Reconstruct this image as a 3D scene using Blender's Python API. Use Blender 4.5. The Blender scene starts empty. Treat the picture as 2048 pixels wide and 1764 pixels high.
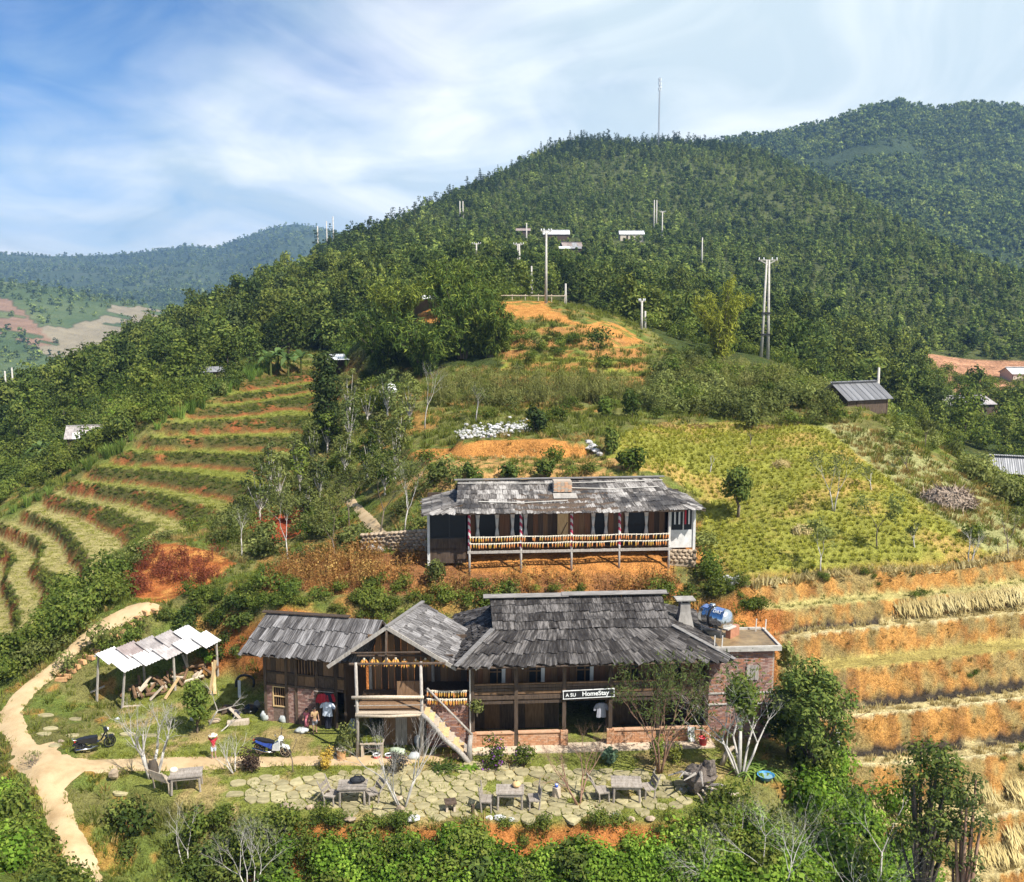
import bpy, bmesh, math, random
import numpy as np
from mathutils import Vector, Matrix, Quaternion
random.seed(7)
RNG = np.random.default_rng(11)
R = math.radians
scene = bpy.context.scene
COL = scene.collection

# ------------------------------------------------------------------ camera
FPX = 1967.0                 # focal length in pixels of a 2048 px wide picture
PITCH = R(8.2)
CAMZ = 20.0
cd = bpy.data.cameras.new('camera')
cam = bpy.data.objects.new('camera', cd)
COL.objects.link(cam)
cam.location = (0, 0, CAMZ)
cam.rotation_euler = (R(90) - PITCH, 0, 0)
cd.sensor_fit = 'HORIZONTAL'
cd.angle = 2 * math.atan(1024 / FPX)
cd.clip_start = 0.5
cd.clip_end = 30000
scene.camera = cam

# ------------------------------------------------------------------ light
SUN_TO = Vector((0.60, -0.55, 1.0)).normalized()
SUN_EL = math.asin(SUN_TO.z)
SUN_AZ = math.atan2(SUN_TO.x, SUN_TO.y)
sl = bpy.data.lights.new('sun', 'SUN')
sl.energy = 5.0
sl.angle = R(0.5)
sl.color = (1.0, 0.965, 0.905)
sun = bpy.data.objects.new('sun', sl)
COL.objects.link(sun)
sun.rotation_euler = SUN_TO.to_track_quat('Z', 'Y').to_euler()
sun.location = (60, -40, 120)

world = bpy.data.worlds.new('World')
scene.world = world
world.use_nodes = True
wn = world.node_tree
wn.nodes.clear()


def N(nt, t, **kw):
    n = nt.nodes.new(t)
    for k, v in kw.items():
        if k.startswith('i_'):
            n.inputs[k[2:].replace('_', ' ')].default_value = v
        else:
            setattr(n, k, v)
    return n


def math_node(nt, op, a, b=None, clamp=False):
    n = nt.nodes.new('ShaderNodeMath')
    n.operation = op
    n.use_clamp = clamp
    for i, v in enumerate((a, b)):
        if v is None:
            continue
        if hasattr(v, 'is_output'):
            nt.links.new(v, n.inputs[i])
        else:
            n.inputs[i].default_value = v
    return n.outputs[0]


def mix_col(nt, fac, a, b, mode='MIX'):
    n = nt.nodes.new('ShaderNodeMix')
    n.data_type = 'RGBA'
    n.blend_type = mode
    n.clamp_factor = True
    for s, v in ((n.inputs[0], fac), (n.inputs[6], a), (n.inputs[7], b)):
        if hasattr(v, 'is_output'):
            nt.links.new(v, s)
        elif isinstance(v, (tuple, list)):
            s.default_value = (*v[:3], 1)
        else:
            s.default_value = v
    return n.outputs[2]


def ramp(nt, fac, stops):
    n = nt.nodes.new('ShaderNodeValToRGB')
    cr = n.color_ramp
    while len(cr.elements) < len(stops):
        cr.elements.new(0.5)
    for e, (p, c) in zip(cr.elements, stops):
        e.position = p
        e.color = (*c, 1) if len(c) == 3 else c
    nt.links.new(fac, n.inputs[0])
    return n.outputs[0]


# sky: physical sky with high thin cloud drawn into the same dome of directions
sky = N(wn, 'ShaderNodeTexSky', sky_type='NISHITA', sun_disc=False, sun_elevation=SUN_EL, sun_rotation=SUN_AZ,
        altitude=1200, air_density=1.0, dust_density=0.6, ozone_density=1.6)
tc = N(wn, 'ShaderNodeTexCoord')
sep = N(wn, 'ShaderNodeSeparateXYZ')
wn.links.new(tc.outputs['Generated'], sep.inputs[0])
X, Y, Z = sep.outputs
# project directions on a cloud sheet overhead
zz = math_node(wn, 'ADD', math_node(wn, 'MAXIMUM', Z, 0.0), 0.20)
cx = math_node(wn, 'DIVIDE', X, zz)
cy = math_node(wn, 'DIVIDE', Y, zz)
comb = N(wn, 'ShaderNodeCombineXYZ')
wn.links.new(cx, comb.inputs[0])
wn.links.new(math_node(wn, 'MULTIPLY', cy, 0.80), comb.inputs[1])
big = N(wn, 'ShaderNodeTexNoise', noise_dimensions='2D', i_Scale=0.75, i_Detail=4.0, i_Roughness=0.52, i_Distortion=0.6)
wn.links.new(comb.outputs[0], big.inputs['Vector'])
fine = N(wn, 'ShaderNodeTexNoise', noise_dimensions='2D', i_Scale=2.4, i_Detail=7.0, i_Roughness=0.55, i_Distortion=0.5)
wn.links.new(comb.outputs[0], fine.inputs['Vector'])
# the deck opens over the high west (upper left of the view) and closes towards the east
open_ = math_node(wn, 'MULTIPLY', math_node(wn, 'MAXIMUM', Z, 0.0), math_node(wn, 'ADD', math_node(wn, 'MULTIPLY', X, -1.0), 0.12))
cov = math_node(wn, 'SUBTRACT', 1.16, math_node(wn, 'MULTIPLY', math_node(wn, 'MINIMUM', math_node(wn, 'MAXIMUM', open_, -0.02), 0.3), 9.4))
cov = math_node(wn, 'ADD', cov, math_node(wn, 'MULTIPLY', math_node(wn, 'SUBTRACT', big.outputs[0], 0.5), 1.25))
cov = math_node(wn, 'ADD', cov, math_node(wn, 'MULTIPLY', math_node(wn, 'SUBTRACT', fine.outputs[0], 0.5), 0.75))
covr = ramp(wn, cov, [(0.06, (0, 0, 0)), (0.40, (0.42, 0.42, 0.42)), (0.85, (0.93, 0.93, 0.93)), (1.0, (1, 1, 1))])
shade = N(wn, 'ShaderNodeTexNoise', noise_dimensions='2D', i_Scale=1.5, i_Detail=6.0, i_Roughness=0.5, i_Distortion=0.7)
wn.links.new(comb.outputs[0], shade.inputs['Vector'])
cloud = ramp(wn, shade.outputs[0], [(0.36, (6.3, 7.5, 8.1)), (0.50, (8.4, 9.2, 9.4)), (0.66, (10.8, 11.0, 10.8))])
blue = mix_col(wn, 1.0, sky.outputs[0], (0.24, 0.66, 1.08), 'MULTIPLY')
skycol = mix_col(wn, covr, blue, cloud)
bg = N(wn, 'ShaderNodeBackground', i_Strength=0.074)
wn.links.new(skycol, bg.inputs[0])
wo = N(wn, 'ShaderNodeOutputWorld')
wn.links.new(bg.outputs[0], wo.inputs[0])

vs = scene.view_settings
vs.view_transform = 'Standard'
vs.look = 'None'
vs.exposure = 0.66
vs.gamma = 1.0
vs.use_curve_mapping = False
scene.render.engine = 'CYCLES'
cy_ = scene.cycles
cy_.max_bounces = 5
cy_.diffuse_bounces = 2
cy_.glossy_bounces = 2
cy_.transmission_bounces = 3
cy_.transparent_max_bounces = 4
cy_.volume_bounces = 0
cy_.caustics_reflective = False
cy_.caustics_refractive = False
cy_.use_denoising = True
cy_.denoiser = 'OPENIMAGEDENOISE'
cy_.denoising_input_passes = 'RGB_ALBEDO_NORMAL'
cy_.denoising_prefilter = 'ACCURATE'
cy_.use_adaptive_sampling = True
cy_.adaptive_threshold = 0.02

# ------------------------------------------------------------------ picture <-> place
CP, SP = math.cos(PITCH), math.sin(PITCH)


def ray(px, py):
    u = (px - 1024) / FPX
    v = (py - 882) / FPX
    return u, CP - v * SP, -SP - v * CP


def at(px, py, D):
    """the point seen at that pixel of the photograph, D metres north of the camera"""
    u, y, z = ray(px, py)
    k = D / y
    return Vector((u * k, D, CAMZ + z * k))


def atz(px, py, z):
    """the point seen at that pixel that lies at height z"""
    u, y, dz = ray(px, py)
    k = (z - CAMZ) / dz
    return Vector((u * k, y * k, z))


def proj(x, y, z):
    z = z - CAMZ
    d = y * CP - z * SP
    up = y * SP + z * CP
    return 1024 + FPX * x / d, 882 - FPX * up / d


# ------------------------------------------------------------------ noise
def _hash(ix, iy, seed):
    h = (ix.astype(np.int64) * 374761393 + iy.astype(np.int64) * 668265263 + seed * 974634777) & 0xffffffff
    h = ((h ^ (h >> 13)) * 1274126177) & 0xffffffff
    return ((h ^ (h >> 16)) & 0xffff) / 65535.0


def vnoise(x, y, scale, seed=0, octaves=3, rough=0.5):
    x = np.asarray(x, float) / scale
    y = np.asarray(y, float) / scale
    out = np.zeros_like(x)
    amp, tot = 1.0, 0.0
    for o in range(octaves):
        ix, iy = np.floor(x), np.floor(y)
        fx, fy = x - ix, y - iy
        fx, fy = fx * fx * (3 - 2 * fx), fy * fy * (3 - 2 * fy)
        s = seed + o * 17
        a, b = _hash(ix, iy, s), _hash(ix + 1, iy, s)
        c, d = _hash(ix, iy + 1, s), _hash(ix + 1, iy + 1, s)
        out += amp * ((a * (1 - fx) + b * fx) * (1 - fy) + (c * (1 - fx) + d * fx) * fy)
        tot += amp
        amp *= rough
        x, y = x * 2.03 + 5.1, y * 2.03 + 1.7
    return out / tot


def inpoly(px, py, poly):
    px = np.asarray(px, float)
    py = np.asarray(py, float)
    ins = np.zeros(px.shape, bool)
    n = len(poly)
    for i in range(n):
        x1, y1 = poly[i]
        x2, y2 = poly[(i + 1) % n]
        if y1 == y2:
            continue
        c = ((y1 > py) != (y2 > py)) & (px < (x2 - x1) * (py - y1) / (y2 - y1) + x1)
        ins ^= c
    return ins


def sstep(a, b, x):
    t = np.clip((x - a) / (b - a), 0, 1)
    return t * t * (3 - 2 * t)


# ------------------------------------------------------------------ objects
def tag(o, label=None, cat=None, group=None, kind=None):
    if label: o['label'] = label
    if cat: o['category'] = cat
    if group: o['group'] = group
    if kind: o['kind'] = kind
    return o


def empty(name, loc=(0, 0, 0), rz=0.0, parent=None, **kw):
    o = bpy.data.objects.new(name, None)
    o.empty_display_size = 0.2
    COL.objects.link(o)
    o.location = loc
    o.rotation_euler = (0, 0, rz)
    if parent is not None: o.parent = parent
    return tag(o, **kw)


def link(name, me, mat=None, parent=None, loc=None, rot=None):
    o = bpy.data.objects.new(name, me)
    COL.objects.link(o)
    if mat is not None and not me.materials:
        me.materials.append(mat)
    if parent is not None: o.parent = parent
    if loc is not None: o.location = loc
    if rot is not None: o.rotation_euler = rot
    return o


def mesh_np(name, verts, faces, smooth=False):
    """faces: (n,3) or (n,4) int array"""
    me = bpy.data.meshes.new(name)
    verts = np.ascontiguousarray(verts, np.float32)
    faces = np.ascontiguousarray(faces, np.int32)
    k = faces.shape[1]
    me.vertices.add(len(verts))
    me.vertices.foreach_set('co', verts.ravel())
    me.loops.add(faces.size)
    me.loops.foreach_set('vertex_index', faces.ravel())
    me.polygons.add(len(faces))
    me.polygons.foreach_set('loop_start', np.arange(0, faces.size, k, dtype=np.int32))
    if smooth:
        me.polygons.foreach_set('use_smooth', np.ones(len(faces), bool))
    me.update(calc_edges=True)
    return me


def copy_tree(o, parent=None):
    c = o.copy()
    COL.objects.link(c)
    if parent is not None: c.parent = parent
    for ch in list(o.children): copy_tree(ch, c)
    return c


class MB:
    """collects simple solids and links them as ONE mesh object"""

    def __init__(self):
        self.v, self.f, self.m = [], [], []
        self.mi = 0

    def add(self, vs, fs):
        o = len(self.v)
        self.v += [tuple(p) for p in vs]
        self.f += [tuple(i + o for i in f) for f in fs]
        self.m += [self.mi] * len(fs)

    def box(self, c, s, rot=None, taper=1.0):
        """c centre, s full sizes"""
        hx, hy, hz = s[0] / 2, s[1] / 2, s[2] / 2
        vs = []
        for z in (-hz, hz):
            t = taper if z > 0 else 1.0
            vs += [Vector((-hx * t, -hy * t, z)), Vector((hx * t, -hy * t, z)), Vector((hx * t, hy * t, z)), Vector((-hx * t, hy * t, z))]
        if rot is not None:
            if not isinstance(rot, Matrix): rot = Matrix.Rotation(rot, 3, 'Z')
            vs = [rot @ p for p in vs]
        c = Vector(c)
        self.add([p + c for p in vs], [(3, 2, 1, 0), (4, 5, 6, 7), (0, 1, 5, 4), (1, 2, 6, 5), (2, 3, 7, 6), (3, 0, 4, 7)])
        return self

    def hexa(self, lo, hi):
        """lo, hi: four corners each (same order)"""
        self.add(list(lo) + list(hi), [(3, 2, 1, 0), (4, 5, 6, 7), (0, 1, 5, 4), (1, 2, 6, 5), (2, 3, 7, 6), (3, 0, 4, 7)])
        return self

    def bar(self, a, b, w, h=None, up=(0, 0, 1)):
        """rectangular bar between two points"""
        a, b = Vector(a), Vector(b)
        h = h or w
        d = (b - a).normalized()
        u = Vector(up)
        if abs(d.dot(u)) > 0.95: u = Vector((0, 1, 0))
        s = d.cross(u).normalized()
        u = s.cross(d).normalized()
        q = [(-s * w - u * h) / 2, (s * w - u * h) / 2, (s * w + u * h) / 2, (-s * w + u * h) / 2]
        self.hexa([a + p for p in q], [b + p for p in q])
        return self

    def tube(self, pts, rad, n=6, cap=True):
        pts = [Vector(p) for p in pts]
        if not isinstance(rad, (list, tuple)): rad = [rad] * len(pts)
        o = len(self.v)
        up = None
        rings = []
        for i, p in enumerate(pts):
            d = (pts[min(i + 1, len(pts) - 1)] - pts[max(i - 1, 0)])
            d = d.normalized() if d.length > 1e-9 else Vector((0, 0, 1))
            if up is None:
                up = d.orthogonal().normalized()
            up = (up - d * up.dot(d))
            up = up.normalized() if up.length > 1e-6 else d.orthogonal().normalized()
            s = d.cross(up)
            rings.append([p + (up * math.cos(2 * math.pi * k / n) + s * math.sin(2 * math.pi * k / n)) * rad[i] for k in range(n)])
        vs = [q for r in rings for q in r]
        fs = []
        for i in range(len(pts) - 1):
            for k in range(n):
                a, b = i * n + k, i * n + (k + 1) % n
                fs.append((a, b, b + n, a + n))
        if cap:
            fs.append(tuple(range(n))[::-1])
            fs.append(tuple((len(pts) - 1) * n + k for k in range(n)))
        self.add(vs, fs)
        return self

    def lathe(self, prof, c=(0, 0, 0), n=14, axis=None):
        """prof: list of (r, z)"""
        c = Vector(c)
        vs, fs = [], []
        for r, z in prof:
            for k in range(n):
                p = Vector((r * math.cos(2 * math.pi * k / n), r * math.sin(2 * math.pi * k / n), z))
                if axis is not None: p = axis @ p
                vs.append(p + c)
        for i in range(len(prof) - 1):
            for k in range(n):
                a, b = i * n + k, i * n + (k + 1) % n
                fs.append((a, b, b + n, a + n))
        fs.append(tuple(range(n))[::-1])
        fs.append(tuple((len(prof) - 1) * n + k for k in range(n)))
        self.add(vs, fs)
        return self

    def ball(self, c, r, n=8, m=6, jit=0.0, rnd=None):
        c = Vector(c)
        r = Vector(r) if not isinstance(r, (int, float)) else Vector((r, r, r))
        prof = []
        vs, fs = [], []
        for i in range(m + 1):
            t = math.pi * i / m
            for k in range(n):
                p = Vector((math.sin(t) * math.cos(2 * math.pi * k / n) * r.x, math.sin(t) * math.sin(2 * math.pi * k / n) * r.y, -math.cos(t) * r.z))
                if jit and 0 < i < m: p *= 1 + (rnd or random).uniform(-jit, jit)
                vs.append(p + c)
        for i in range(m):
            for k in range(n):
                a, b = i * n + k, i * n + (k + 1) % n
                fs.append((a, b, b + n, a + n))
        self.add(vs, fs)
        return self

    def mesh(self, name, mats=None, smooth=False):
        me = bpy.data.meshes.new(name)
        me.from_pydata(self.v, [], self.f)
        for m in (mats or []): me.materials.append(m)
        if mats and len(mats) > 1: me.polygons.foreach_set('material_index', self.m)
        if smooth: me.polygons.foreach_set('use_smooth', [True] * len(self.f))
        me.update()
        return me

    def build(self, name, mat=None, parent=None, smooth=False, loc=None, rz=None, **kw):
        mats = mat if isinstance(mat, (list, tuple)) else ([mat] if mat else [])
        o = link(name, self.mesh(name, mats, smooth), None, parent)
        if loc is not None: o.location = loc
        if rz is not None: o.rotation_euler = (0, 0, rz)
        return tag(o, **kw)


# ------------------------------------------------------------------ materials
MATS = {}


def mat_new(name):
    m = bpy.data.materials.new(name)
    m.use_nodes = True
    m.node_tree.nodes.clear()
    return m, m.node_tree


def finish(m, nt, shader):
    o = nt.nodes.new('ShaderNodeOutputMaterial')
    nt.links.new(shader, o.inputs[0])
    return m


def noise_fac(nt, scale, detail=4, rough=0.6, coord='Object', stretch=None, distortion=0.0):
    t = N(nt, 'ShaderNodeTexCoord')
    v = t.outputs[coord]
    if stretch is not None:
        mp = N(nt, 'ShaderNodeMapping')
        mp.inputs['Scale'].default_value = stretch
        nt.links.new(v, mp.inputs[0])
        v = mp.outputs[0]
    n = N(nt, 'ShaderNodeTexNoise', i_Scale=scale, i_Detail=detail, i_Roughness=rough, i_Distortion=distortion)
    nt.links.new(v, n.inputs['Vector'])
    return n.outputs[0]


def surf(name, c1, c2, scale=4.0, rough=0.85, stretch=None, bump=0.25, detail=5, rnd=0.0, spec=0.25, metallic=0.0, c3=None, coord='Object', bscale=None):
    """matte surface of two or three colours, mottled, with fine relief; rnd varies the tone from object to object"""
    if name in MATS: return MATS[name]
    m, nt = mat_new(name)
    f = noise_fac(nt, scale, detail, 0.65, coord, stretch)
    stops = [(0.32, c1), (0.68, c2)] if c3 is None else [(0.28, c1), (0.52, c2), (0.74, c3)]
    col = ramp(nt, f, stops)
    if rnd:
        oi = N(nt, 'ShaderNodeObjectInfo')
        k = math_node(nt, 'ADD', math_node(nt, 'MULTIPLY', oi.outputs['Random'], 2 * rnd), 1 - rnd)
        cb = N(nt, 'ShaderNodeCombineColor')
        for i in range(3): nt.links.new(k, cb.inputs[i])
        col = mix_col(nt, 1.0, col, cb.outputs[0], 'MULTIPLY')
    b = N(nt, 'ShaderNodeBsdfPrincipled', i_Roughness=rough, i_Metallic=metallic)
    b.inputs['Specular IOR Level'].default_value = spec
    nt.links.new(col, b.inputs['Base Color'])
    if bump:
        f2 = noise_fac(nt, bscale or scale * 3, 4, 0.7, coord, stretch)
        bp = N(nt, 'ShaderNodeBump', i_Strength=bump, i_Distance=0.02)
        nt.links.new(f2, bp.inputs['Height'])
        nt.links.new(bp.outputs[0], b.inputs['Normal'])
    MATS[name] = finish(m, nt, b.outputs[0])
    return m


def plain(name, c, rough=0.6, metallic=0.0, spec=0.4):
    if name in MATS: return MATS[name]
    m, nt = mat_new(name)
    f = noise_fac(nt, 9.0, 4)
    col = ramp(nt, f, [(0.3, tuple(x * 0.82 for x in c)), (0.7, tuple(min(1, x * 1.12) for x in c))])
    b = N(nt, 'ShaderNodeBsdfPrincipled', i_Roughness=rough, i_Metallic=metallic)
    b.inputs['Specular IOR Level'].default_value = spec
    nt.links.new(col, b.inputs['Base Color'])
    MATS[name] = finish(m, nt, b.outputs[0])
    return m


def leafmat(name, c1, c2, c3=None, trans=0.35, var=0.30, nscale=0.8, gloss=0.0):
    """foliage: diffuse with light coming through; hue shifts from plant to plant and clump to clump"""
    if name in MATS: return MATS[name]
    m, nt = mat_new(name)
    oi = N(nt, 'ShaderNodeObjectInfo')
    f = noise_fac(nt, nscale, 3, 0.7)
    g = N(nt, 'ShaderNodeNewGeometry')
    isl = g.outputs['Random Per Island']
    k = math_node(nt, 'ADD', math_node(nt, 'MULTIPLY', f, 0.45), math_node(nt, 'MULTIPLY', isl, 0.40))
    k = math_node(nt, 'ADD', k, math_node(nt, 'MULTIPLY', oi.outputs['Random'], 0.30))
    pt = N(nt, 'ShaderNodeTexNoise', i_Scale=0.035, i_Detail=3.0)
    nt.links.new(oi.outputs['Location'], pt.inputs['Vector'])
    k = math_node(nt, 'ADD', k, math_node(nt, 'MULTIPLY', math_node(nt, 'SUBTRACT', pt.outputs[0], 0.5), 0.75))
    stops = [(0.22, c1), (0.88, c2)] if c3 is None else [(0.20, c1), (0.55, c2), (0.90, c3)]
    col = ramp(nt, k, stops)
    v = math_node(nt, 'ADD', math_node(nt, 'MULTIPLY', math_node(nt, 'FRACT', math_node(nt, 'MULTIPLY', oi.outputs['Random'], 7.31)), 2 * var), 1 - var)
    cb = N(nt, 'ShaderNodeCombineColor')
    for i in range(3): nt.links.new(v, cb.inputs[i])
    col = mix_col(nt, 1.0, col, cb.outputs[0], 'MULTIPLY')
    d = N(nt, 'ShaderNodeBsdfDiffuse')
    t = N(nt, 'ShaderNodeBsdfTranslucent')
    nt.links.new(col, d.inputs[0])
    nt.links.new(mix_col(nt, 0.5, col, (1.0, 0.95, 0.35), 'MULTIPLY'), t.inputs[0])
    mx = N(nt, 'ShaderNodeMixShader', i_Fac=trans)
    nt.links.new(d.outputs[0], mx.inputs[1])
    nt.links.new(t.outputs[0], mx.inputs[2])
    MATS[name] = finish(m, nt, mx.outputs[0])
    return m
# ------------------------------------------------------------------ the lie of the land
# levels of the terraces on the two slopes (height of each tread's outer edge)
LZ = [-3.2, -2.0, -0.75, 0.5, 1.75, 3.0, 4.25, 5.5, 6.75, 8.0, 9.0, 9.8, 10.6]
RZ = [-8.6, -6.7, -4.8, -3.0, -1.3, 0.2, 1.7, 3.0, 4.0, 5.0]
LEDGE = {
    10.6: [(513, 765), (570, 755), (637, 747), (700, 742)],
    9.8: [(458, 793), (550, 778), (632, 767), (700, 760)],
    9.0: [(434, 813), (540, 800), (632, 791), (690, 788)],
    8.0: [(357, 846), (480, 838), (615, 832)],
    6.75: [(301, 875), (440, 873), (571, 873)],
    5.5: [(267, 902), (420, 906), (581, 914)],
    4.25: [(205, 935), (342, 943), (430, 955), (516, 970)],
    3.0: [(164, 964), (290, 981), (420, 1015)],
    1.75: [(116, 991), (219, 1017), (308, 1049)],
    0.5: [(58, 1023), (126, 1055), (155, 1080), (182, 1121)],
    -0.75: [(14, 1052), (68, 1070), (92, 1093), (79, 1124), (113, 1155)],
    -2.0: [(-40, 1080), (0, 1087), (27, 1110), (14, 1158), (34, 1206), (44, 1240)],
    -3.2: [(-80, 1130), (-40, 1160), (-20, 1210), (-5, 1260)],
}
REDGE = {
    5.0: [(1490, 1180), (1652, 1155), (1800, 1146), (1939, 1138), (2048, 1118), (2200, 1090)],
    4.0: [(1500, 1226), (1600, 1215), (1759, 1200), (1900, 1187), (2048, 1173), (2250, 1150)],
    3.0: [(1562, 1275), (1680, 1263), (1795, 1250), (1920, 1238), (2048, 1224), (2250, 1200)],
    1.7: [(1645, 1340), (1760, 1331), (1900, 1316), (2048, 1299), (2250, 1275)],
    0.2: [(1659, 1439), (1795, 1425), (1920, 1411), (2048, 1396), (2250, 1370)],
    -1.3: [(1680, 1537), (1800, 1528), (1918, 1518), (2048, 1504), (2250, 1480)],
    -3.0: [(1770, 1652), (1860, 1645), (1957, 1638), (2048, 1622), (2250, 1595)],
    -4.8: [(1850, 1775), (1957, 1758), (2048, 1741), (2250, 1710)],
    -6.7: [(1850, 1900), (2048, 1860)],
}
PD = [  # pixel, distance
    # main yard's surroundings, bank before it
    (-400, 1764, 30), (0, 1900, 27), (500, 1900, 29),
    # weed slope under the upper house
    (900, 1199, 51.0), (1150, 1199, 51.0), (1330, 1196, 51.0), (600, 1190, 51.5), (480, 1200, 52),
    (700, 1140, 54), (850, 1140, 53), (1000, 1150, 52.4), (1200, 1150, 52.4), (1330, 1150, 52.4), (1420, 1165, 52.4),
    (400, 1170, 56), (300, 1200, 54.5), (340, 1090, 62), (440, 1120, 60), (250, 1165, 57),
    (575, 1142, 57), (640, 1120, 58.5), (760, 1090, 58), (700, 1030, 66), (730, 1000, 68.5), (560, 1040, 69), (450, 1060, 70), (330, 1075, 70),
    (620, 950, 80), (700, 890, 82), (780, 800, 88), (660, 860, 90), (560, 940, 84),
    (600, 1000, 74), (800, 990, 64), (860, 940, 65),
    # cut bank and flats above the upper house
    (950, 935, 63), (1150, 935, 63), (1300, 940, 63), (850, 917, 67), (1000, 916, 66.5), (1190, 914, 66.5),
    (1000, 868, 72), (1150, 868, 72), (880, 880, 74), (1250, 860, 73),
    (950, 830, 80), (1150, 825, 81), (1300, 830, 80), (950, 798, 88), (1200, 795, 88), (1000, 755, 97), (1200, 750, 97), (1330, 780, 93),
    (1050, 722, 103), (1200, 715, 104), (1050, 700, 107), (1000, 660, 114), (1150, 660, 114), (1270, 690, 112), (1000, 622, 122), (1100, 622, 122), (1200, 640, 120),
    (1000, 603, 128), (1080, 603, 128), (850, 745, 105), (750, 720, 112), (900, 690, 112), (840, 625, 128), (700, 680, 122),
    # the long field on the right and its far edge
    (1420, 860, 76.5), (1550, 865, 75), (1400, 1000, 62), (1550, 1000, 60.5), (1450, 1080, 56.5), (1600, 1080, 56), (1750, 1050, 57), (1700, 900, 71), (1750, 980, 62),
    (1900, 1060, 57), (1900, 990, 66), (2000, 1080, 57),
    (1400, 795, 92), (1530, 770, 96), (1600, 785, 92), (1720, 812, 85), (1850, 885, 79), (1950, 960, 73), (2048, 1015, 69), (2200, 1060, 66),
    (1530, 715, 118), (1400, 720, 112), (1330, 700, 118),
    # left of the path and beyond the terraces
    (0, 1300, 55), (60, 1300, 54), (150, 1200, 60), (220, 1130, 66), (-300, 1500, 46), (-300, 1300, 60),
    (0, 1005, 96), (100, 935, 110), (200, 868, 114), (330, 808, 118), (480, 738, 125), (560, 720, 125),
    (100, 850, 132), (0, 835, 165), (300, 730, 172), (500, 630, 200), (620, 560, 230), (150, 775, 205), (300, 690, 262), (400, 645, 275), (500, 602, 285), (80, 790, 230), (200, 720, 255), (-300, 900, 150), (-400, 1100, 80),
    (-300, 900, 230), (0, 850, 250), (0, 880, 330), (130, 790, 320), (250, 745, 330), (400, 705, 340), (560, 562, 305), (640, 505, 390), (780, 457, 480), (900, 405, 560), (960, 375, 600), (1080, 312, 670), (1200, 290, 700), (1320, 285, 720), (1450, 295, 700),
    (1560, 325, 640), (1700, 390, 560), (1800, 450, 500), (1900, 500, 450), (2048, 570, 400), (2300, 680, 350),
    (300, 800, 400), (560, 640, 400), (640, 575, 480), (780, 520, 600), (900, 470, 700), (1080, 400, 850), (1320, 370, 900), (1560, 410, 830), (1700, 470, 720), (1900, 570, 580), (2048, 640, 520), (2300, 740, 450),
    (1000, 500, 330), (1250, 482, 390), (1110, 478, 390), (850, 480, 400), (700, 530, 290), (1500, 500, 430), (1600, 450, 500), (1700, 560, 360), (1300, 610, 205), (1500, 650, 195),
    (1650, 650, 250), (1800, 690, 270), (1950, 722, 262), (1100, 400, 520), (1350, 380, 560), (1700, 480, 450), (1900, 600, 350), (1300, 310, 690), (1000, 550, 230), (1150, 545, 250),
    (1000, 604, 150), (1150, 632, 150), (850, 640, 150), (1400, 690, 150), (2048, 725, 262), (2300, 740, 262),
    # the dip behind the right-hand edge
    (1700, 810, 120), (1850, 905, 110), (2048, 1040, 92), (1850, 800, 180), (2000, 800, 190), (2000, 765, 225), (2300, 820, 190), (2300, 1080, 90), (1950, 880, 130), (2048, 890, 130),
]
PZ = [  # pixel, height
    (180, 1764, -1.6), (130, 1660, -0.7), (70, 1560, -0.1), (20, 1470, 0.0), (10, 1400, 0.3), (110, 1335, 1.1), (200, 1262, 2.3), (300, 1222, 3.2),
    (30, 1700, -1.6), (-150, 1600, -1.6), (-100, 1450, -0.8), (0, 1640, -1.2),
    (190, 1390, 0.1), (300, 1385, 0.1), (420, 1400, 0.0), (530, 1440, 0.0), (700, 1450, 0.0), (940, 1490, 0.0), (1200, 1492, 0), (1450, 1480, 0.0), (1560, 1470, -0.1), (1600, 1520, -0.3), (1590, 1590, -0.5),
    (300, 1560, 0.0), (420, 1600, 0.0), (560, 1618, 0.0), (700, 1645, 0.0), (1000, 1655, 0.0), (1200, 1650, 0.0), (1350, 1645, 0), (1440, 1610, -0.1),
    (200, 1480, 0.0), (120, 1440, 0.05), (400, 1480, 0.0), (800, 1560, 0.0), (1200, 1560, 0.0),
    (250, 1660, -1.3), (330, 1764, -2.6), (450, 1700, -1.8),
    (1640, 1600, -1.0), (1700, 1660, -2.4), (1600, 1700, -2.2), (1750, 1764, -4.2), (1680, 1480, -0.6),
]
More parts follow.
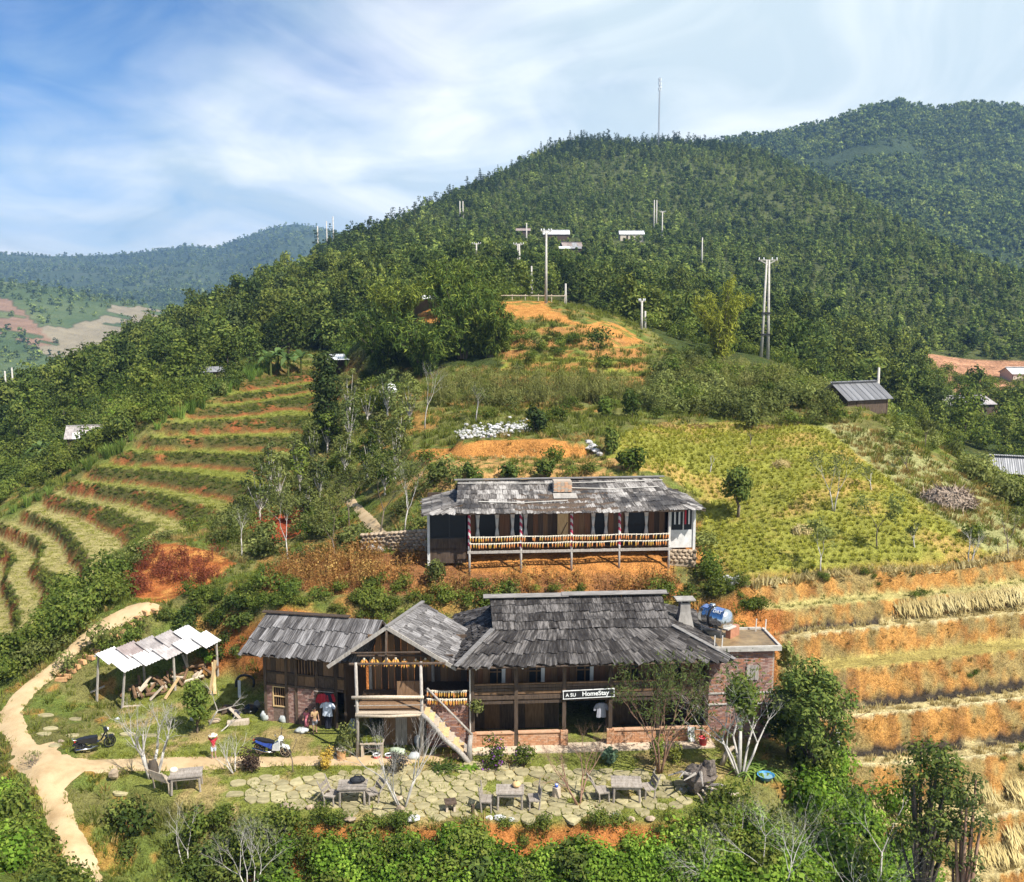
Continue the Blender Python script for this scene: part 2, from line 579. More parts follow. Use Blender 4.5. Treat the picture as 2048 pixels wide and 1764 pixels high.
PW = [  # place: x, y, z
    (-6, 35.25, -0.6), (0, 35.05, -0.6), (6, 35.25, -0.6), (-6, 34.8, -1.0), (0, 34.6, -1.0), (6, 34.8, -1.1), (-3, 33, -1.5), (4, 33, -1.6), (-11, 35.2, -1.5), (10.5, 35.2, -1.9), (0, 30, -2.8), (-8, 30, -2.8), (8, 30, -3.6), (14, 30, -6.5), (0, 25, -6),
    (-10, 26, -5.5), (12, 26, -8), (20, 26, -10), (-18, 26, -4),
    # foot and top of the bank behind the farmhouse
    (-12, 47.6, 0.0), (-8, 48.0, 0.0), (-3, 48.4, 0.0), (3, 48.4, 0.0), (9, 48.2, 0.2), (-13.8, 48.8, 0.1),
    (-12, 49.0, 3.0), (-8, 49.6, 3.3), (-3, 49.9, 3.4), (3, 49.9, 3.4), (9, 49.7, 3.4), (-15.5, 52.4, 3.2), (-13.5, 50.6, 3.2), (12.5, 49.0, 3.0), (12, 46.5, 0.6),
    (-19.5, 51.0, 1.4), (-17, 50.4, 0.2), (-15.5, 50.6, 0.2),
    # shelf of the upper house
    (-4, 54.0, 5.6), (2, 54.0, 5.6), (8, 54.0, 5.6), (-4, 58.5, 5.95), (2, 58.5, 5.95), (9, 58.5, 5.95), (-4, 60.6, 8.4), (2, 60.6, 8.6), (8, 60.6, 8.6), (11.5, 58, 5.6), (-8, 57.5, 5.8),
    (0, 68.4, 10.1), (4, 68.4, 10.15), (-3, 68.8, 10.0),
]
pts = [at(*p) for p in PD] + [atz(*p) for p in PZ] + [Vector(p) for p in PW]
for z, l in list(LEDGE.items()) + list(REDGE.items()):
    # one more point between each two
    l2 = []
    for a, b in zip(l[:-1], l[1:]):
        l2 += [a, ((a[0] + b[0]) / 2, (a[1] + b[1]) / 2)]
    l2.append(l[-1])
    pts += [atz(p[0], p[1], z) for p in l2]
P = np.array([tuple(p) for p in pts])
FU, FD = P[:, 0] / P[:, 1], np.log(P[:, 1])
FT = (P[:, 2] - CAMZ) / P[:, 1]


def _tps(r2):
    return 0.5 * r2 * np.log(np.maximum(r2, 1e-12))


n = len(P)
K = _tps((FU[:, None] - FU) ** 2 + (FD[:, None] - FD) ** 2) + np.eye(n) * 2e-4
A = np.zeros((n + 3, n + 3))
A[:n, :n] = K
A[:n, n:] = np.stack([np.ones(n), FU, FD], 1)
A[n:, :n] = A[:n, n:].T
W = np.linalg.solve(A, np.concatenate([FT, np.zeros(3)]))

GU = np.arange(-0.78, 0.7801, 0.0036)
ND = 150.0
GL1 = np.arange(math.log(24.0), math.log(ND), 0.0039)
GL2 = np.arange(GL1[-1] + 0.011, math.log(1000.0), 0.011)
GL = np.concatenate([GL1, GL2])
NROW, NCOL, NNEAR = len(GL), len(GU), len(GL1)
UU, LL = np.meshgrid(GU, GL)
YY = np.exp(LL)
XX = UU * YY


def rbf(u, l):
    out = np.empty(u.size)
    uf, lf = u.ravel(), l.ravel()
    for s in range(0, uf.size, 20000):
        a, b = uf[s:s + 20000], lf[s:s + 20000]
        k = _tps((a[:, None] - FU) ** 2 + (b[:, None] - FD) ** 2)
        out[s:s + 20000] = k @ W[:n] + W[n] + W[n + 1] * a + W[n + 2] * b
    return out.reshape(u.shape)


# coarse solve, bilinear refine (the surface is smooth)
cu, cl = np.arange(-0.80, 0.806, 0.0144), np.arange(math.log(23.5), math.log(1030.0), 0.0125)
CU, CL = np.meshgrid(cu, cl)
CT = rbf(CU, CL)


def bilin(grid, us, ls, u, l):
    iu = np.clip(np.searchsorted(us, u) - 1, 0, len(us) - 2)
    il = np.clip(np.searchsorted(ls, l) - 1, 0, len(ls) - 2)
    fu = np.clip((u - us[iu]) / (us[iu + 1] - us[iu]), 0, 1)
    fl = np.clip((l - ls[il]) / (ls[il + 1] - ls[il]), 0, 1)
    g = grid
    return (g[il, iu] * (1 - fu) + g[il, iu + 1] * fu) * (1 - fl) + (g[il + 1, iu] * (1 - fu) + g[il + 1, iu + 1] * fu) * fl


ZB = bilin(CT, cu, cl, UU, LL) * YY + CAMZ
PXg, PYg = proj(XX, YY, ZB)

# terraces: the slope cut into treads and risers
L_POLY = [(-200, 1060), (20, 1040), (60, 1012), (110, 982), (160, 955), (205, 925), (262, 892), (300, 866), (352, 838), (428, 806), (455, 786), (505, 758), (560, 735), (720, 715), (720, 800), (640, 835), (600, 880), (600, 925),
          (540, 985), (440, 1030), (330, 1075), (215, 1140), (190, 1200), (120, 1180), (70, 1280), (-20, 1330), (-250, 1330)]
R_POLY = [(1470, 1150), (1500, 1250), (1550, 1300), (1600, 1345), (1630, 1445), (1650, 1540), (1720, 1660), (1800, 1800), (1850, 1950), (2500, 1950), (2500, 1040), (2060, 1100), (1650, 1140)]


def wobble(x, y, amp, sc, seed):
    return (vnoise(x, y, sc, seed) - 0.5) * 2 * amp


def region(poly, d0, d1, amp=0.0, sc=3.0, seed=0):
    """mask of the grid points of the land inside an area seen in the photograph between two distances"""
    if amp:
        k = FPX / YY
        qx = PXg + wobble(XX, YY, amp, sc, seed) * k
        qy = PYg + wobble(XX, YY, amp, sc, seed + 50) * k * 0.4
    else:
        qx, qy = PXg, PYg
    return inpoly(qx, qy, poly) & (YY >= d0) & (YY <= d1)


def terrace(z, lev, tread=0.40, drop=0.10):
    """z cut to the levels; returns height and the share of riser"""
    lev = np.array(lev)
    i = np.clip(np.searchsorted(lev, z, side='right') - 1, 0, len(lev) - 2)
    lo, hi = lev[i], lev[i + 1]
    f = np.clip((z - lo) / (hi - lo), 0, 1)
    t = np.clip((f - tread) / (1 - tread), 0, 1)
    zz = lo + (hi - lo) * (drop * np.minimum(f / tread, 1) * 0 + t ** 0.8)
    rim = np.exp(-((f) / 0.05) ** 2) * 0.08
    return zz + rim, sstep(0.0, 0.12, t), np.where(f > tread, .34 + .66 * t, f / tread * .34), i


Lm = region(L_POLY, 50, 130, 0.3, 4, 1)
Rm = region(R_POLY, 30, 60, 0.25, 3, 2)
zj = ZB + wobble(XX, YY, 0.10, 2.2, 5) + wobble(XX, YY, 0.05, 0.7, 6)
zl, rl, fl_, il_ = terrace(zj, LZ, 0.42 + 0.24 * sstep(3.5, 0.5, ZB))
zr, rr, fr_, ir_ = terrace(ZB + wobble(XX, YY, 0.06, 1.6, 7), RZ, 0.62)


def soft(mask, it=3):
    m = mask.astype(float)
    for _ in range(it):
        m[1:-1, 1:-1] = (m[1:-1, 1:-1] * 2 + m[:-2, 1:-1] + m[2:, 1:-1] + m[1:-1, :-2] + m[1:-1, 2:]) / 6
    return m


Ls, Rs = soft(Lm, 4), soft(Rm, 4)
KM = region([(985, 775), (1000, 645), (1130, 645), (1285, 690), (1300, 775)], 92, 124, .8, 5, 15)
Ks = soft(KM, 3)
zk, rk, fk_, ik_ = terrace(ZB + wobble(XX, YY, .12, 3, 16), [10.5, 11.5, 12.5, 13.5, 14.6, 15.7, 16.8, 18.0, 19.4], 0.5)
CM = soft(region([(790, 924), (815, 905), (880, 878), (1165, 876), (1200, 922)], 62, 74, .15, 2, 17), 2)
ct_ = np.clip((ZB - 9.15) / 1.0, 0, 1)
zc = 9.15 + 1.0 * sstep(.58, .78, ct_) + wobble(XX, YY * .3, .06, .5, 18)
ZG = ZB * (1 - Ls) + zl * Ls
ZG = ZG * (1 - Ks) + zk * Ks
ZG = ZG * (1 - CM) + zc * CM
ZG = ZG * (1 - Rs) + zr * Rs
# level ground: yard, shelf of the upper house
YARD = [(-13.5, 48.2), (-15.2, 50.2), (-17.6, 50.0), (-19.0, 48.0), (-19.5, 44.5), (-19.0, 40.6), (-14.0, 37.4), (-9, 35.9), (-3, 35.45), (3, 35.5), (7.2, 35.7), (8.2, 37.4), (10.8, 39.0), (11.6, 44.6), (9.5, 48.2), (-12, 47.9)]
ym = soft(inpoly(XX + wobble(XX, YY, 0.25, 1.5, 8), YY + wobble(XX, YY, 0.2, 1.5, 9), YARD), 3)
ZG = ZG * (1 - ym) + 0.0 * ym
SHELF = [(-5.6, 53.6), (10.9, 53.6), (10.9, 59.2), (-5.6, 59.2)]
sm = soft(inpoly(XX, YY, SHELF), 3)
shelf_z = 5.55 + 0.4 * sstep(53.6, 55.0, YY)
ZG = ZG * (1 - sm) + shelf_z * sm
tr_r = np.clip((fr_ - .34) / .66, 0, 1)
ZG = ZG + Rs * np.sin(math.pi * tr_r) * (wobble(XX, YY * .2, .10, .9, 70) + wobble(XX, YY * .3, .12, .4, 71))
rough_ = (1 - ym) * (1 - np.maximum(Ls, Rs) * 0.7)
ZG = ZG + rough_ * (wobble(XX, YY, 0.16, 2.5, 20) + wobble(XX, YY, 0.05, 0.5, 21)) * np.clip(YY / 45, 0.5, 1) + ym * wobble(XX, YY, 0.02, 1.2, 22)
ZG = ZG + np.clip((YY - 140) / 120, 0, 1) * wobble(XX, YY, 1.6, 45, 23) * (YY / 300)
PXg, PYg = proj(XX, YY, ZG)


def ground_z(x, y):
    x, y = np.asarray(x, float), np.asarray(y, float)
    return bilin(ZG, GU, GL, x / y, np.log(y))


def gz(x, y):
    return float(ground_z(np.array([x]), np.array([y]))[0])


def hit(px, py, d0=25, d1=900):
    """where the ray through that pixel meets the land"""
    u, ry, rz = ray(px, py)
    ys = np.exp(np.arange(math.log(d0), math.log(d1), 0.0015))
    k = ys / ry
    zs = CAMZ + rz * k
    g = ground_z(u * k, ys)
    b = np.nonzero(zs <= g)[0]
    if not len(b): return None
    i = b[0]
    return Vector((u * k[i], ys[i], float(g[i])))


# ------------------------------------------------------------------ what covers the land (its own colours only)
ORANGE, REDSOIL, PALE = (0.45, 0.205, 0.058), (0.34, 0.115, 0.036), (0.50, 0.36, 0.20)
GRASS, LIME, OLIVE, DARKG = (0.125, 0.155, 0.035), (0.23, 0.25, 0.045), (0.16, 0.15, 0.05), (0.045, 0.062, 0.02)
STRAW, DRY, RUST, BLACK = (0.50, 0.40, 0.19), (0.30, 0.23, 0.09), (0.24, 0.11, 0.045), (0.035, 0.028, 0.025)
GC = np.empty(ZG.shape + (3,))
GC[:] = OLIVE
tint = vnoise(XX, YY, 6, 31)[..., None]
GC = GC * (0.7 + 0.6 * tint)


def paint(mask, c, k=1.0):
    m = (mask.astype(float) if mask.dtype == bool else mask)[..., None] * k
    GC[:] = GC * (1 - m) + np.array(c) * m


def speck(sc, lo, hi, seed):
    return sstep(lo, hi, vnoise(XX, YY, sc, seed, 4, 0.6))


AREAS = {
    'wood': ([(-400, 1000), (0, 960), (260, 820), (470, 720), (560, 690), (760, 740), (1010, 730), (990, 600), (1100, 590), (1300, 660), (1420, 740), (1560, 740), (1700, 800), (1900, 900), (2500, 1050), (2500, 400), (1300, 200), (-400, 500)], 100, 2000),
    'field': ([(1215, 940), (1225, 880), (1290, 850), (1500, 845), (1640, 850), (1760, 945), (1850, 1010), (1960, 1100), (2048, 1108), (1900, 1130), (1650, 1148), (1490, 1172), (1420, 1140), (1400, 1000), (1330, 945)], 50, 84),
    'field_pale': ([(1640, 850), (1700, 840), (1880, 925), (2010, 1010), (2048, 1035), (2100, 1110), (1980, 1105), (1850, 1010), (1760, 945)], 50, 84),
    'weeds': ([(500, 1190), (560, 1140), (700, 1110), (850, 1105), (930, 1135), (1340, 1135), (1390, 1190), (1330, 1200), (900, 1196), (600, 1185)], 50, 60),
    'mound': ([(240, 1165), (300, 1095), (350, 1085), (430, 1100), (470, 1125), (420, 1165), (330, 1205), (260, 1190)], 52, 66),
    'redhole': ([(510, 1020), (560, 1010), (620, 1020), (610, 1060), (540, 1085), (500, 1060)], 60, 76),
    'cutbank': ([(800, 918), (850, 895), (960, 880), (1100, 878), (1165, 888), (1185, 916)], 64, 71),
    'lowbank': ([(800, 920), (1260, 915), (1270, 960), (860, 985), (790, 985)], 58, 68),
    'knolltop': ([(985, 640), (980, 600), (1090, 600), (1140, 640), (1230, 650), (1285, 680), (1260, 720), (1230, 700), (1180, 660), (1080, 640)], 108, 132),
    'knollgreen': ([(1000, 760), (1010, 715), (1240, 715), (1290, 760), (1200, 775)], 92, 110),
    'plot': ([(800, 870), (830, 800), (1100, 795), (1250, 800), (1300, 830), (1200, 860), (1160, 870), (900, 880)], 70, 92),
    'valley': ([(1840, 745), (1850, 700), (2300, 690), (2300, 830), (1880, 830)], 175, 262),
}
masks = {}


def area(name, amp=0.5, sc=3.0, seed=3):
    if name not in masks:
        p, a, b = AREAS[name]
        masks[name] = region(p, a, b, amp, sc, seed)
    return masks[name]


paint(speck(2.0, 0.45, 0.62, 33), GRASS)
paint(speck(1.1, 0.60, 0.70, 34), ORANGE, 0.55)
paint(area('wood', 2.0, 8), DARKG, 0.9)
paint((YY > 160).astype(float), (0.085, 0.095, 0.035), 0.75)
f_ = area('field')
paint(f_, (0.255, 0.25, 0.05))
paint(f_ * speck(3.5, 0.50, 0.68, 36), (0.43, 0.28, 0.09), 0.8)
paint(area('field_pale', 0.6), (0.30, 0.29, 0.12))
paint(area('weeds', 0.6), RUST)
paint(area('weeds') * speck(1.2, 0.5, 0.66, 37), ORANGE, 0.8)
paint(area('mound', 0.6), REDSOIL)
paint(area('mound') * speck(0.8, 0.5, 0.6, 38), ORANGE)
paint(area('redhole', 0.8), (0.33, 0.07, 0.03))
paint(area('lowbank', 0.4), (0.45, 0.26, 0.10))
paint(area('lowbank') * speck(0.8, 0.48, 0.6, 39), GRASS, 0.9)
paint(area('cutbank', 0.2), ORANGE)
paint(area('knolltop', 1.2), (0.45, 0.21, 0.06))
paint(area('knollgreen', 1.0), (0.26, 0.28, 0.05))
paint(Ks * (1 - rk), (0.20, 0.21, 0.05))
paint(Ks * rk * speck(2.5, .35, .5, 49), (0.36, 0.175, 0.06), .9)
paint(area('knolltop', 1.2) * speck(1.5, .62, .7, 47), GRASS, .8)
paint(area('plot', 0.5), (0.17, 0.17, 0.055))
paint(area('plot') * speck(2.5, 0.56, 0.66, 40), ORANGE, 0.6)
# terraces on the left: mown green treads, red risers half grown over
tread_l = Ls * (1 - rl)
low = sstep(4.5, 1.0, ZB)[..., None]
tc_ = np.array((0.20, 0.21, 0.045)) * (1 - low) + np.array((0.34, 0.29, 0.115)) * low
m = tread_l[..., None]
GC[:] = GC * (1 - m) + tc_ * m * (0.85 + 0.3 * vnoise(XX, YY, 0.6, 41)[..., None]) + 0
paint(Ls * rl, (0.25, 0.088, 0.034))
paint(Ls * rl * speck(1.6, 0.28, 0.46, 42) * sstep(0.38, 0.55, fl_), (0.075, 0.080, 0.026), 0.95)
# terraces on the right: straw and stubble, a burnt strip at the foot of each riser
paint(Rs * (1 - rr), STRAW)
paint(Rs * rr, (0.39, 0.195, 0.056))
paint(Rs * rr * sstep(.50, .64, vnoise(XX, YY * .15, .55, 72)), (0.22, 0.105, 0.035), .8)
paint(Rs * rr * speck(0.7, 0.45, 0.62, 43), (0.25, 0.19, 0.075), 0.9)
paint(Rs * (fr_ < .035) * speck(1.2, .3, .45, 48), (0.55, 0.47, 0.26))
burnt = (np.isin(ir_, [4, 5]) | ((ir_ == 7) & (PXg < 1760))) & (fr_ > 0.20) & (fr_ < 0.40)
paint(Rs * burnt * speck(2.5, 0.15, 0.3, 44), BLACK, 0.96)
paint(Rs * (ir_ == 6) * (1 - rr), (0.34, 0.27, 0.085))
paint(Rs * (ir_ >= 8) * (1 - rr), (0.40, 0.34, 0.13))
# yard: mown grass, trodden earth
paint(ym, (0.20, 0.215, 0.05))
paint(ym * speck(1.6, 0.50, 0.64, 45), (0.40, 0.28, 0.13), 0.75)
# earth banks round the yard
bank = inpoly(XX, YY, [(-17.5, 50.4), (-15, 50.4), (-13.2, 48.4), (-9, 47.8), (9, 48.0), (13, 46), (14, 49.5), (9, 49.9), (-9, 49.8), (-13.5, 50.4), (-15.5, 52.2)])
paint(soft(bank), (0.38, 0.14, 0.042))
fb = inpoly(XX + wobble(XX, YY, 0.3, 1.2, 46), YY, [(-10, 35.7), (-3, 35.4), (7, 35.6), (8, 35), (8, 34.2), (-10, 34.2)])
paint(soft(fb, 2), (0.40, 0.155, 0.046))
paint(soft(region([(1380, 1195), (1480, 1215), (1560, 1280), (1480, 1290), (1380, 1260)], 44, 54), 2), (0.46, 0.20, 0.056))
paint(soft(inpoly(XX, YY, SHELF), 2), (0.45, 0.19, 0.058))
paint(soft(region([(930, 1100), (1345, 1100), (1345, 1150), (920, 1145)], 51, 54.5), 2), (0.46, 0.20, 0.058))
paint(region([(15, 880), (30, 860), (72, 846), (76, 862), (45, 888)], 90, 140, .5), ORANGE)
paint(region([(830, 640), (850, 610), (880, 612), (900, 630), (880, 650)], 110, 135, .5), ORANGE)
# far valley floor
va = area('valley', 2, 10)
paint(va, (0.40, 0.21, 0.12))
paint(soft(region([(1835, 750), (1900, 775), (1925, 795), (1850, 800)], 150, 262), 1), (0.10, 0.17, 0.06))
GC[:] = np.clip(GC * (0.80 + 0.40 * vnoise(XX, YY, 0.45, 60)[..., None]), 0.01, 0.9)


def land(name, r0, r1, mat, cols=slice(None)):
    X_, Y_, Z_ = XX[r0:r1, cols], YY[r0:r1, cols], ZG[r0:r1, cols]
    h, w = X_.shape
    idx = np.arange(h * w).reshape(h, w)
    q = np.stack([idx[:-1, :-1], idx[:-1, 1:], idx[1:, 1:], idx[1:, :-1]], -1).reshape(-1, 4)
    me = mesh_np(name, np.stack([X_, Y_, Z_], -1).reshape(-1, 3), q, True)
    a = me.color_attributes.new('cover', 'FLOAT_COLOR', 'POINT')
    c = np.concatenate([GC[r0:r1, cols].reshape(-1, 3), np.ones((h * w, 1))], 1).astype(np.float32)
    a.data.foreach_set('color', c.ravel())
    return tag(link(name, me, mat), kind='structure')


def ground_mat(name, s1, s2, bump):
    m, nt = mat_new(name)
    at_ = N(nt, 'ShaderNodeVertexColor', layer_name='cover')
    f1 = noise_fac(nt, s1, 6, 0.7)
    f2 = noise_fac(nt, s2, 5, 0.7)
    f3 = noise_fac(nt, s2 * 2.6, 3, 0.6)
    k = math_node(nt, 'ADD', math_node(nt, 'MULTIPLY', f1, 0.8), math_node(nt, 'ADD', math_node(nt, 'MULTIPLY', f2, 0.8), math_node(nt, 'MULTIPLY', f3, 1.0)))
    k = math_node(nt, 'ADD', math_node(nt, 'MULTIPLY', math_node(nt, 'SUBTRACT', k, 1.3), 2.2), 0.96)
    k = math_node(nt, 'MAXIMUM', k, 0.25)
    cb = N(nt, 'ShaderNodeCombineColor')
    for i in range(3): nt.links.new(k, cb.inputs[i])
    col = mix_col(nt, 1.0, at_.outputs[0], cb.outputs[0], 'MULTIPLY')
    b = N(nt, 'ShaderNodeBsdfDiffuse')
    nt.links.new(col, b.inputs[0])
    bp = N(nt, 'ShaderNodeBump', i_Strength=0.9, i_Distance=bump)
    nt.links.new(f2, bp.inputs['Height'])
    nt.links.new(bp.outputs[0], b.inputs['Normal'])
    return finish(m, nt, b.outputs[0])


land('ground', 0, NNEAR, ground_mat('earth_and_grass', 1.3, 7.0, 0.16))
land('wooded_hill', NNEAR - 1, NROW, ground_mat('hill_undergrowth', 0.12, 0.7, 0.8))

# ------------------------------------------------------------------ hills farther off
def far_hill(name, ridge, D, front, back, mat, foot, bumps, seed, du=0.004, nd=70, fields=()):
    """a ridge seen along a line of the photograph at distance D, its slope coming down to the height foot at distance front"""
    us = np.arange(ridge[0][0], ridge[-1][0] + 1, du * FPX)
    ys = np.interp(us, [p[0] for p in ridge], [p[1] for p in ridge])
    top = np.array([tuple(at(a, b, D)) for a, b in zip(us, ys)])
    t = np.linspace(0, 1, nd)
    Yd = np.where(t < 0.8, front + (D - front) * t / 0.8, D + (back - D) * (t - 0.8) / 0.2)
    uu = top[:, 0] / D
    X_ = Yd[:, None] * uu[None, :]
    Y_ = np.repeat(Yd[:, None], len(us), 1)
    g = np.where(Yd <= D, ((Yd - front) / (D - front)) ** 0.9, 1 - 0.5 * ((Yd - D) / (back - D)))[:, None]
    Z_ = foot + (top[:, 2][None, :] - foot) * g
    e = np.sin(np.clip(g, 0, 1) * math.pi) ** 0.8
    Z_ = Z_ + e * (vnoise(X_, Y_, bumps[0], seed, 4, 0.55) - 0.5) * bumps[1] * 2
    h, w = X_.shape
    idx = np.arange(h * w).reshape(h, w)
    q = np.stack([idx[:-1, :-1], idx[:-1, 1:], idx[1:, 1:], idx[1:, :-1]], -1).reshape(-1, 4)
    me = mesh_np(name, np.stack([X_, Y_, Z_], -1).reshape(-1, 3), q, True)
    qx, qy = proj(X_, Y_, Z_)
    qx = qx + (vnoise(X_, Y_, 60, seed + 1) - .5) * 40
    fc = np.zeros(X_.shape + (4,))
    for poly, c in fields:
        k = inpoly(qx, qy + (vnoise(X_, Y_, 50, seed + 2) - .5) * 16, poly) & (vnoise(X_, Y_ * 2.5, 55, seed + 3) > .36)
        fc[k] = (*c, 1)
        fc[k, :3] *= (0.75 + .5 * vnoise(X_, Y_ * 4, 22, seed + 4))[k][:, None]
    a = me.color_attributes.new('fields', 'FLOAT_COLOR', 'POINT')
    a.data.foreach_set('color', fc.reshape(-1, 4).astype(np.float32).ravel())
    tag(link(name, me, mat), kind='structure')
    return (X_, Y_, Z_, fc[..., 3] < .5)


def wood_mat(name, c1, c2, c3, scale, fields=None):
    m, nt = mat_new(name)
    f = noise_fac(nt, scale, 8, 0.75)
    col = ramp(nt, f, [(0.30, c1), (0.52, c2), (0.72, c3)])
    f2 = noise_fac(nt, scale * 6, 5, 0.7)
    vc = N(nt, 'ShaderNodeVertexColor', layer_name='fields')
    col = mix_col(nt, vc.outputs[1], col, vc.outputs[0])
    b = N(nt, 'ShaderNodeBsdfDiffuse')
    nt.links.new(col, b.inputs[0])
    bp = N(nt, 'ShaderNodeBump', i_Strength=1.0, i_Distance=6.0)
    nt.links.new(f2, bp.inputs['Height'])
    nt.links.new(bp.outputs[0], b.inputs['Normal'])
    return finish(m, nt, b.outputs[0])


RID_R = [(1300, 330), (1400, 290), (1490, 272), (1550, 268), (1600, 256), (1680, 236), (1740, 212), (1800, 204), (1840, 214), (1880, 218), (1950, 208), (2048, 214), (2200, 225), (2500, 260)]
RID_L = [(-500, 520), (-100, 512), (0, 508), (100, 512), (200, 510), (270, 506), (340, 498), (380, 492), (430, 496), (480, 478), (540, 456), (590, 447), (640, 455), (700, 470), (900, 500)]
RID_M = [(-500, 540), (-100, 556), (0, 562), (80, 570), (180, 588), (260, 604), (340, 618), (420, 640), (600, 690)]
H_R = far_hill('right_hill', RID_R, 1150, 620, 1500, wood_mat('right_hill_wood', (0.03, 0.045, 0.02), (0.045, 0.062, 0.026), (0.065, 0.08, 0.032), 0.010), -20, (160, 26), 71)
H_L = far_hill('far_mountain', RID_L, 3000, 1500, 3600, wood_mat('far_mountain_wood', (0.03, 0.045, 0.02), (0.06, 0.08, 0.035), (0.12, 0.13, 0.06), 0.005), -40, (420, 60), 72)
H_M = far_hill('valley_slope', RID_M, 1300, 800, 1700, wood_mat('valley_slope_green', (0.05, 0.08, 0.03), (0.09, 0.12, 0.045), (0.16, 0.17, 0.07), 0.008), -60, (200, 14), 73, fields=[([(150, 660), (230, 610), (330, 615), (330, 720), (180, 740), (60, 700), (30, 660), (90, 650)], (0.24, 0.20, 0.13)), ([(-40, 590), (10, 600), (60, 640), (110, 690), (60, 700), (-40, 660)], (0.24, 0.15, 0.095))])
# ------------------------------------------------------------------ leaves, crowns, stems
LIB = {}


def unit(v):
    return v / np.maximum(np.linalg.norm(v, axis=-1, keepdims=True), 1e-9)


def leaf_quads(pos, nrm, ln, wd, rng, droop=None):
    """a rhombic leaf at each point, facing nrm"""
    n = len(pos)
    r = rng.normal(size=(n, 3))
    if droop is not None: r = r * (1 - droop) + np.array([0, 0, -1.0]) * droop * 1.6
    t = unit(r - nrm * (r * nrm).sum(1, keepdims=True))
    b = np.cross(nrm, t)
    ln, wd = np.reshape(ln, (-1, 1)), np.reshape(wd, (-1, 1))
    v = np.stack([pos - t * ln, pos + b * wd, pos + t * ln, pos - b * wd], 1).reshape(-1, 3)
    f = np.arange(n * 4).reshape(n, 4)
    return v, f


def join(parts):
    vs, fs, o = [], [], 0
    for v, f in parts:
        vs.append(v)
        fs.append(f + o)
        o += len(v)
    return np.concatenate(vs), np.concatenate(fs)


def lobed(lobes, n, size, rng, shell=0.55, up=0.35, rnd=0.8, aspect=0.5, droop=None, flat=1.0):
    """leaves through ellipsoid lobes [(centre, radii)], denser towards the outside"""
    vol = np.array([r[0] * r[1] + r[0] * r[2] + r[1] * r[2] for c, r in lobes])
    k = rng.choice(len(lobes), n, p=vol / vol.sum())
    c = np.array([l[0] for l in lobes], float)[k]
    r = np.array([l[1] for l in lobes], float)[k]
    d = unit(rng.normal(size=(n, 3)))
    rad = shell + (1 - shell) * rng.random((n, 1)) ** 0.6
    rad *= 1 + 0.18 * rng.normal(size=(n, 1))
    pos = c + d * r * rad
    nrm = unit(unit(d / r) + rng.normal(size=(n, 3)) * rnd * 0.6 + np.array([0, 0, up]))
    s = size * (0.65 + 0.7 * rng.random(n))
    return leaf_quads(pos, nrm, s, s * aspect, rng, droop)


def blades(n, h, spread, w, rng, lean=0.6, base=0.05, seg=2):
    """grass blades rising from a small base and bending outwards"""
    a = rng.random(n) * 2 * math.pi
    r0 = base * np.sqrt(rng.random(n))
    hh = h * (0.55 + 0.45 * rng.random(n))
    out = spread * (0.2 + 0.8 * rng.random(n)) * lean
    d = np.stack([np.cos(a), np.sin(a), np.zeros(n)], 1)
    s = np.stack([-np.sin(a), np.cos(a), np.zeros(n)], 1)
    tw = rng.random(n) * math.pi
    s = s * np.cos(tw)[:, None] + d * np.sin(tw)[:, None]
    p0 = d * r0[:, None]
    vs, fs = [], []
    P_ = []
    for i in range(seg + 1):
        t = i / seg
        p = p0 + d * (out * t ** 1.7)[:, None] + np.array([0, 0, 1.0]) * (hh * (t - 0.18 * t ** 3))[:, None]
        ww = w * (1 - 0.92 * t ** 1.5)
        P_.append((p - s * ww, p + s * ww))
    v = np.stack([q for pr in P_ for q in pr], 1).reshape(-1, 3)
    m = 2 * (seg + 1)
    f = []
    base_i = np.arange(n)[:, None] * m
    for i in range(seg):
        f.append(base_i + np.array([2 * i, 2 * i + 1, 2 * i + 3, 2 * i + 2]))
    return v, np.concatenate(f)


def strip_leaf(p0, d, ln, w, bend, rng, seg=4):
    """one long arching leaf"""
    d = unit(np.array(d, float))
    s = unit(np.cross(d, [0, 0, 1.0]) + 1e-6)
    vs = []
    for i in range(seg + 1):
        t = i / seg
        p = np.array(p0) + d * ln * t + np.array([0, 0, -1.0]) * bend * ln * t * t
        ww = w * math.sin(math.pi * min(1, 0.12 + t * 0.88)) + 0.004
        vs += [p - s * ww, p + s * ww]
    f = [[2 * i, 2 * i + 1, 2 * i + 3, 2 * i + 2] for i in range(seg)]
    return np.array(vs), np.array(f)


# ---- colours of foliage (leaf albedo)
M_BUSH = leafmat('leaf_bush', (0.040, 0.066, 0.016), (0.115, 0.155, 0.030), (0.25, 0.27, 0.055))
M_BRIGHT = leafmat('leaf_bright_creeper', (0.060, 0.125, 0.016), (0.14, 0.235, 0.028), (0.27, 0.36, 0.055), var=0.32)
M_DARK = leafmat('leaf_dark_evergreen', (0.016, 0.028, 0.011), (0.036, 0.056, 0.018), (0.085, 0.105, 0.034), trans=.2)
M_TREE = leafmat('leaf_tree', (0.028, 0.048, 0.013), (0.080, 0.112, 0.027), (0.20, 0.22, 0.048), trans=.25)
M_OLIVE = leafmat('leaf_olive', (0.075, 0.092, 0.028), (0.165, 0.188, 0.055), (0.29, 0.30, 0.095))
M_PINE = leafmat('needle_pine', (0.022, 0.038, 0.016), (0.042, 0.062, 0.024), (0.075, 0.098, 0.034))
M_PLANT = leafmat('leaf_hill_trees', (0.030, 0.052, 0.015), (0.120, 0.168, 0.040), (0.30, 0.34, 0.080), var=0.42)
M_BAMBOO = leafmat('leaf_bamboo', (0.020, 0.038, 0.012), (0.070, 0.105, 0.022), (0.30, 0.33, 0.055), trans=.15)
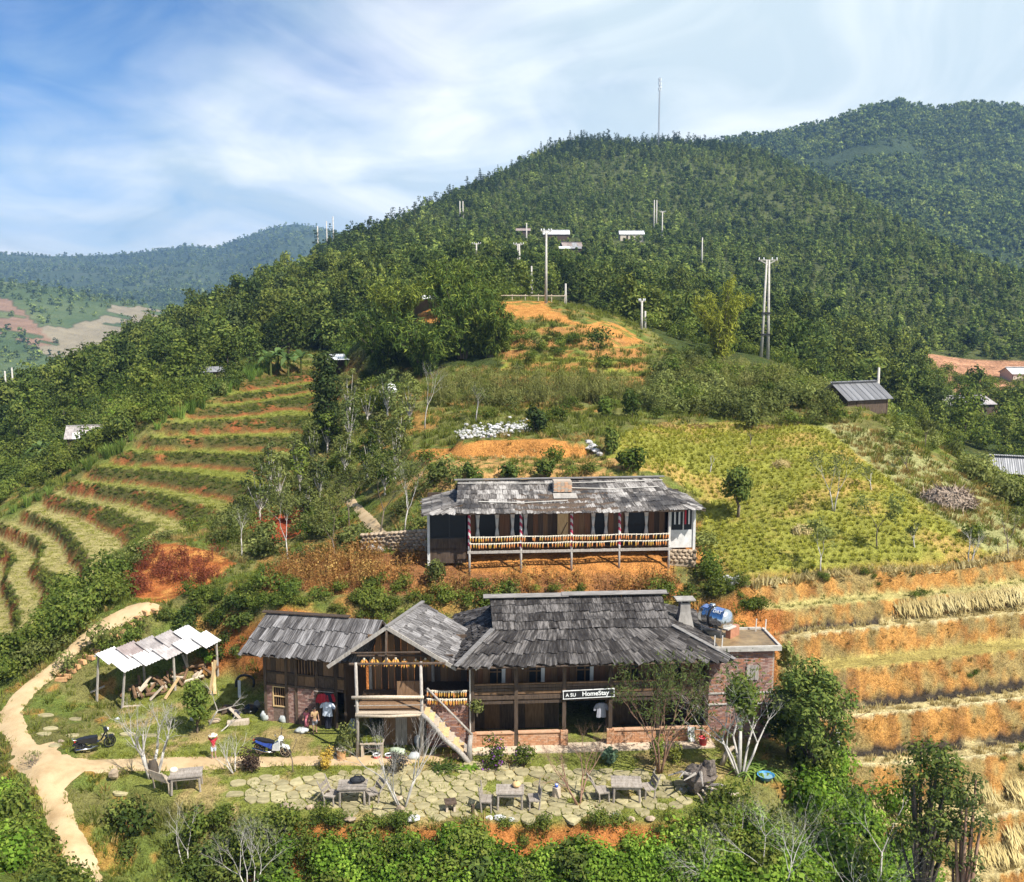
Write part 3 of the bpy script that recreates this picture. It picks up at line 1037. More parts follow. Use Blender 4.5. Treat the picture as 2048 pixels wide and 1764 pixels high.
M_BAMBOO_Y = leafmat('leaf_yellow_bamboo', (0.10, 0.12, 0.02), (0.24, 0.26, 0.04), (0.42, 0.42, 0.07))
M_BANANA = leafmat('leaf_banana', (0.06, 0.11, 0.035), (0.13, 0.20, 0.06), (0.24, 0.31, 0.13))
M_GRASS = leafmat('blade_grass', (0.085, 0.105, 0.022), (0.16, 0.185, 0.036), (0.27, 0.28, 0.06), trans=0.3)
M_YARDG = leafmat('blade_yard_grass', (0.115, 0.145, 0.022), (0.22, 0.24, 0.035), (0.34, 0.33, 0.06), trans=0.3)
M_CANE = leafmat('blade_cane', (0.07, 0.12, 0.025), (0.14, 0.22, 0.04), (0.26, 0.33, 0.08))
M_STRAW = leafmat('blade_straw', (0.36, 0.27, 0.11), (0.50, 0.40, 0.18), (0.66, 0.56, 0.30), trans=0.2, var=0.15)
M_DRY = leafmat('blade_dry_grass', (0.20, 0.135, 0.045), (0.32, 0.22, 0.075), (0.42, 0.31, 0.12), trans=0.2)
M_CROP = leafmat('leaf_field_crop', (0.15, 0.165, 0.022), (0.29, 0.29, 0.038), (0.48, 0.42, 0.080), trans=0.25, var=0.20)
M_RUST = leafmat('stalk_rusty_weed', (0.19, 0.075, 0.028), (0.33, 0.17, 0.055), (0.47, 0.33, 0.105), trans=0.2)
M_RED = leafmat('stalk_red_weed', (0.13, 0.035, 0.022), (0.22, 0.065, 0.035), (0.30, 0.11, 0.05), trans=0.2)
M_MAIZE = leafmat('leaf_maize', (0.11, 0.12, 0.035), (0.20, 0.205, 0.06), (0.33, 0.30, 0.12))
M_YELLOWB = leafmat('leaf_yellow_shrub', (0.25, 0.17, 0.03), (0.42, 0.28, 0.05), (0.55, 0.42, 0.10))
M_PURPLE = leafmat('petal_purple', (0.24, 0.08, 0.34), (0.36, 0.13, 0.46), trans=0.3)
M_WHITEF = leafmat('petal_white', (0.6, 0.6, 0.55), (0.8, 0.8, 0.75), trans=0.3)
M_WILLOW = leafmat('leaf_willow', (0.05, 0.075, 0.022), (0.115, 0.145, 0.045), (0.21, 0.235, 0.085))
M_BARK = surf('bark_brown', (0.10, 0.075, 0.055), (0.23, 0.18, 0.13), 6, stretch=(1, 1, 0.3), rnd=0.2)
M_BARKG = surf('bark_pale_grey', (0.30, 0.27, 0.24), (0.56, 0.52, 0.46), 7, stretch=(1, 1, 0.4), rnd=0.12)
M_BARKR = surf('bark_reddish', (0.20, 0.11, 0.075), (0.33, 0.20, 0.13), 6, stretch=(1, 1, 0.3), rnd=0.12)
M_BARKD = surf('bark_dark', (0.05, 0.04, 0.03), (0.13, 0.10, 0.075), 6, stretch=(1, 1, 0.3), rnd=0.2)


def proto(kind, i, v, f, mat):
    """a plant kept for the mass planting (never shown by itself)"""
    me = mesh_np(kind, v, f)
    me.materials.append(mat)
    o = bpy.data.objects.new(kind, me)
    c = LIB.get(kind)
    if c is None:
        c = LIB[kind] = bpy.data.collections.new(kind + '_kinds')
    c.objects.link(o)
    return o


def make_bush(rng, n, leaf, h=1.2, r=0.9, aspect=0.5):
    lobes = []
    for k in range(6):
        a = rng.random() * 6.28
        q = r * 0.6 * math.sqrt(rng.random())
        z = h * (0.35 + 0.4 * rng.random())
        s = r * (0.40 + 0.3 * rng.random())
        lobes.append(((q * math.cos(a), q * math.sin(a), z), (s, s, s * 0.85)))
    v, f = lobed(lobes, n, leaf, rng, aspect=aspect)
    v[:, 2] = np.maximum(v[:, 2], 0.0 + 0.06 * rng.random(len(v)))
    return v, f


rg = np.random.default_rng(5)
for i in range(4): proto('bush', i, *make_bush(rg, 460, 0.088), M_BUSH)
for i in range(3): proto('olive_bush', i, *make_bush(rg, 300, 0.10, 1.3, 0.9), M_OLIVE)
for i in range(4): proto('creeper', i, *make_bush(rg, 560, 0.078, 0.95, 0.95, 0.75), M_BRIGHT)
for i in range(3): proto('dark_bush', i, *make_bush(rg, 340, 0.11, 1.2, 0.9), M_TREE)
for i in range(3): proto('grass_tuft', i, *blades(26, 0.34, 0.34, 0.013, rg, base=0.16), M_GRASS)
for i in range(3): proto('yard_tuft', i, *blades(24, 0.12, 0.16, 0.010, rg, base=0.18), M_YARDG)
for i in range(3): proto('dry_tuft', i, *blades(26, 0.40, 0.36, 0.014, rg, base=0.15), M_DRY)
for i in range(3): proto('straw_tuft', i, *blades(24, 0.36, 0.18, 0.018, rg, base=0.13), M_STRAW)
for i in range(3): proto('cane', i, *blades(46, 1.7, 1.0, 0.035, rg, base=0.3, seg=3), M_CANE)
for i in range(3):
    a = blades(16, 0.40, 0.34, 0.028, rg, base=0.08)
    b = lobed([((0, 0, 0.30), (0.22, 0.22, 0.16))], 26, 0.055, rg)
    proto('crop', i, *join([a, b]), M_CROP)
for i in range(4):
    parts = []
    for s in range(9):
        a = rg.random() * 6.28
        q = 0.42 * math.sqrt(rg.random())
        h = 0.65 + 0.6 * rg.random()
        px_, py_ = q * math.cos(a), q * math.sin(a)
        tx, ty = px_ * 1.35 + rg.normal() * 0.06, py_ * 1.35 + rg.normal() * 0.06
        w = 0.010
        parts.append((np.array([[px_ - w, py_, 0], [px_ + w, py_, 0], [tx + w * .4, ty, h], [tx - w * .4, ty, h]]), np.array([[0, 1, 2, 3]])))
        m = 15
        t = 0.25 + 0.75 * rg.random(m)
        pos = np.stack([px_ + (tx - px_) * t, py_ + (ty - py_) * t, h * t], 1) + rg.normal(size=(m, 3)) * 0.05
        s_ = 0.035 + 0.025 * rg.random(m)
        parts.append(leaf_quads(pos, unit(rg.normal(size=(m, 3)) + [0, 0, .4]), s_, s_ * 0.6, rg))
    v, f = join(parts)
    proto('rusty_weed', i, v, f, M_RUST)
    proto('red_weed', i, v * np.array([1, 1, 0.75]), f, M_RED)
for i in range(3):
    parts = []
    for s in range(4):
        x0, y0 = rg.normal() * 0.25, rg.normal() * 0.25
        h = 1.5 + 0.6 * rg.random()
        parts.append((np.array([[x0 - .02, y0, 0], [x0 + .02, y0, 0], [x0 + .012, y0, h], [x0 - .012, y0, h]]), np.array([[0, 1, 2, 3]])))
        for l in range(7):
            a = rg.random() * 6.28
            z = h * (0.25 + 0.1 * l)
            parts.append(strip_leaf((x0, y0, z), (math.cos(a), math.sin(a), 0.7), 0.55 + .2 * rg.random(), 0.035, 0.75, rg, 3))
    proto('maize', i, *join(parts), M_MAIZE)


# ---- trees for the woods: crown leaves only at this distance, trunk below
def crown_round(rng, h, r, n, leaf, low=0.25, aspect=0.55, k=7):
    lobes = []
    for j in range(k):
        a = rng.random() * 6.28
        t = rng.random()
        z = h * (low + 0.15 + (0.72 - low) * t)
        q = r * 0.55 * math.sqrt(rng.random()) * (1.15 - 0.6 * t)
        s = r * (0.42 + 0.25 * rng.random()) * (1.1 - 0.35 * t)
        lobes.append(((q * math.cos(a), q * math.sin(a), z), (s, s, s * 0.8)))
    lobes.append(((0, 0, h * 0.82), (r * 0.45, r * 0.45, h * 0.16)))
    return lobed(lobes, n, leaf, rng, aspect=aspect)


def crown_cone(rng, h, r, n, leaf, low=0.12, aspect=0.35, tiers=9):
    """tiers of drooping boughs round an axis"""
    pos, nr = [], []
    t = rng.random(n) ** 1.25
    tier = np.floor(t * tiers) / tiers + 0.35 * rng.random(n) / tiers
    z = h * (low + (1 - low) * tier)
    rad = r * (1 - tier) ** 0.85 * (0.25 + 0.75 * rng.random(n) ** 0.5) + 0.04
    boughs = rng.integers(0, 7, n) * 0.9 + tier * 23 + rng.normal(size=n) * 0.28
    p = np.stack([rad * np.cos(boughs), rad * np.sin(boughs), z - 0.16 * rad + 0.10 * rng.normal(size=n)], 1)
    nrm = unit(np.stack([np.cos(boughs) * 0.5, np.sin(boughs) * 0.5, np.full(n, 0.8)], 1) + rng.normal(size=(n, 3)) * 0.55)
    s = leaf * (0.7 + 0.6 * rng.random(n))
    return leaf_quads(p, nrm, s, s * aspect, rng)


def crown_pine(rng, h, r, n, leaf, low=0.45):
    """loose flat clumps high on the stem"""
    lobes = []
    for j in range(9):
        a = rng.random() * 6.28
        t = j / 8
        q = r * (0.25 + 0.6 * rng.random()) * (1.05 - 0.6 * t)
        s = r * (0.30 + 0.2 * rng.random())
        lobes.append(((q * math.cos(a), q * math.sin(a), h * (low + (0.95 - low) * t)), (s, s, s * 0.45)))
    return lobed(lobes, n, leaf, rng, aspect=0.3)


for i in range(4): proto('hill_tree', i, *crown_cone(rg, 5.2, 1.9, 170, 0.42, 0.02, 0.5, 6), M_PLANT)
for i in range(4): proto('hill_tree', i + 4, *crown_round(rg, 4.6, 2.2, 190, 0.40, 0.0, 0.6), M_PLANT if i < 3 else M_TREE)
for i in range(2): proto('hill_tree', i + 8, *crown_round(rg, 3.0, 1.7, 130, 0.34, 0.0, 0.6, 5), (M_OLIVE, M_PLANT)[i])
for i in range(3): proto('wood_tree', i, *crown_round(rg, 7.0, 3.0, 420, 0.34, 0.05, 0.6), M_TREE)
for i in range(3): proto('ridge_pine', i, *crown_pine(rg, 9.0, 2.2, 200, 0.40, 0.25), M_PINE)
for i in range(2): proto('ridge_pine', i + 3, *crown_cone(rg, 9.5, 2.0, 220, 0.38, 0.10), M_PINE)
for i in range(3): proto('far_tree', i, *crown_round(rg, 9.0, 5.0, 40, 1.5, 0.0, 0.6), M_PLANT)

# ------------------------------------------------------------------ mass planting on the land
CELL = ((GU[1] - GU[0]) * YY[:-1, :-1]) * (YY[1:, :-1] - YY[:-1, :-1])


def sow(mask, per_m2, rng, jitter=True):
    """random places on the land: mask on the grid (0..1), plants per square metre"""
    lam = CELL * per_m2 * np.clip(np.asarray(mask, float)[:-1, :-1], 0, 1)
    cnt = rng.poisson(lam)
    il, iu = np.nonzero(cnt)
    rep = cnt[il, iu]
    il, iu = np.repeat(il, rep), np.repeat(iu, rep)
    a, b = rng.random(len(il)), rng.random(len(il))
    l = np.log(YY[il, iu]) * (1 - b) + np.log(YY[il + 1, iu]) * b
    u = UU[il, iu] * (1 - a) + UU[il, iu + 1] * a
    y = np.exp(l)
    x = u * y
    return np.stack([x, y, ground_z(x, y)], 1)


def scatter(name, pts, kind, scale=(0.8, 1.2), rng=RNG, tilt=0.12, sink=0.05, zs=None, rot=None):
    """one mass of plants of a kind over these places; scale: range or array"""
    pts = np.asarray(pts, float).reshape(-1, 3)
    n = len(pts)
    if n == 0: return None
    me = bpy.data.meshes.new(name)
    p = pts.copy()
    p[:, 2] -= sink
    me.vertices.add(n)
    me.vertices.foreach_set('co', p.astype(np.float32).ravel())
    s = np.asarray(scale, float)
    s = rng.uniform(s[0], s[1], n) if s.shape == (2,) else s
    sv = np.stack([s, s, s * (rng.uniform(0.8, 1.25, n) if zs is None else zs)], 1)
    a = me.attributes.new('scl', 'FLOAT_VECTOR', 'POINT')
    a.data.foreach_set('vector', sv.astype(np.float32).ravel())
    r = np.stack([rng.normal(size=n) * tilt, rng.normal(size=n) * tilt, rng.random(n) * 6.283 if rot is None else rot], 1)
    a = me.attributes.new('rot', 'FLOAT_VECTOR', 'POINT')
    a.data.foreach_set('vector', r.astype(np.float32).ravel())
    coll = LIB[kind]
    a = me.attributes.new('pick', 'INT', 'POINT')
    a.data.foreach_set('value', rng.integers(0, len(coll.objects), n).astype(np.int32))
    o = bpy.data.objects.new(name, me)
    COL.objects.link(o)
    ng = bpy.data.node_groups.new(name, 'GeometryNodeTree')
    ng.interface.new_socket('Geometry', in_out='INPUT', socket_type='NodeSocketGeometry')
    ng.interface.new_socket('Geometry', in_out='OUTPUT', socket_type='NodeSocketGeometry')
    gi, go = ng.nodes.new('NodeGroupInput'), ng.nodes.new('NodeGroupOutput')
    iop = ng.nodes.new('GeometryNodeInstanceOnPoints')
    ci = ng.nodes.new('GeometryNodeCollectionInfo')
    ci.inputs['Collection'].default_value = coll
    ci.inputs['Separate Children'].default_value = True
    ci.inputs['Reset Children'].default_value = True

    def att(nm, t):
        q = ng.nodes.new('GeometryNodeInputNamedAttribute')
        q.data_type = t
        q.inputs['Name'].default_value = nm
        return q.outputs['Attribute']

    ng.links.new(gi.outputs[0], iop.inputs['Points'])
    ng.links.new(ci.outputs[0], iop.inputs['Instance'])
    iop.inputs['Pick Instance'].default_value = True
    ng.links.new(att('pick', 'INT'), iop.inputs['Instance Index'])
    ng.links.new(att('rot', 'FLOAT_VECTOR'), iop.inputs['Rotation'])
    ng.links.new(att('scl', 'FLOAT_VECTOR'), iop.inputs['Scale'])
    ng.links.new(iop.outputs[0], go.inputs[0])
    md = o.modifiers.new('planting', 'NODES')
    md.node_group = ng
    return tag(o, kind='stuff')
# ------------------------------------------------------------------ plant cover
rs = np.random.default_rng(21)
NEARM = (YY < 150)
ON_PATH = np.zeros(ZG.shape, bool)


def pathline(pxs, zsnap=True):
    out = []
    for p in pxs:
        h = hit(p[0], p[1], 26, 120)
        out.append(h if h is not None else atz(p[0], p[1], 0))
    return out


def spline(pts, step=0.35):
    pts = [Vector(p) for p in pts]
    out = []
    for i in range(len(pts) - 1):
        p0, p1, p2, p3 = pts[max(i - 1, 0)], pts[i], pts[i + 1], pts[min(i + 2, len(pts) - 1)]
        n_ = max(2, int((p2 - p1).length / step))
        for k in range(n_):
            t = k / n_
            out.append(0.5 * ((2 * p1) + (p2 - p0) * t + (2 * p0 - 5 * p1 + 4 * p2 - p3) * t * t + (3 * p1 - p0 - 3 * p2 + p3) * t ** 3))
    out.append(pts[-1])
    return out


M_PATH = surf('trodden_path', (0.36, 0.24, 0.12), (0.50, 0.36, 0.20), 0.9, bump=0.5, detail=8, c3=(0.56, 0.42, 0.25), bscale=9)
PATHS = []


def make_path(name, pxs, w0, w1, seed):
    c = spline(pathline(pxs))
    n_ = len(c)
    V_, F_ = [], []
    K_ = 7
    for i, p in enumerate(c):
        d = (c[min(i + 1, n_ - 1)] - c[max(i - 1, 0)])
        d.z = 0
        d.normalize()
        s = Vector((d.y, -d.x, 0))
        w = (w0 + (w1 - w0) * i / n_) * (1 + 0.10 * math.sin(i * 0.33 + seed) + 0.05 * math.sin(i * 0.9))
        for k in range(K_):
            t = k / (K_ - 1) * 2 - 1
            q = p + s * (w * t / 2)
            V_.append((q.x, q.y, gz(q.x, q.y) + 0.045 - 0.06 * t * t))
        PATHS.append((p.x, p.y, w / 2))
    for i in range(n_ - 1):
        for k in range(K_ - 1):
            a = i * K_ + k
            F_.append((a, a + 1, a + K_ + 1, a + K_))
    me = mesh_np(name, np.array(V_), np.array(F_), True)
    return tag(link(name, me, M_PATH), kind='structure')


make_path('footpath', [(190, 1790), (160, 1715), (128, 1650), (105, 1590), (75, 1530), (40, 1480), (22, 1430), (52, 1385), (105, 1340), (150, 1297), (200, 1258), (250, 1232), (318, 1218)], 1.15, 1.25, 0)
make_path('yard_path', [(75, 1530), (150, 1530), (260, 1531), (420, 1527), (580, 1523), (700, 1522), (800, 1521), (930, 1512)], 1.7, 0.75, 2)
make_path('path_fork', [(62, 1500), (95, 1535), (150, 1560)], 2.2, 1.6, 1)
make_path('hill_path', [(770, 1075), (745, 1050), (722, 1024), (700, 1000)], 0.8, 0.6, 4)
PA = np.array(PATHS)
for x_, y_, w_ in PATHS:
    iu0, iu1 = np.searchsorted(GU, [(x_ - w_ - .2) / y_, (x_ + w_ + .2) / y_])
    il0, il1 = np.searchsorted(GL, np.log([max(24, y_ - w_ - .2), y_ + w_ + .2]))
    ON_PATH[il0:il1 + 1, iu0:iu1 + 1] |= (XX[il0:il1 + 1, iu0:iu1 + 1] - x_) ** 2 + (YY[il0:il1 + 1, iu0:iu1 + 1] - y_) ** 2 < (w_ * 0.95) ** 2

PATHBUF = np.zeros(ZG.shape, bool)
for x_, y_, w_ in PATHS:
    PATHBUF |= (XX - x_) ** 2 + (YY - y_) ** 2 < (w_ + .75) ** 2 if y_ < 45 else False
FREE = ~ON_PATH & (YY < 150)
HOUSES = inpoly(XX, YY, [(-11.5, 40.6), (10.9, 40.6), (10.9, 48.2), (-11.5, 48.2)]) | inpoly(XX, YY, [(-5.4, 51.8), (10.6, 51.8), (10.6, 59.5), (-5.4, 59.5)])
FREE &= ~HOUSES
BARE = inpoly(XX, YY, [tuple(atz(x, y, 0)[:2]) for x, y in ((1480, 1550), (1570, 1545), (1590, 1585), (1540, 1600), (1480, 1590))])
FREE &= ~BARE
YARDM = inpoly(XX, YY, YARD)
TERR = (Ls > 0.4) | (Rs > 0.4)
soil = np.maximum.reduce([area(k).astype(float) for k in ('weeds', 'mound', 'redhole', 'cutbank', 'knolltop')])
wood = area('wood').astype(float)
field = np.maximum(area('field'), area('field_pale')).astype(float)
MIDPLOT = region([(860, 720), (1000, 640), (1290, 690), (1345, 850), (1240, 940), (820, 930), (800, 870)], 60, 130)
open_m = FREE * (1 - ym) * (~TERR) * (1 - soil) * (1 - field) * (1 - wood)
near = (YY < 62)
CLUMP = vnoise(XX, YY, 3.0, 91, 3)
CLUMP2 = vnoise(XX, YY, 5.0, 92, 3)

HUTS = [(1112, 480, 385, 9), (1262, 486, 388, 9), (1142, 516, 330, 6), (1140, 532, 320, 7), (846, 622, 127, 3.5), (680, 690, 121, 3.5), (176, 908, 108, 4), (1706, 812, 86, 4), (425, 792, 121, 3), (2050, 765, 232, 10), (2040, 975, 110, 5), (1915, 825, 165, 8), (1046, 482, 395, 5), (1529, 712, 119, 5), (1440, 735, 108, 4), (1283, 655, 125, 3), (1092, 606, 127, 3)]
CLEAR = np.zeros(ZG.shape, bool)
for x_, y_, d_, r_ in HUTS:
    c_ = at(x_, y_, d_)
    CLEAR |= (np.abs(XX - c_.x) < r_) & (YY > d_ - r_ * 2.6) & (YY < d_ + r_ * .8)
# grasses
scatter('meadow_grass', sow(open_m * (YY < 70) * (speck(2.0, 0.3, 0.5, 93) * 0.8 + .2), 2.6, rs), 'grass_tuft', (0.7, 1.7))
scatter('hillside_grass', sow(open_m * (YY >= 70), 1.0, rs), 'grass_tuft', (1.2, 2.4))
scatter('dry_grass', sow(open_m * (YY < 110) * sstep(0.5, 0.65, CLUMP2), 1.0, rs), 'dry_tuft', (0.7, 1.6))
scatter('yard_grass', sow(FREE * ym * speck(1.2, 0.36, 0.55, 94), 7.0, rs), 'yard_tuft', (0.7, 1.5), sink=0.01)
pe = np.zeros(ZG.shape, bool)
pe[1:-1, 1:-1] = ~ON_PATH[1:-1, 1:-1] & (ON_PATH[:-2, 1:-1] | ON_PATH[2:, 1:-1] | ON_PATH[1:-1, :-2] | ON_PATH[1:-1, 2:])
pe = soft(pe, 2) > .12
scatter('path_edge_grass', sow(pe * (YY < 60), 9.0, rs), 'yard_tuft', (0.8, 1.7), sink=0.0)
# rusty weeds below the upper house, red weeds on the mound
wd = area('weeds', 0.6).astype(float) * FREE
scatter('rusty_weeds', sow(wd, 3.4, rs), 'rusty_weed', (0.7, 1.25))
scatter('weed_grass', sow(wd * sstep(.42, .6, CLUMP), 2.0, rs), 'dry_tuft', (0.9, 1.6))
scatter('red_weeds', sow(area('mound', 0.6) * sstep(0.38, 0.52, vnoise(XX, YY, 2.2, 95)), 3.4, rs), 'red_weed', (0.7, 1.2))
# rows of the sloping field
fx0, fx1, fy0, fy1 = 5, 50, 50, 84
gx, gy = np.meshgrid(np.arange(fx0, fx1, 0.46), np.arange(fy0, fy1, 0.50))
ang = 0.32
qx = gx * math.cos(ang) - gy * math.sin(ang) * 0.25 + 9
qy = gy + gx * math.sin(ang) * 0.4 - 8
qx = (qx + rs.normal(size=qx.shape) * 0.07).ravel()
qy = (qy + rs.normal(size=qy.shape) * 0.07).ravel()
def mask_at(mask, x, y):
    iu = np.clip(np.searchsorted(GU, x / y), 0, NCOL - 1)
    il = np.clip(np.searchsorted(GL, np.log(y)), 0, NROW - 1)
    return np.asarray(mask, float)[il, iu]
ok = (mask_at(area('field'), qx, qy) > 0.5) & (qx / qy < 0.75) & (rs.random(qx.shape) < 0.97)
qx, qy = qx[ok], qy[ok]
scatter('field_crop', np.stack([qx, qy, ground_z(qx, qy)], 1), 'crop', (0.58, 0.95), rs, rot=None)
scatter('field_edge_grass', sow(area('field_pale', .6), 2.6, rs), 'dry_tuft', (0.8, 1.5))
scatter('field_edge_weeds', sow(area('field_pale', .6), 1.6, rs), 'grass_tuft', (1.0, 2.0))
rowl = region([(800, 921), (1190, 917), (1190, 912), (800, 916)], 62, 72)
scatter('pale_plant_row', sow(rowl, 10.0, rs), 'straw_tuft', (.5, .9))
scatter('cut_bank_weeds', sow(CM * sstep(.5, .62, vnoise(XX, YY, 1.2, 55)), 1.6, rs), 'grass_tuft', (.6, 1.2))
scatter('knoll_terrace_plants', sow(Ks * sstep(.42, .58, CLUMP), 1.1, rs), 'grass_tuft', (1.5, 2.6))
scatter('knoll_terrace_bushes', sow(Ks * rk * sstep(.5, .6, CLUMP2), .5, rs), 'bush', (.5, 1.1))
# maize and plots above the upper house
mz = region([(870, 815), (880, 775), (1000, 765), (1250, 770), (1330, 800), (1200, 815), (1000, 820)], 80, 98, 0.4, 3, 7)
scatter('maize_plants', sow(mz, 1.5, rs), 'maize', (0.75, 1.05))
mz2 = region([(1330, 800), (1380, 750), (1520, 745), (1600, 770), (1560, 800), (1440, 800)], 80, 105, 0.4, 3, 8)
scatter('maize_patch', sow(mz2, 1.2, rs), 'maize', (0.8, 1.1))
plot = area('plot') * (1 - mz)
scatter('plot_greens', sow(plot, 2.0, rs), 'grass_tuft', (1.0, 1.8))
scatter('knoll_grass', sow(area('knollgreen'), 2.2, rs), 'yard_tuft', (2, 3.4))
# terraces on the left
tl = Ls * (1 - rl)
scatter('terrace_stubble', sow(tl * (ZB < 4.0), 3.6, rs), 'straw_tuft', (0.2, 0.34))
scatter('terrace_turf', sow(tl, 5.0, rs), 'yard_tuft', (0.8, 1.4), sink=0.01)
hang = Ls * rl * sstep(0.24, 0.44, vnoise(XX, YY, 2.6, 96)) * sstep(0.46, 0.62, fl_) * sstep(0.98, 0.88, fl_)
scatter('terrace_bank_plants', sow(hang, 9.0, rs), 'dark_bush', (0.15, 0.28), zs=0.6)
scatter('terrace_bank_grass', sow(Ls * rl * sstep(0.45, 0.8, fl_), 5.0, rs), 'grass_tuft', (0.7, 1.3))
# terraces on the right
tr = Rs * (1 - rr)
band = ((fr_ < 0.22) | ~np.isin(ir_, [4, 5])) & (ir_ != 6) & (ir_ != 8)
scatter('terrace_sprouts', sow(tr * (ir_ == 8), 5.0, rs), 'grass_tuft', (.5, .9))
scatter('rice_stubble', sow(tr * band, 9.0, rs), 'straw_tuft', (0.65, 1.1))
scatter('bank_dry_grass', sow(Rs * rr * sstep(0.34, 0.52, vnoise(XX, YY, 1.2, 97)), 4.5, rs), 'dry_tuft', (0.35, 0.8))
scatter('bank_weeds', sow(Rs * rr * sstep(0.60, 0.72, vnoise(XX, YY, 2.0, 98)), 1.6, rs), 'bush', (0.2, 0.42))
# scrub on the slopes
scrub = open_m * (1 - .8 * MIDPLOT) * sstep(0.46, 0.60, CLUMP)
scatter('slope_scrub', sow(scrub * (YY > 48) * (YY < 110), 0.30, rs), 'bush', (0.5, 1.15))
scatter('slope_olive_scrub', sow(open_m * (1 - .85 * MIDPLOT) * sstep(0.48, 0.62, CLUMP2) * (YY > 48) * (YY < 120), 0.22, rs), 'olive_bush', (0.5, 1.2))
gul = region([(420, 1080), (520, 960), (600, 860), (650, 800), (720, 770), (800, 800), (820, 860), (790, 960), (700, 1000), (640, 1080), (560, 1120), (460, 1110)], 56, 100, 0.8, 3, 9)
scatter('gully_scrub', sow(gul * FREE * (~TERR), 0.22, rs), 'olive_bush', (0.6, 1.3))
# green band along the top of the bank behind the farmhouse, and the bank's flanks
bt = inpoly(XX + wobble(XX, YY, .3, 1.5, 99), YY, [(-18, 52.2), (-15.5, 52.0), (-13.4, 50.3), (-9, 49.7), (9, 49.8), (13.5, 48.6), (14.5, 50.0), (9, 51.4), (-9, 51.5), (-13, 52.3), (-19, 54.5)])
scatter('bank_top_shrubs', sow(bt, 2.2, rs), 'bush', (0.35, 0.8))
bf = inpoly(XX, YY, [(-19.5, 51.2), (-17.4, 50.6), (-15.6, 50.8), (-13.8, 49.8), (-13.8, 51), (-15.5, 52.6), (-19, 53)])
scatter('bank_face_shrubs', sow(bf, 2.2, rs), 'dark_bush', (0.4, 0.9))
# low ground on the left, along the path
lw = region([(-400, 1050), (0, 1250), (60, 1290), (110, 1180), (200, 1130), (240, 1160), (250, 1190), (190, 1240), (80, 1340), (0, 1400), (-400, 1500)], 48, 90, .5, 3, 10)
scatter('path_side_bushes', sow(lw * FREE * (~TERR), 0.9, rs), 'bush', (0.7, 1.5))
lf = inpoly(XX, YY, [(-40, 25), (-17.2, 25), (-17.0, 35), (-19.5, 39.5), (-21.5, 43), (-40, 46)]) * FREE
scatter('path_side_creepers', sow(lf * (~PATHBUF), 1.1, rs), 'creeper', (0.5, 1.05))
scatter('path_side_shrubs', sow(lf * (~PATHBUF), 0.7, rs), 'bush', (0.6, 1.2))
# the slope before the yard: bright creepers, darker shrubs between
fs = inpoly(XX, YY, [(-16.8, 26), (-16.6, 33.5), (-17.5, 37.6), (-13.5, 37.3), (-9.2, 35.7), (-5, 34.6), (3, 34.4), (7.3, 35.3), (8.6, 37.0), (11.3, 38.8), (14, 41), (15, 33), (14, 24)]) * FREE
scatter('slope_creepers', sow(fs * (YY < 35.0) * (XX > -9.5), 4.2, rs), 'creeper', (0.5, 0.95))
scatter('slope_creepers_east', sow(fs * (XX > 6.5), 1.5, rs), 'creeper', (0.6, 1.2))
scatter('slope_shrubs', sow(fs * (~PATHBUF) * sstep(.46, .58, CLUMP), 1.5, rs), 'bush', (0.6, 1.2))
scatter('slope_dark_shrubs', sow(fs * (~PATHBUF) * sstep(.54, .62, CLUMP2), 1.0, rs), 'dark_bush', (0.7, 1.2))
scatter('slope_west_shrubs', sow(fs * (~PATHBUF) * (XX < -5.5) * sstep(.40, .52, CLUMP), 1.1, rs), 'bush', (0.4, 0.9))
scatter('slope_west_grass', sow(fs * (XX < -5.5), 3.5, rs), 'grass_tuft', (0.8, 1.6))
ed = inpoly(XX, YY, [(-10, 35.9), (-3, 35.5), (7, 35.6), (8, 36.5), (8.4, 35.6), (7, 35.2), (-3, 35.05), (-10, 35.4)])
scatter('yard_edge_plants', sow(ed, 5.5, rs), 'bush', (0.26, 0.62))
rb = region([(1560, 1560), (1640, 1490), (1700, 1560), (1790, 1640), (1880, 1770), (1800, 1900), (1400, 1900)], 28, 44, .3, 2, 11)
scatter('gully_creepers', sow(rb * FREE, 1.6, rs), 'creeper', (0.6, 1.25))
# cane along the left edge of the terraces
ce = region([(-60, 1075), (20, 1030), (60, 1000), (110, 970), (160, 940), (205, 912), (265, 880), (300, 850), (350, 822), (430, 790), (455, 770), (505, 742), (560, 715), (700, 690), (700, 735), (560, 752), (508, 778),
            (455, 800), (425, 822), (350, 855), (300, 880), (262, 905), (205, 940), (160, 968), (110, 995), (60, 1024), (20, 1052)], 50, 125, 0.5, 3, 12)
scatter('cane_grass', sow(ce * (Ls < 0.5), 1.3, rs), 'cane', (0.6, 1.1))
ls_ = region([(-60, 900), (130, 825), (330, 795), (430, 775), (520, 730), (440, 785), (300, 850), (200, 905), (100, 965), (-60, 1050)], 85, 150, 1, 4, 14)
scatter('left_slope_bushes', sow(ls_ * (Ls < .4) * (~CLEAR), 0.42, rs), 'bush', (0.8, 1.8))
scatter('left_slope_dark_bushes', sow(ls_ * (Ls < .4) * (~CLEAR) * sstep(.45, .6, CLUMP2), 0.4, rs), 'dark_bush', (0.9, 2.0))
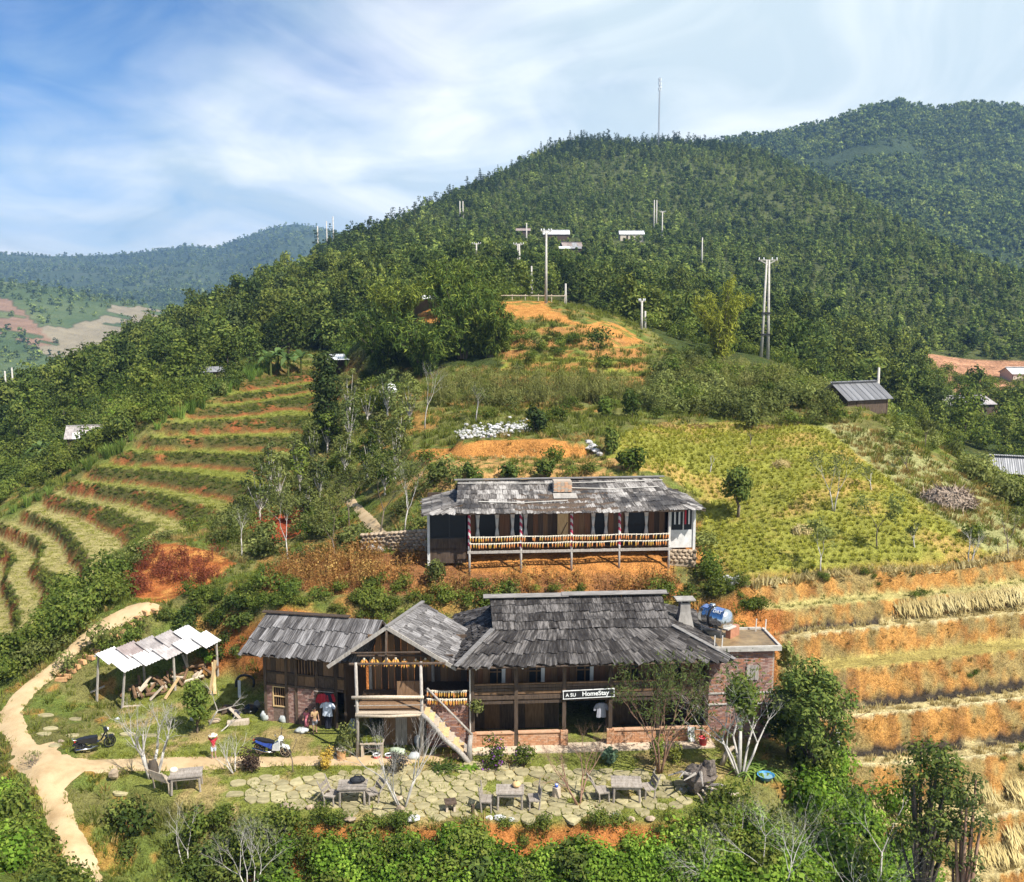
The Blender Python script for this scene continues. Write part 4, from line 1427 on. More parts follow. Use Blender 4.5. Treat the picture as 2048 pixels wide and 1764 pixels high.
# scrub on the right-hand ridge and behind
rr_ = (~CLEAR) & region([(1280, 830), (1320, 740), (1420, 730), (1560, 740), (1700, 790), (1800, 860), (1900, 930), (2100, 1030), (2100, 1060), (2010, 1010), (1880, 920), (1700, 840), (1500, 845)], 66, 115, 1, 4, 13)
scatter('ridge_scrub', sow(rr_, 0.55, rs), 'olive_bush', (0.7, 1.5))
scatter('ridge_bushes', sow(rr_ * sstep(.45, .6, CLUMP), 0.35, rs), 'bush', (0.8, 1.7))

# ------------------------------------------------------------------ woods too far off to pick out each tree
wood = wood * (~CLEAR)
hillm = (YY > 215) & (~va) & (~CLEAR)
hd = 0.055 * np.clip(1.25 - YY / 1400, 0.4, 1)
pts_h = sow(hillm * (0.55 + 0.45 * sstep(.35, .5, vnoise(XX, YY, 18, 101))), 0.15, rs)
front_ = pts_h[:, 1] < 760
pts_h = pts_h[front_]
scatter('hill_forest', pts_h, 'hill_tree', np.clip(rs.lognormal(-.42, .28, len(pts_h)), .3, 1.4), rs, tilt=0.05, sink=0.3)
mid = (YY > 135) & (YY <= 230) & (~va)
scatter('lower_forest', sow(mid * (wood > 0), 0.05, rs), 'wood_tree', (0.6, 1.05), rs, tilt=0.05, sink=0.3)
scatter('forest_undergrowth', sow(((YY > 98) & (YY < 215)) * (wood > 0), 0.11, rs), 'bush', (1.0, 2.2), rs)
rid = (YY > 560) & (YY < 740)
tops = sow(rid * sstep(.40, .5, vnoise(XX, YY, 30, 102)) * (ZG > np.interp(YY, [560, 700], [88, 122])), 0.030, rs)
scatter('ridge_forest', tops, 'ridge_pine', (0.5, 0.95), rs, tilt=0.04, sink=0.3)
gm = region([(80, 840), (130, 812), (200, 786), (280, 790), (292, 830), (230, 858), (120, 872)], 95, 140, .6)
scatter('green_crop_mound', sow(gm, 1.0, rs), 'creeper', (.9, 1.5), rs)
sk = region([(560, 530), (640, 468), (900, 378), (1080, 285), (1200, 262), (1320, 256), (1500, 272), (1560, 300), (1530, 318), (1330, 304), (1200, 312), (1090, 345), (960, 412), (800, 482), (640, 535)], 250, 800)
scatter('skyline_pines', sow(sk, .022, rs), 'ridge_pine', (.45, .9), rs, tilt=.04, sink=.3)
for nm, H, cnt, sc in (('right_hill_forest', H_R, 20000, (0.45, 0.9)), ('far_mountain_forest', H_L, 9000, (0.7, 1.3)), ('valley_slope_forest', H_M, 1500, (0.6, 1.1))):
    X_, Y_, Z_, wooded = H
    w = np.ones(X_.shape)
    w[int(len(X_) * 0.84):] = 0
    w *= sstep(.22, .42, vnoise(X_, Y_, 90, 103)) * wooded
    k = rs.choice(w.size, cnt, p=(w / w.sum()).ravel())
    i, j = np.unravel_index(k, w.shape)
    a, b = rs.random(cnt), rs.random(cnt)
    i2, j2 = np.minimum(i + 1, w.shape[0] - 1), np.minimum(j + 1, w.shape[1] - 1)
    lerp = lambda G: (G[i, j] * (1 - a) + G[i2, j] * a) * (1 - b) + (G[i, j2] * (1 - a) + G[i2, j2] * a) * b
    scatter(nm, np.stack([lerp(X_), lerp(Y_), lerp(Z_)], 1), 'far_tree', sc, rs, tilt=0.04, sink=0.8)
# ------------------------------------------------------------------ building kit
rb_ = random.Random(3)


def WM(o):
    m = Matrix.Identity(4)
    while o is not None:
        m = o.matrix_basis @ m
        o = o.parent
    return m


def to_local(parent, pts):
    inv = WM(parent).inverted()
    return [inv @ Vector(p) for p in pts]


def put(name, me, M, parent, mat=None):
    """a shared mesh placed at a place-matrix under a parent"""
    o = bpy.data.objects.new(name, me)
    COL.objects.link(o)
    o.parent = parent
    o.matrix_basis = (WM(parent).inverted() @ M) if parent is not None else M
    return o


def build_w(mb, name, mat, parent, smooth=False):
    """links a mesh whose points are given in the place, under a parent"""
    mb.v = [tuple(p) for p in to_local(parent, mb.v)]
    return mb.build(name, mat, parent, smooth)


def board_mesh(name, seed, mat, ragged=0.03, th=0.03, split=0):
    """unit weathered board: x across, y up the slope, ragged lower edge"""
    r = random.Random(seed)
    k = 3
    vs, fs = [], []
    for z in (0, 1):
        for j in (0, 1):
            for i in range(k + 1):
                x = i / k - 0.5
                y = (-0.5 + r.uniform(-ragged, ragged)) if j == 0 else 0.5
                vs.append((x, y, (z - 0.5) * th + (0.006 * r.uniform(-1, 1))))
    idx = lambda z, j, i: z * 2 * (k + 1) + j * (k + 1) + i
    for i in range(k):
        fs.append((idx(1, 0, i), idx(1, 0, i + 1), idx(1, 1, i + 1), idx(1, 1, i)))
        fs.append((idx(0, 0, i + 1), idx(0, 0, i), idx(0, 1, i), idx(0, 1, i + 1)))
        fs.append((idx(0, 0, i), idx(0, 0, i + 1), idx(1, 0, i + 1), idx(1, 0, i)))
        fs.append((idx(0, 1, i + 1), idx(0, 1, i), idx(1, 1, i), idx(1, 1, i + 1)))
    fs.append((idx(0, 0, 0), idx(1, 0, 0), idx(1, 1, 0), idx(0, 1, 0)))
    fs.append((idx(0, 1, k), idx(1, 1, k), idx(1, 0, k), idx(0, 0, k)))
    me = bpy.data.meshes.new(name)
    me.from_pydata(vs, [], fs)
    me.materials.append(mat)
    return me


def shingle_mat(name, c1, c2, c3, rnd, patch=0.0):
    """old grey wood: grain and dark rain streaks down the slope, every shingle its own tone"""
    m, nt = mat_new(name)
    oi = N(nt, 'ShaderNodeObjectInfo')
    t = N(nt, 'ShaderNodeTexCoord')
    off = N(nt, 'ShaderNodeVectorMath', operation='MULTIPLY_ADD')
    nt.links.new(t.outputs['Object'], off.inputs[0])
    off.inputs[1].default_value = (3.0, 0.8, 1)
    cb0 = N(nt, 'ShaderNodeCombineXYZ')
    for i in range(3): nt.links.new(math_node(nt, 'MULTIPLY', oi.outputs['Random'], 40.0 + i * 13), cb0.inputs[i])
    nt.links.new(cb0.outputs[0], off.inputs[2])
    f = N(nt, 'ShaderNodeTexNoise', i_Scale=1.6, i_Detail=6, i_Roughness=0.7)
    nt.links.new(off.outputs[0], f.inputs['Vector'])
    g = noise_fac(nt, 0.55, 4, 0.6, 'Generated') if False else None
    k = math_node(nt, 'ADD', f.outputs[0], math_node(nt, 'MULTIPLY', math_node(nt, 'SUBTRACT', oi.outputs['Random'], 0.5), rnd))
    col = ramp(nt, k, [(0.34, c1), (0.50, c2), (0.70, c3)])
    if patch:
        geo = N(nt, 'ShaderNodeNewGeometry')
        pn = N(nt, 'ShaderNodeTexNoise', i_Scale=0.55, i_Detail=4, i_Roughness=0.6)
        nt.links.new(geo.outputs['Position'], pn.inputs['Vector'])
        col = mix_col(nt, ramp(nt, pn.outputs[0], [(0.50, (0, 0, 0)), (0.62, (patch, patch, patch))]), col, (0.035, 0.033, 0.034))
    b = N(nt, 'ShaderNodeBsdfPrincipled', i_Roughness=0.9)
    b.inputs['Specular IOR Level'].default_value = 0.15
    nt.links.new(col, b.inputs['Base Color'])
    bp = N(nt, 'ShaderNodeBump', i_Strength=0.5, i_Distance=0.02)
    nt.links.new(f.outputs[0], bp.inputs['Height'])
    nt.links.new(bp.outputs[0], b.inputs['Normal'])
    return finish(m, nt, b.outputs[0])


def lerp(a, b, t): return Vector(a) * (1 - t) + Vector(b) * t


def shingle_slope(parent, e0, e1, r1, r0, rows, width, meshes, over=1.35, th=0.035, wj=0.18, sag=0.0, name='shingle', roll=0.012):
    """courses of boards on the roof face eave e0-e1, top r0-r1; each board an object"""
    e0, e1, r0, r1 = map(Vector, (e0, e1, r0, r1))
    P_ = lambda s, t: lerp(lerp(e0, e1, s), lerp(r0, r1, s), t) - Vector((0, 0, sag * math.sin(math.pi * s) * (1 - 0.4 * t)))
    cnt = 0
    for i in range(rows):
        ta, tb = i / rows, min((i + over) / rows, 1.02)
        tm = (ta + tb) / 2
        L_ = (P_(1, ta) - P_(0, ta)).length
        n_ = max(1, round(L_ / width))
        ws = [1 + rb_.uniform(-wj, wj) for _ in range(n_)]
        tot = sum(ws)
        s = 0.0
        for j in range(n_):
            w = ws[j] / tot
            sc = s + w / 2
            s += w
            tj = rb_.uniform(-0.10, 0.10) / rows
            a, b = P_(sc, ta + tj), P_(sc, tb)
            y = b - a
            x = (P_(min(1, sc + .02), tm) - P_(max(0, sc - .02), tm)).normalized()
            yn = y.normalized()
            x = (x - yn * x.dot(yn)).normalized()
            nz = x.cross(yn)
            if nz.z < 0: nz = -nz
            lift = th * 0.6 + th * rb_.uniform(0.0, 0.5)
            ya = (y + nz * (-(th * 1.5) + rb_.uniform(-roll, roll)))
            c = (a + b) / 2 + nz * (lift + th * 0.9)
            zz_ = x.cross(ya.normalized())
            if zz_.dot(nz) < 0: zz_ = -zz_
            xw = x * (w * L_ - .018)
            M = Matrix(((xw.x, ya.x, zz_.x, c.x), (xw.y, ya.y, zz_.y, c.y), (xw.z, ya.z, zz_.z, c.z), (0, 0, 0, 1)))
            put(name, rb_.choice(meshes), M, parent)
            cnt += 1
    return cnt


def deck(parent, quads, mat, name='roof_deck', th=0.06):
    """the boarding under the shingles"""
    mb = MB()
    for q in quads:
        q = [Vector(p) for p in q]
        nrm = (q[1] - q[0]).cross(q[3] - q[0]).normalized()
        if nrm.z < 0: nrm = -nrm
        mb.hexa([p - nrm * th for p in q], q)
    return build_w(mb, name, mat, parent)


def planks(parent, a, b, z0, z1, w, th, mats, name='plank', gap=0.012, jit=0.0, out=(0, -1, 0), lean=0.0, z1b=None):
    """upright boards along a-b (place coordinates, level), each an object"""
    a, b = Vector(a), Vector(b)
    L_ = (b - a).length
    n_ = max(1, round(L_ / w))
    d = (b - a) / n_
    ex = d.normalized()
    ey = Vector((0, 0, 1)).cross(ex)
    key = ('plank', round(th, 4), tuple(m.name for m in mats))
    if key not in PLK:
        PLK[key] = []
        for m in mats:
            PLK[key].append(MB().box((0, 0, 0), (1, 1, 1)).mesh('plank', [m]))
    for i in range(n_):
        t = (i + .5) / n_
        hi = (z1 if z1b is None else z1 + (z1b - z1) * t) + rb_.uniform(-jit, jit)
        c = a + d * (i + .5)
        c.z = (z0 + hi) / 2
        c += ey * rb_.uniform(-0.25, 0.25) * th
        sx, sy, sz = d.length - gap, th, hi - z0
        M = Matrix(((ex.x * sx, ey.x * sy, 0, c.x), (ex.y * sx, ey.y * sy, 0, c.y), (0, 0, sz, c.z), (0, 0, 0, 1)))
        put(name, rb_.choice(PLK[key]), M, parent)


PLK = {}


def brick_courses(parent, a, b, z0, z1, mats, depth=0.11, name='brick', bl=0.225, bh=0.072, joint=0.012):
    """bricks laid in stretcher bond, joined (each under ten pixels), proud of the mortar wall behind"""
    a, b = Vector(a), Vector(b)
    ex = (b - a).normalized()
    ey = Vector((0, 0, 1)).cross(ex)
    L_ = (b - a).length
    mb = MB()
    rows = max(1, int((z1 - z0) / bh))
    hh = (z1 - z0) / rows
    R3 = Matrix((ex, ey, Vector((0, 0, 1)))).transposed()
    for r in range(rows):
        s = -(r % 2) * bl / 2
        while s < L_ - 0.02:
            s0, s1 = max(s, 0), min(s + bl, L_)
            if s1 - s0 > 0.04:
                c = a + ex * ((s0 + s1) / 2) + Vector((0, 0, z0 - a.z + (r + .5) * hh)) + ey * (0.008 * rb_.uniform(-1, 1))
                mb.mi = rb_.randrange(len(mats))
                mb.box(c, (s1 - s0 - joint, depth, hh - joint), R3)
            s += bl
    mb.v = [tuple(p) for p in to_local(parent, mb.v)]
    return mb.build(name + '_courses', list(mats), parent, kind='stuff')


def wall_w(parent, a, b, z0, z1, th, mat, name='wall'):
    a, b = Vector(a), Vector(b)
    ex = (b - a).normalized()
    ey = Vector((0, 0, 1)).cross(ex)
    R3 = Matrix((ex, ey, Vector((0, 0, 1)))).transposed()
    c = (a + b) / 2
    mb = MB()
    mb.box((c.x, c.y, (z0 + z1) / 2), ((b - a).length, th, z1 - z0), R3)
    return build_w(mb, name, mat, parent)


# materials
WOOD_D = surf('old_dark_wood', (0.050, 0.034, 0.024), (0.115, 0.080, 0.056), 3, stretch=(4, 4, 0.6), rnd=0.25)
WOOD_B = surf('brown_wood', (0.13, 0.075, 0.040), (0.24, 0.145, 0.08), 3, stretch=(4, 4, 0.6), rnd=0.25)
WOOD_R = surf('reddish_brown_wood', (0.15, 0.070, 0.038), (0.25, 0.13, 0.07), 3, stretch=(4, 4, 0.6), rnd=0.25)
WOOD_L = surf('pale_worn_wood', (0.36, 0.28, 0.20), (0.56, 0.47, 0.36), 4, stretch=(4, 4, 0.6), rnd=0.15)
WOOD_G = surf('grey_weathered_wood', (0.22, 0.19, 0.165), (0.42, 0.38, 0.33), 5, stretch=(3, 3, 0.8), rnd=0.2)
WOOD_Y = surf('fresh_yellow_wood', (0.50, 0.33, 0.15), (0.68, 0.49, 0.26), 4, stretch=(3, 3, 0.5), rnd=0.15)
MORTAR = surf('mortar', (0.34, 0.27, 0.21), (0.46, 0.38, 0.30), 7)
BRICK1 = surf('brick_orange', (0.42, 0.20, 0.10), (0.56, 0.29, 0.155), 6)
BRICK2 = surf('brick_red', (0.33, 0.145, 0.085), (0.44, 0.21, 0.125), 6)
BRICK3 = surf('brick_pale', (0.48, 0.27, 0.16), (0.60, 0.37, 0.23), 6)
BRICKM = [surf('brick_wine', (0.25, 0.13, 0.10), (0.35, 0.19, 0.15), 6), surf('brick_mauve', (0.34, 0.22, 0.18), (0.44, 0.29, 0.24), 6), surf('brick_dusky', (0.20, 0.11, 0.09), (0.29, 0.17, 0.14), 6)]
CONC = surf('old_concrete', (0.36, 0.33, 0.29), (0.54, 0.50, 0.44), 4, rnd=0.06)
CONC_D = surf('stained_concrete', (0.22, 0.20, 0.18), (0.42, 0.39, 0.35), 2.5, stretch=(1, 1, 0.4))
PLASTER = surf('white_plaster', (0.52, 0.50, 0.46), (0.72, 0.70, 0.66), 3)
GLASS = plain('dark_glass', (0.018, 0.02, 0.023), 0.35, spec=0.2)
CURTAIN = surf('white_curtain', (0.62, 0.60, 0.57), (0.78, 0.77, 0.74), 5, stretch=(6, 6, 0.3), bump=0.1)
POLEW = surf('peeled_pole', (0.45, 0.41, 0.36), (0.68, 0.64, 0.58), 8, stretch=(1, 1, .3), rnd=0.1)
BAMB = surf('bleached_bamboo', (0.58, 0.52, 0.42), (0.78, 0.73, 0.64), 9, bump=0.1)
MAIZE_C = surf('maize_cob', (0.58, 0.19, 0.05), (0.76, 0.36, 0.12), 20, rnd=0.18, bump=0.4)
MAIZE_Y = surf('maize_cob_yellow', (0.46, 0.25, 0.04), (0.62, 0.38, 0.08), 20, rnd=0.2, bump=0.4)
HUSK = surf('dry_husk', (0.62, 0.53, 0.38), (0.80, 0.73, 0.58), 12, bump=0.1)
BLACKM = plain('black_plastic', (0.018, 0.018, 0.02), 0.4)
WHITEP = plain('white_paint', (0.80, 0.80, 0.78), 0.5)
REDC = plain('red_cloth', (0.50, 0.03, 0.045), 0.9)
SH_MAIN = shingle_mat('shingle_dark_grey', (0.018, 0.015, 0.014), (0.046, 0.041, 0.038), (0.19, 0.172, 0.16), 0.18)
SH_ANX = shingle_mat('shingle_mid_grey', (0.038, 0.034, 0.033), (0.12, 0.111, 0.107), (0.33, 0.312, 0.305), 0.20)
SH_UP = shingle_mat('shingle_pale_grey', (0.05, 0.044, 0.040), (0.17, 0.152, 0.138), (0.42, 0.39, 0.36), 0.30, 0.85)
B_MAIN = [board_mesh('shingle', s, SH_MAIN, 0.04, 0.035) for s in range(5)]
B_ANX = [board_mesh('shingle', s, SH_ANX, 0.02, 0.035) for s in range(10, 15)]
B_UP = [board_mesh('shingle', s, SH_UP, 0.07, 0.03) for s in range(20, 25)]
# ------------------------------------------------------------------ the farmhouse
FO = Vector((-1.76, 41.87, 0))
FA = R(3.8)
farm = empty('farmhouse', FO, FA, label='main two storey wooden farmhouse with dark shingle roof behind the paved yard', cat='house')
fx = Vector((math.cos(FA), math.sin(FA), 0))
fy = Vector((-math.sin(FA), math.cos(FA), 0))


def F(x, y, z): return FO + fx * x + fy * y + Vector((0, 0, z))


RZ_, EZ, MZ = 6.05, 4.08, 5.08
YR, YE, YM = 2.75, -0.90, 0.95
YB = 2 * YR - YE
# roof faces: front upper (between the verges), front lower (to the hips)
roof = empty('roof', (0, 0, 0), 0, farm)
XL, XRr = 0.95, 9.05
CL_, CR_ = -0.75, 11.6
q_up = (F(XL, YM, MZ), F(XRr + .15, YM, MZ), F(XRr, YR, RZ_), F(XL - .05, YR, RZ_))
q_lo = (F(CL_, YE, EZ), F(CR_, YE, EZ + .02), F(XRr + .15, YM, MZ), F(XL, YM, MZ))
q_upb = (F(XRr, 2 * YR - YM, MZ), F(XL, 2 * YR - YM, MZ), F(XL, YR, RZ_), F(XRr, YR, RZ_))
q_lob = (F(CR_, YB, EZ), F(CL_, YB, EZ), F(XL, 2 * YR - YM, MZ), F(XRr, 2 * YR - YM, MZ))
q_l = (F(CL_, YB, EZ), F(CL_, YE, EZ), F(XL, YM, MZ), F(XL, 2 * YR - YM, MZ))
q_r = (F(CR_, YE, EZ + .02), F(CR_, YB, EZ), F(XRr + .15, 2 * YR - YM, MZ), F(XRr + .15, YM, MZ))
deck(roof, [q_up, q_lo, q_upb, q_lob, q_l, q_r], WOOD_D)
shingle_slope(roof, *q_up, 4, 0.50, B_MAIN, th=.05)
shingle_slope(roof, *q_lo, 3, 0.50, B_MAIN, th=.05)
shingle_slope(roof, *q_l, 6, 0.40, B_MAIN)
shingle_slope(roof, *q_r, 6, 0.34, B_MAIN)
mb = MB()
for xg in (XL + .25, XRr - .2):
    mb.hexa([F(xg, YM, MZ - .05), F(xg + .05, YM, MZ - .05), F(xg + .05, 2 * YR - YM, MZ - .05), F(xg, 2 * YR - YM, MZ - .05)],
            [F(xg, YR - .02, RZ_ - .1), F(xg + .05, YR - .02, RZ_ - .1), F(xg + .05, YR + .02, RZ_ - .1), F(xg, YR + .02, RZ_ - .1)])
build_w(mb, 'gable_boarding', WOOD_D, roof)
RCAP = surf('ridge_board_grey', (0.13, 0.12, 0.11), (0.28, 0.26, 0.245), 5, stretch=(.4, 3, 3), rnd=.1)
for x0, x1, dz in ((XL - .35, 4.6, 0.0), (4.3, XRr + .3, 0.045)):
    for s in (-1, 1):
        mb = MB()
        a, b = F(x0, YR + .13 * s, RZ_ + .10 + dz), F(x1, YR + .13 * s, RZ_ + .10 + dz)
        mb.bar(a, b, 0.30, 0.035, up=(fy * -s * 0.45 + Vector((0, 0, 1))))
        build_w(mb, 'ridge_board', RCAP, roof)
for (a, b) in ((q_lo[0], q_lo[3]), (q_lo[1], q_lo[2])):
    mb = MB()
    mb.bar(Vector(a) + Vector((0, 0, .13)), Vector(b) + Vector((0, 0, .15)), 0.24, 0.035)
    build_w(mb, 'hip_board', RCAP, roof)

# frame, floors, walls
PXS = (0.0, 1.95, 4.12, 6.22, 8.4, 10.6)
for x in PXS:
    build_w(MB().bar(F(x, 0, 0.0), F(x, 0, 4.20), 0.17), 'post', WOOD_D, farm)
build_w(MB().bar(F(-.1, 0, 2.36), F(10.7, 0, 2.36), 0.15, 0.17), 'floor_beam', WOOD_D, farm)
build_w(MB().box((0, 0, 0), (1, 1, 1)) if False else MB().hexa([F(0, .06, 2.30), F(10.6, .06, 2.30), F(10.6, 5.2, 2.30), F(0, 5.2, 2.30)], [F(0, .06, 2.42), F(10.6, .06, 2.42), F(10.6, 5.2, 2.42), F(0, 5.2, 2.42)]), 'upper_floor', WOOD_D, farm)
build_w(MB().bar(F(-.1, 0, 4.12), F(10.7, 0, 4.12), 0.13, 0.14), 'eaves_beam', WOOD_D, farm)
for i in range(len(PXS) - 1):
    a, b = PXS[i] + .09, PXS[i + 1] - .09
    build_w(MB().bar(F(a, -.01, 2.98), F(b, -.01, 2.98), 0.09, 0.07), 'hand_rail', WOOD_B, farm)
    n_ = 3
    for k in range(n_):
        z = 2.50 + k * 0.145
        build_w(MB().bar(F(a, 0.0, z + .06), F(b, 0.0, z + .06), 0.035, 0.125), 'balcony_board', WOOD_D if k else WOOD_B, farm)
# upper front wall with windows
UW = 0.95
WINS = [(0.75, 1.55), (2.55, 3.35), (4.75, 5.6), (6.9, 7.7), (8.9, 9.7)]
edges = [0.0] + [e for w in WINS for e in w] + [10.6]
for i in range(0, len(edges), 2):
    planks(farm, F(edges[i], UW, 0), F(edges[i + 1], UW, 0), 2.42, 4.15, 0.27, 0.035, [WOOD_R, WOOD_B])
for k, (a, b) in enumerate(WINS):
    f = MB()
    for x in (a + .035, (a + b) / 2, b - .035): f.bar(F(x, UW - .02, 2.62), F(x, UW - .02, 3.95), 0.06, 0.07)
    for z in (2.62, 3.2, 3.95): f.bar(F(a, UW - .022, z), F(b, UW - .022, z), 0.05, 0.06)
    w = build_w(f, 'window', WOOD_B, farm)
    p = MB()
    p.box((0, 0, 0), (b - a - .06, 0.012, 1.3), Matrix.Rotation(FA, 3, 'Z'))
    p.v = [tuple(Vector(q) + F((a + b) / 2, UW + .03, 3.28)) for q in p.v]
    build_w(p, 'pane', GLASS, w)
    if k < 3:
        c = MB()
        x0 = b - .12
        c.hexa([F(x0 - .08, UW - .09, 2.6), F(x0 + .08, UW - .08, 2.6), F(x0 + .08, UW - .05, 2.6), F(x0 - .08, UW - .05, 2.6)], [F(x0 - .07, UW - .09, 3.95), F(x0 + .10, UW - .08, 3.95), F(x0 + .10, UW - .05, 3.95), F(x0 - .07, UW - .05, 3.95)])
        build_w(c, 'curtain', CURTAIN, w)
    planks(farm, F(a, UW, 0), F(b, UW, 0), 2.42, 2.59, 0.40, 0.03, [WOOD_R])
# ground floor: brick dado, doorway, dark rooms behind
for a, b in ((0.1, 1.86), (2.04, 4.02), (6.32, 10.5)):
    wall_w(farm, F(a, .03, 0), F(b, .03, 0), 0.0, 0.66, 0.10, MORTAR, 'dado_wall')
    brick_courses(farm, F(a, -.03, 0.02), F(b, -.03, 0.02), 0.02, 0.66, [BRICK1, BRICK3, BRICK1], 0.09)
    build_w(MB().bar(F(a, -.01, .70), F(b, -.01, .70), 0.24, 0.055), 'sill', BRICK3, farm)
for x in (0.0, 4.12, 6.22, 10.6):
    b = brick_courses(farm, F(x - .17, -.10, 0), F(x + .17, -.10, 0), 0.0, 0.78, [BRICK3, BRICK1], 0.14, 'pillar')
wall_w(farm, F(0, 5.2, 0), F(10.6, 5.2, 0), 0.0, 4.15, 0.12, WOOD_D, 'back_wall')
wall_w(farm, F(0, .1, 0), F(0, 5.2, 0), 0.0, 4.15, 0.10, WOOD_D, 'side_wall')
wall_w(farm, F(10.6, .1, 0), F(10.6, 5.2, 0), 0.0, 4.15, 0.10, WOOD_D, 'side_wall')
wall_w(farm, F(0, 1.9, 0), F(4.1, 1.9, 0), 0.0, 2.3, 0.08, WOOD_D, 'room_wall')
wall_w(farm, F(6.3, 1.9, 0), F(10.6, 1.9, 0), 0.0, 2.3, 0.08, WOOD_D, 'room_wall')
for x0, x1 in ((0.6, 1.3), (2.5, 3.4)):
    build_w(MB().hexa([F(x0, 1.84, .05), F(x1, 1.84, .05), F(x1, 1.86, .05), F(x0, 1.86, .05)], [F(x0, 1.84, 1.9), F(x1, 1.84, 1.9), F(x1, 1.86, 1.9), F(x0, 1.86, 1.9)]), 'door', WOOD_B, farm)
for a, b, z0 in ((0.1, 1.86, 2.12), (2.04, 4.02, 2.12), (4.2, 6.1, 2.2), (6.32, 10.5, 2.12)):
    build_w(MB().bar(F(a, 0, z0), F(b, 0, z0), 0.05, 0.14), 'lintel', WOOD_D, farm)
build_w(MB().hexa([F(-.3, -.75, -.08), F(10.9, -.75, -.08), F(10.9, 0.1, -.08), F(-.3, 0.1, -.08)], [F(-.3, -.75, .07), F(10.9, -.75, .07), F(10.9, .1, .07), F(-.3, .1, .07)]), 'doorstep', surf('sandy_concrete', (0.46, 0.36, 0.25), (0.60, 0.49, 0.36), 3), farm)
for x in (0.15, 2.2): build_w(MB().ball(F(x, -.55, 3.92), 0.055), 'lamp_globe', WHITEP, farm, True)
build_w(MB().tube([F(-.12, -.12, 0), F(-.12, -.12, 4.1)], 0.035), 'gutter_pipe', POLEW, farm)
# roof shed of the east end: flat slab on brick walls
BO = F(10.78, 0.35, 0)
brk = empty('brick_annexe', BO, FA, label='small brick annexe with flat concrete roof at the right end of the farmhouse', cat='outbuilding')


def B(x, y, z): return F(10.78 + x, 0.35 + y, z)


for a, b in ((B(0, 0, 0), B(2.95, 0, 0)), (B(2.95, 0, 0), B(2.95, 2.1, 0))):
    wall_w(brk, a, b, -0.6, 4.22, 0.16, MORTAR, 'wall')
    ex = (b - a).normalized()
    ey = Vector((0, 0, 1)).cross(ex)
    brick_courses(brk, a - ey * .07 + Vector((0, 0, -.6)), b - ey * .07 + Vector((0, 0, -.6)), -0.6, 4.2, BRICKM + [BRICK2], 0.07)
wall_w(brk, B(0, 2.1, 0), B(2.95, 2.1, 0), 0, 4.2, 0.16, MORTAR, 'wall')
for z in (1.66, 2.18): build_w(MB().bar(B(-.02, -.10, z), B(3.0, -.10, z), 0.10, 0.07), 'string_course', CONC, brk)
wi = build_w(MB().box((0, 0, 0), (.56, .05, .74), Matrix.Rotation(FA, 3, 'Z')), 'window_shutter', WOOD_G, brk)
wi.location = WM(brk).inverted() @ B(2.0, -.13, 3.15)
wi.rotation_euler = (0, 0, 0)
for dx in (-.18, 0, .18): wi_ = MB().bar(B(2.0 + dx, -.165, 2.8), B(2.0 + dx, -.165, 3.5), 0.16, 0.03).v and None
for dx in (-.19, 0.0, .19):
    build_w(MB().bar(B(2.0 + dx, -.165, 2.80), B(2.0 + dx, -.165, 3.50), 0.165, 0.025, up=fy), 'plank', WOOD_G, wi)
build_w(MB().hexa([B(.35, -.09, 3.74), B(1.0, -.09, 3.74), B(1.0, -.07, 3.74), B(.35, -.07, 3.74)], [B(.35, -.09, 3.98), B(1.0, -.09, 3.98), B(1.0, -.07, 3.98), B(.35, -.07, 3.98)]), 'vent_opening', BLACKM, brk)
slab = MB()
slab.hexa([B(-.2, -.35, 4.22), B(3.25, -.35, 4.22), B(3.25, 2.3, 4.22), B(-.2, 2.3, 4.22)], [B(-.2, -.35, 4.36), B(3.25, -.35, 4.36), B(3.25, 2.3, 4.36), B(-.2, 2.3, 4.36)])
for a, b in ((B(-.2, -.29, 4.40), B(3.25, -.29, 4.40)), (B(3.19, -.2, 4.405), B(3.19, 2.2, 4.405)), (B(-.2, 2.24, 4.40), B(3.1, 2.24, 4.40))): slab.bar(a, b, 0.12, 0.10)
sl_ = build_w(slab, 'roof_slab', CONC, brk)
build_w(MB().hexa([B(-.1, -.2, 4.362), B(3.1, -.2, 4.362), B(3.1, 2.15, 4.362), B(-.1, 2.15, 4.362)], [B(-.1, -.2, 4.37), B(3.1, -.2, 4.37), B(3.1, 2.15, 4.37), B(-.1, 2.15, 4.37)]), 'rain_puddle', surf('muddy_roof', (0.13, 0.085, 0.045), (0.32, 0.22, 0.11), 1.5, rough=0.35), sl_)
for x, y in ((.15, -.28), (.5, -.28), (2.75, 1.9), (3.18, 1.8)):
    build_w(MB().bar(B(x, y, 4.36), B(x + .02, y, 4.36 + .62), 0.045), 'iron_bar', POLEW, brk)
wall_w(brk, B(1.15, 1.0, 0), B(1.75, 1.6, 0), 4.37, 4.85, 0.25, BRICK2, 'stub_wall')
build_w(MB().bar(B(.95, .8, 4.88), B(1.5, 1.3, 4.88), 0.28, 0.05), 'coping', CONC, brk)

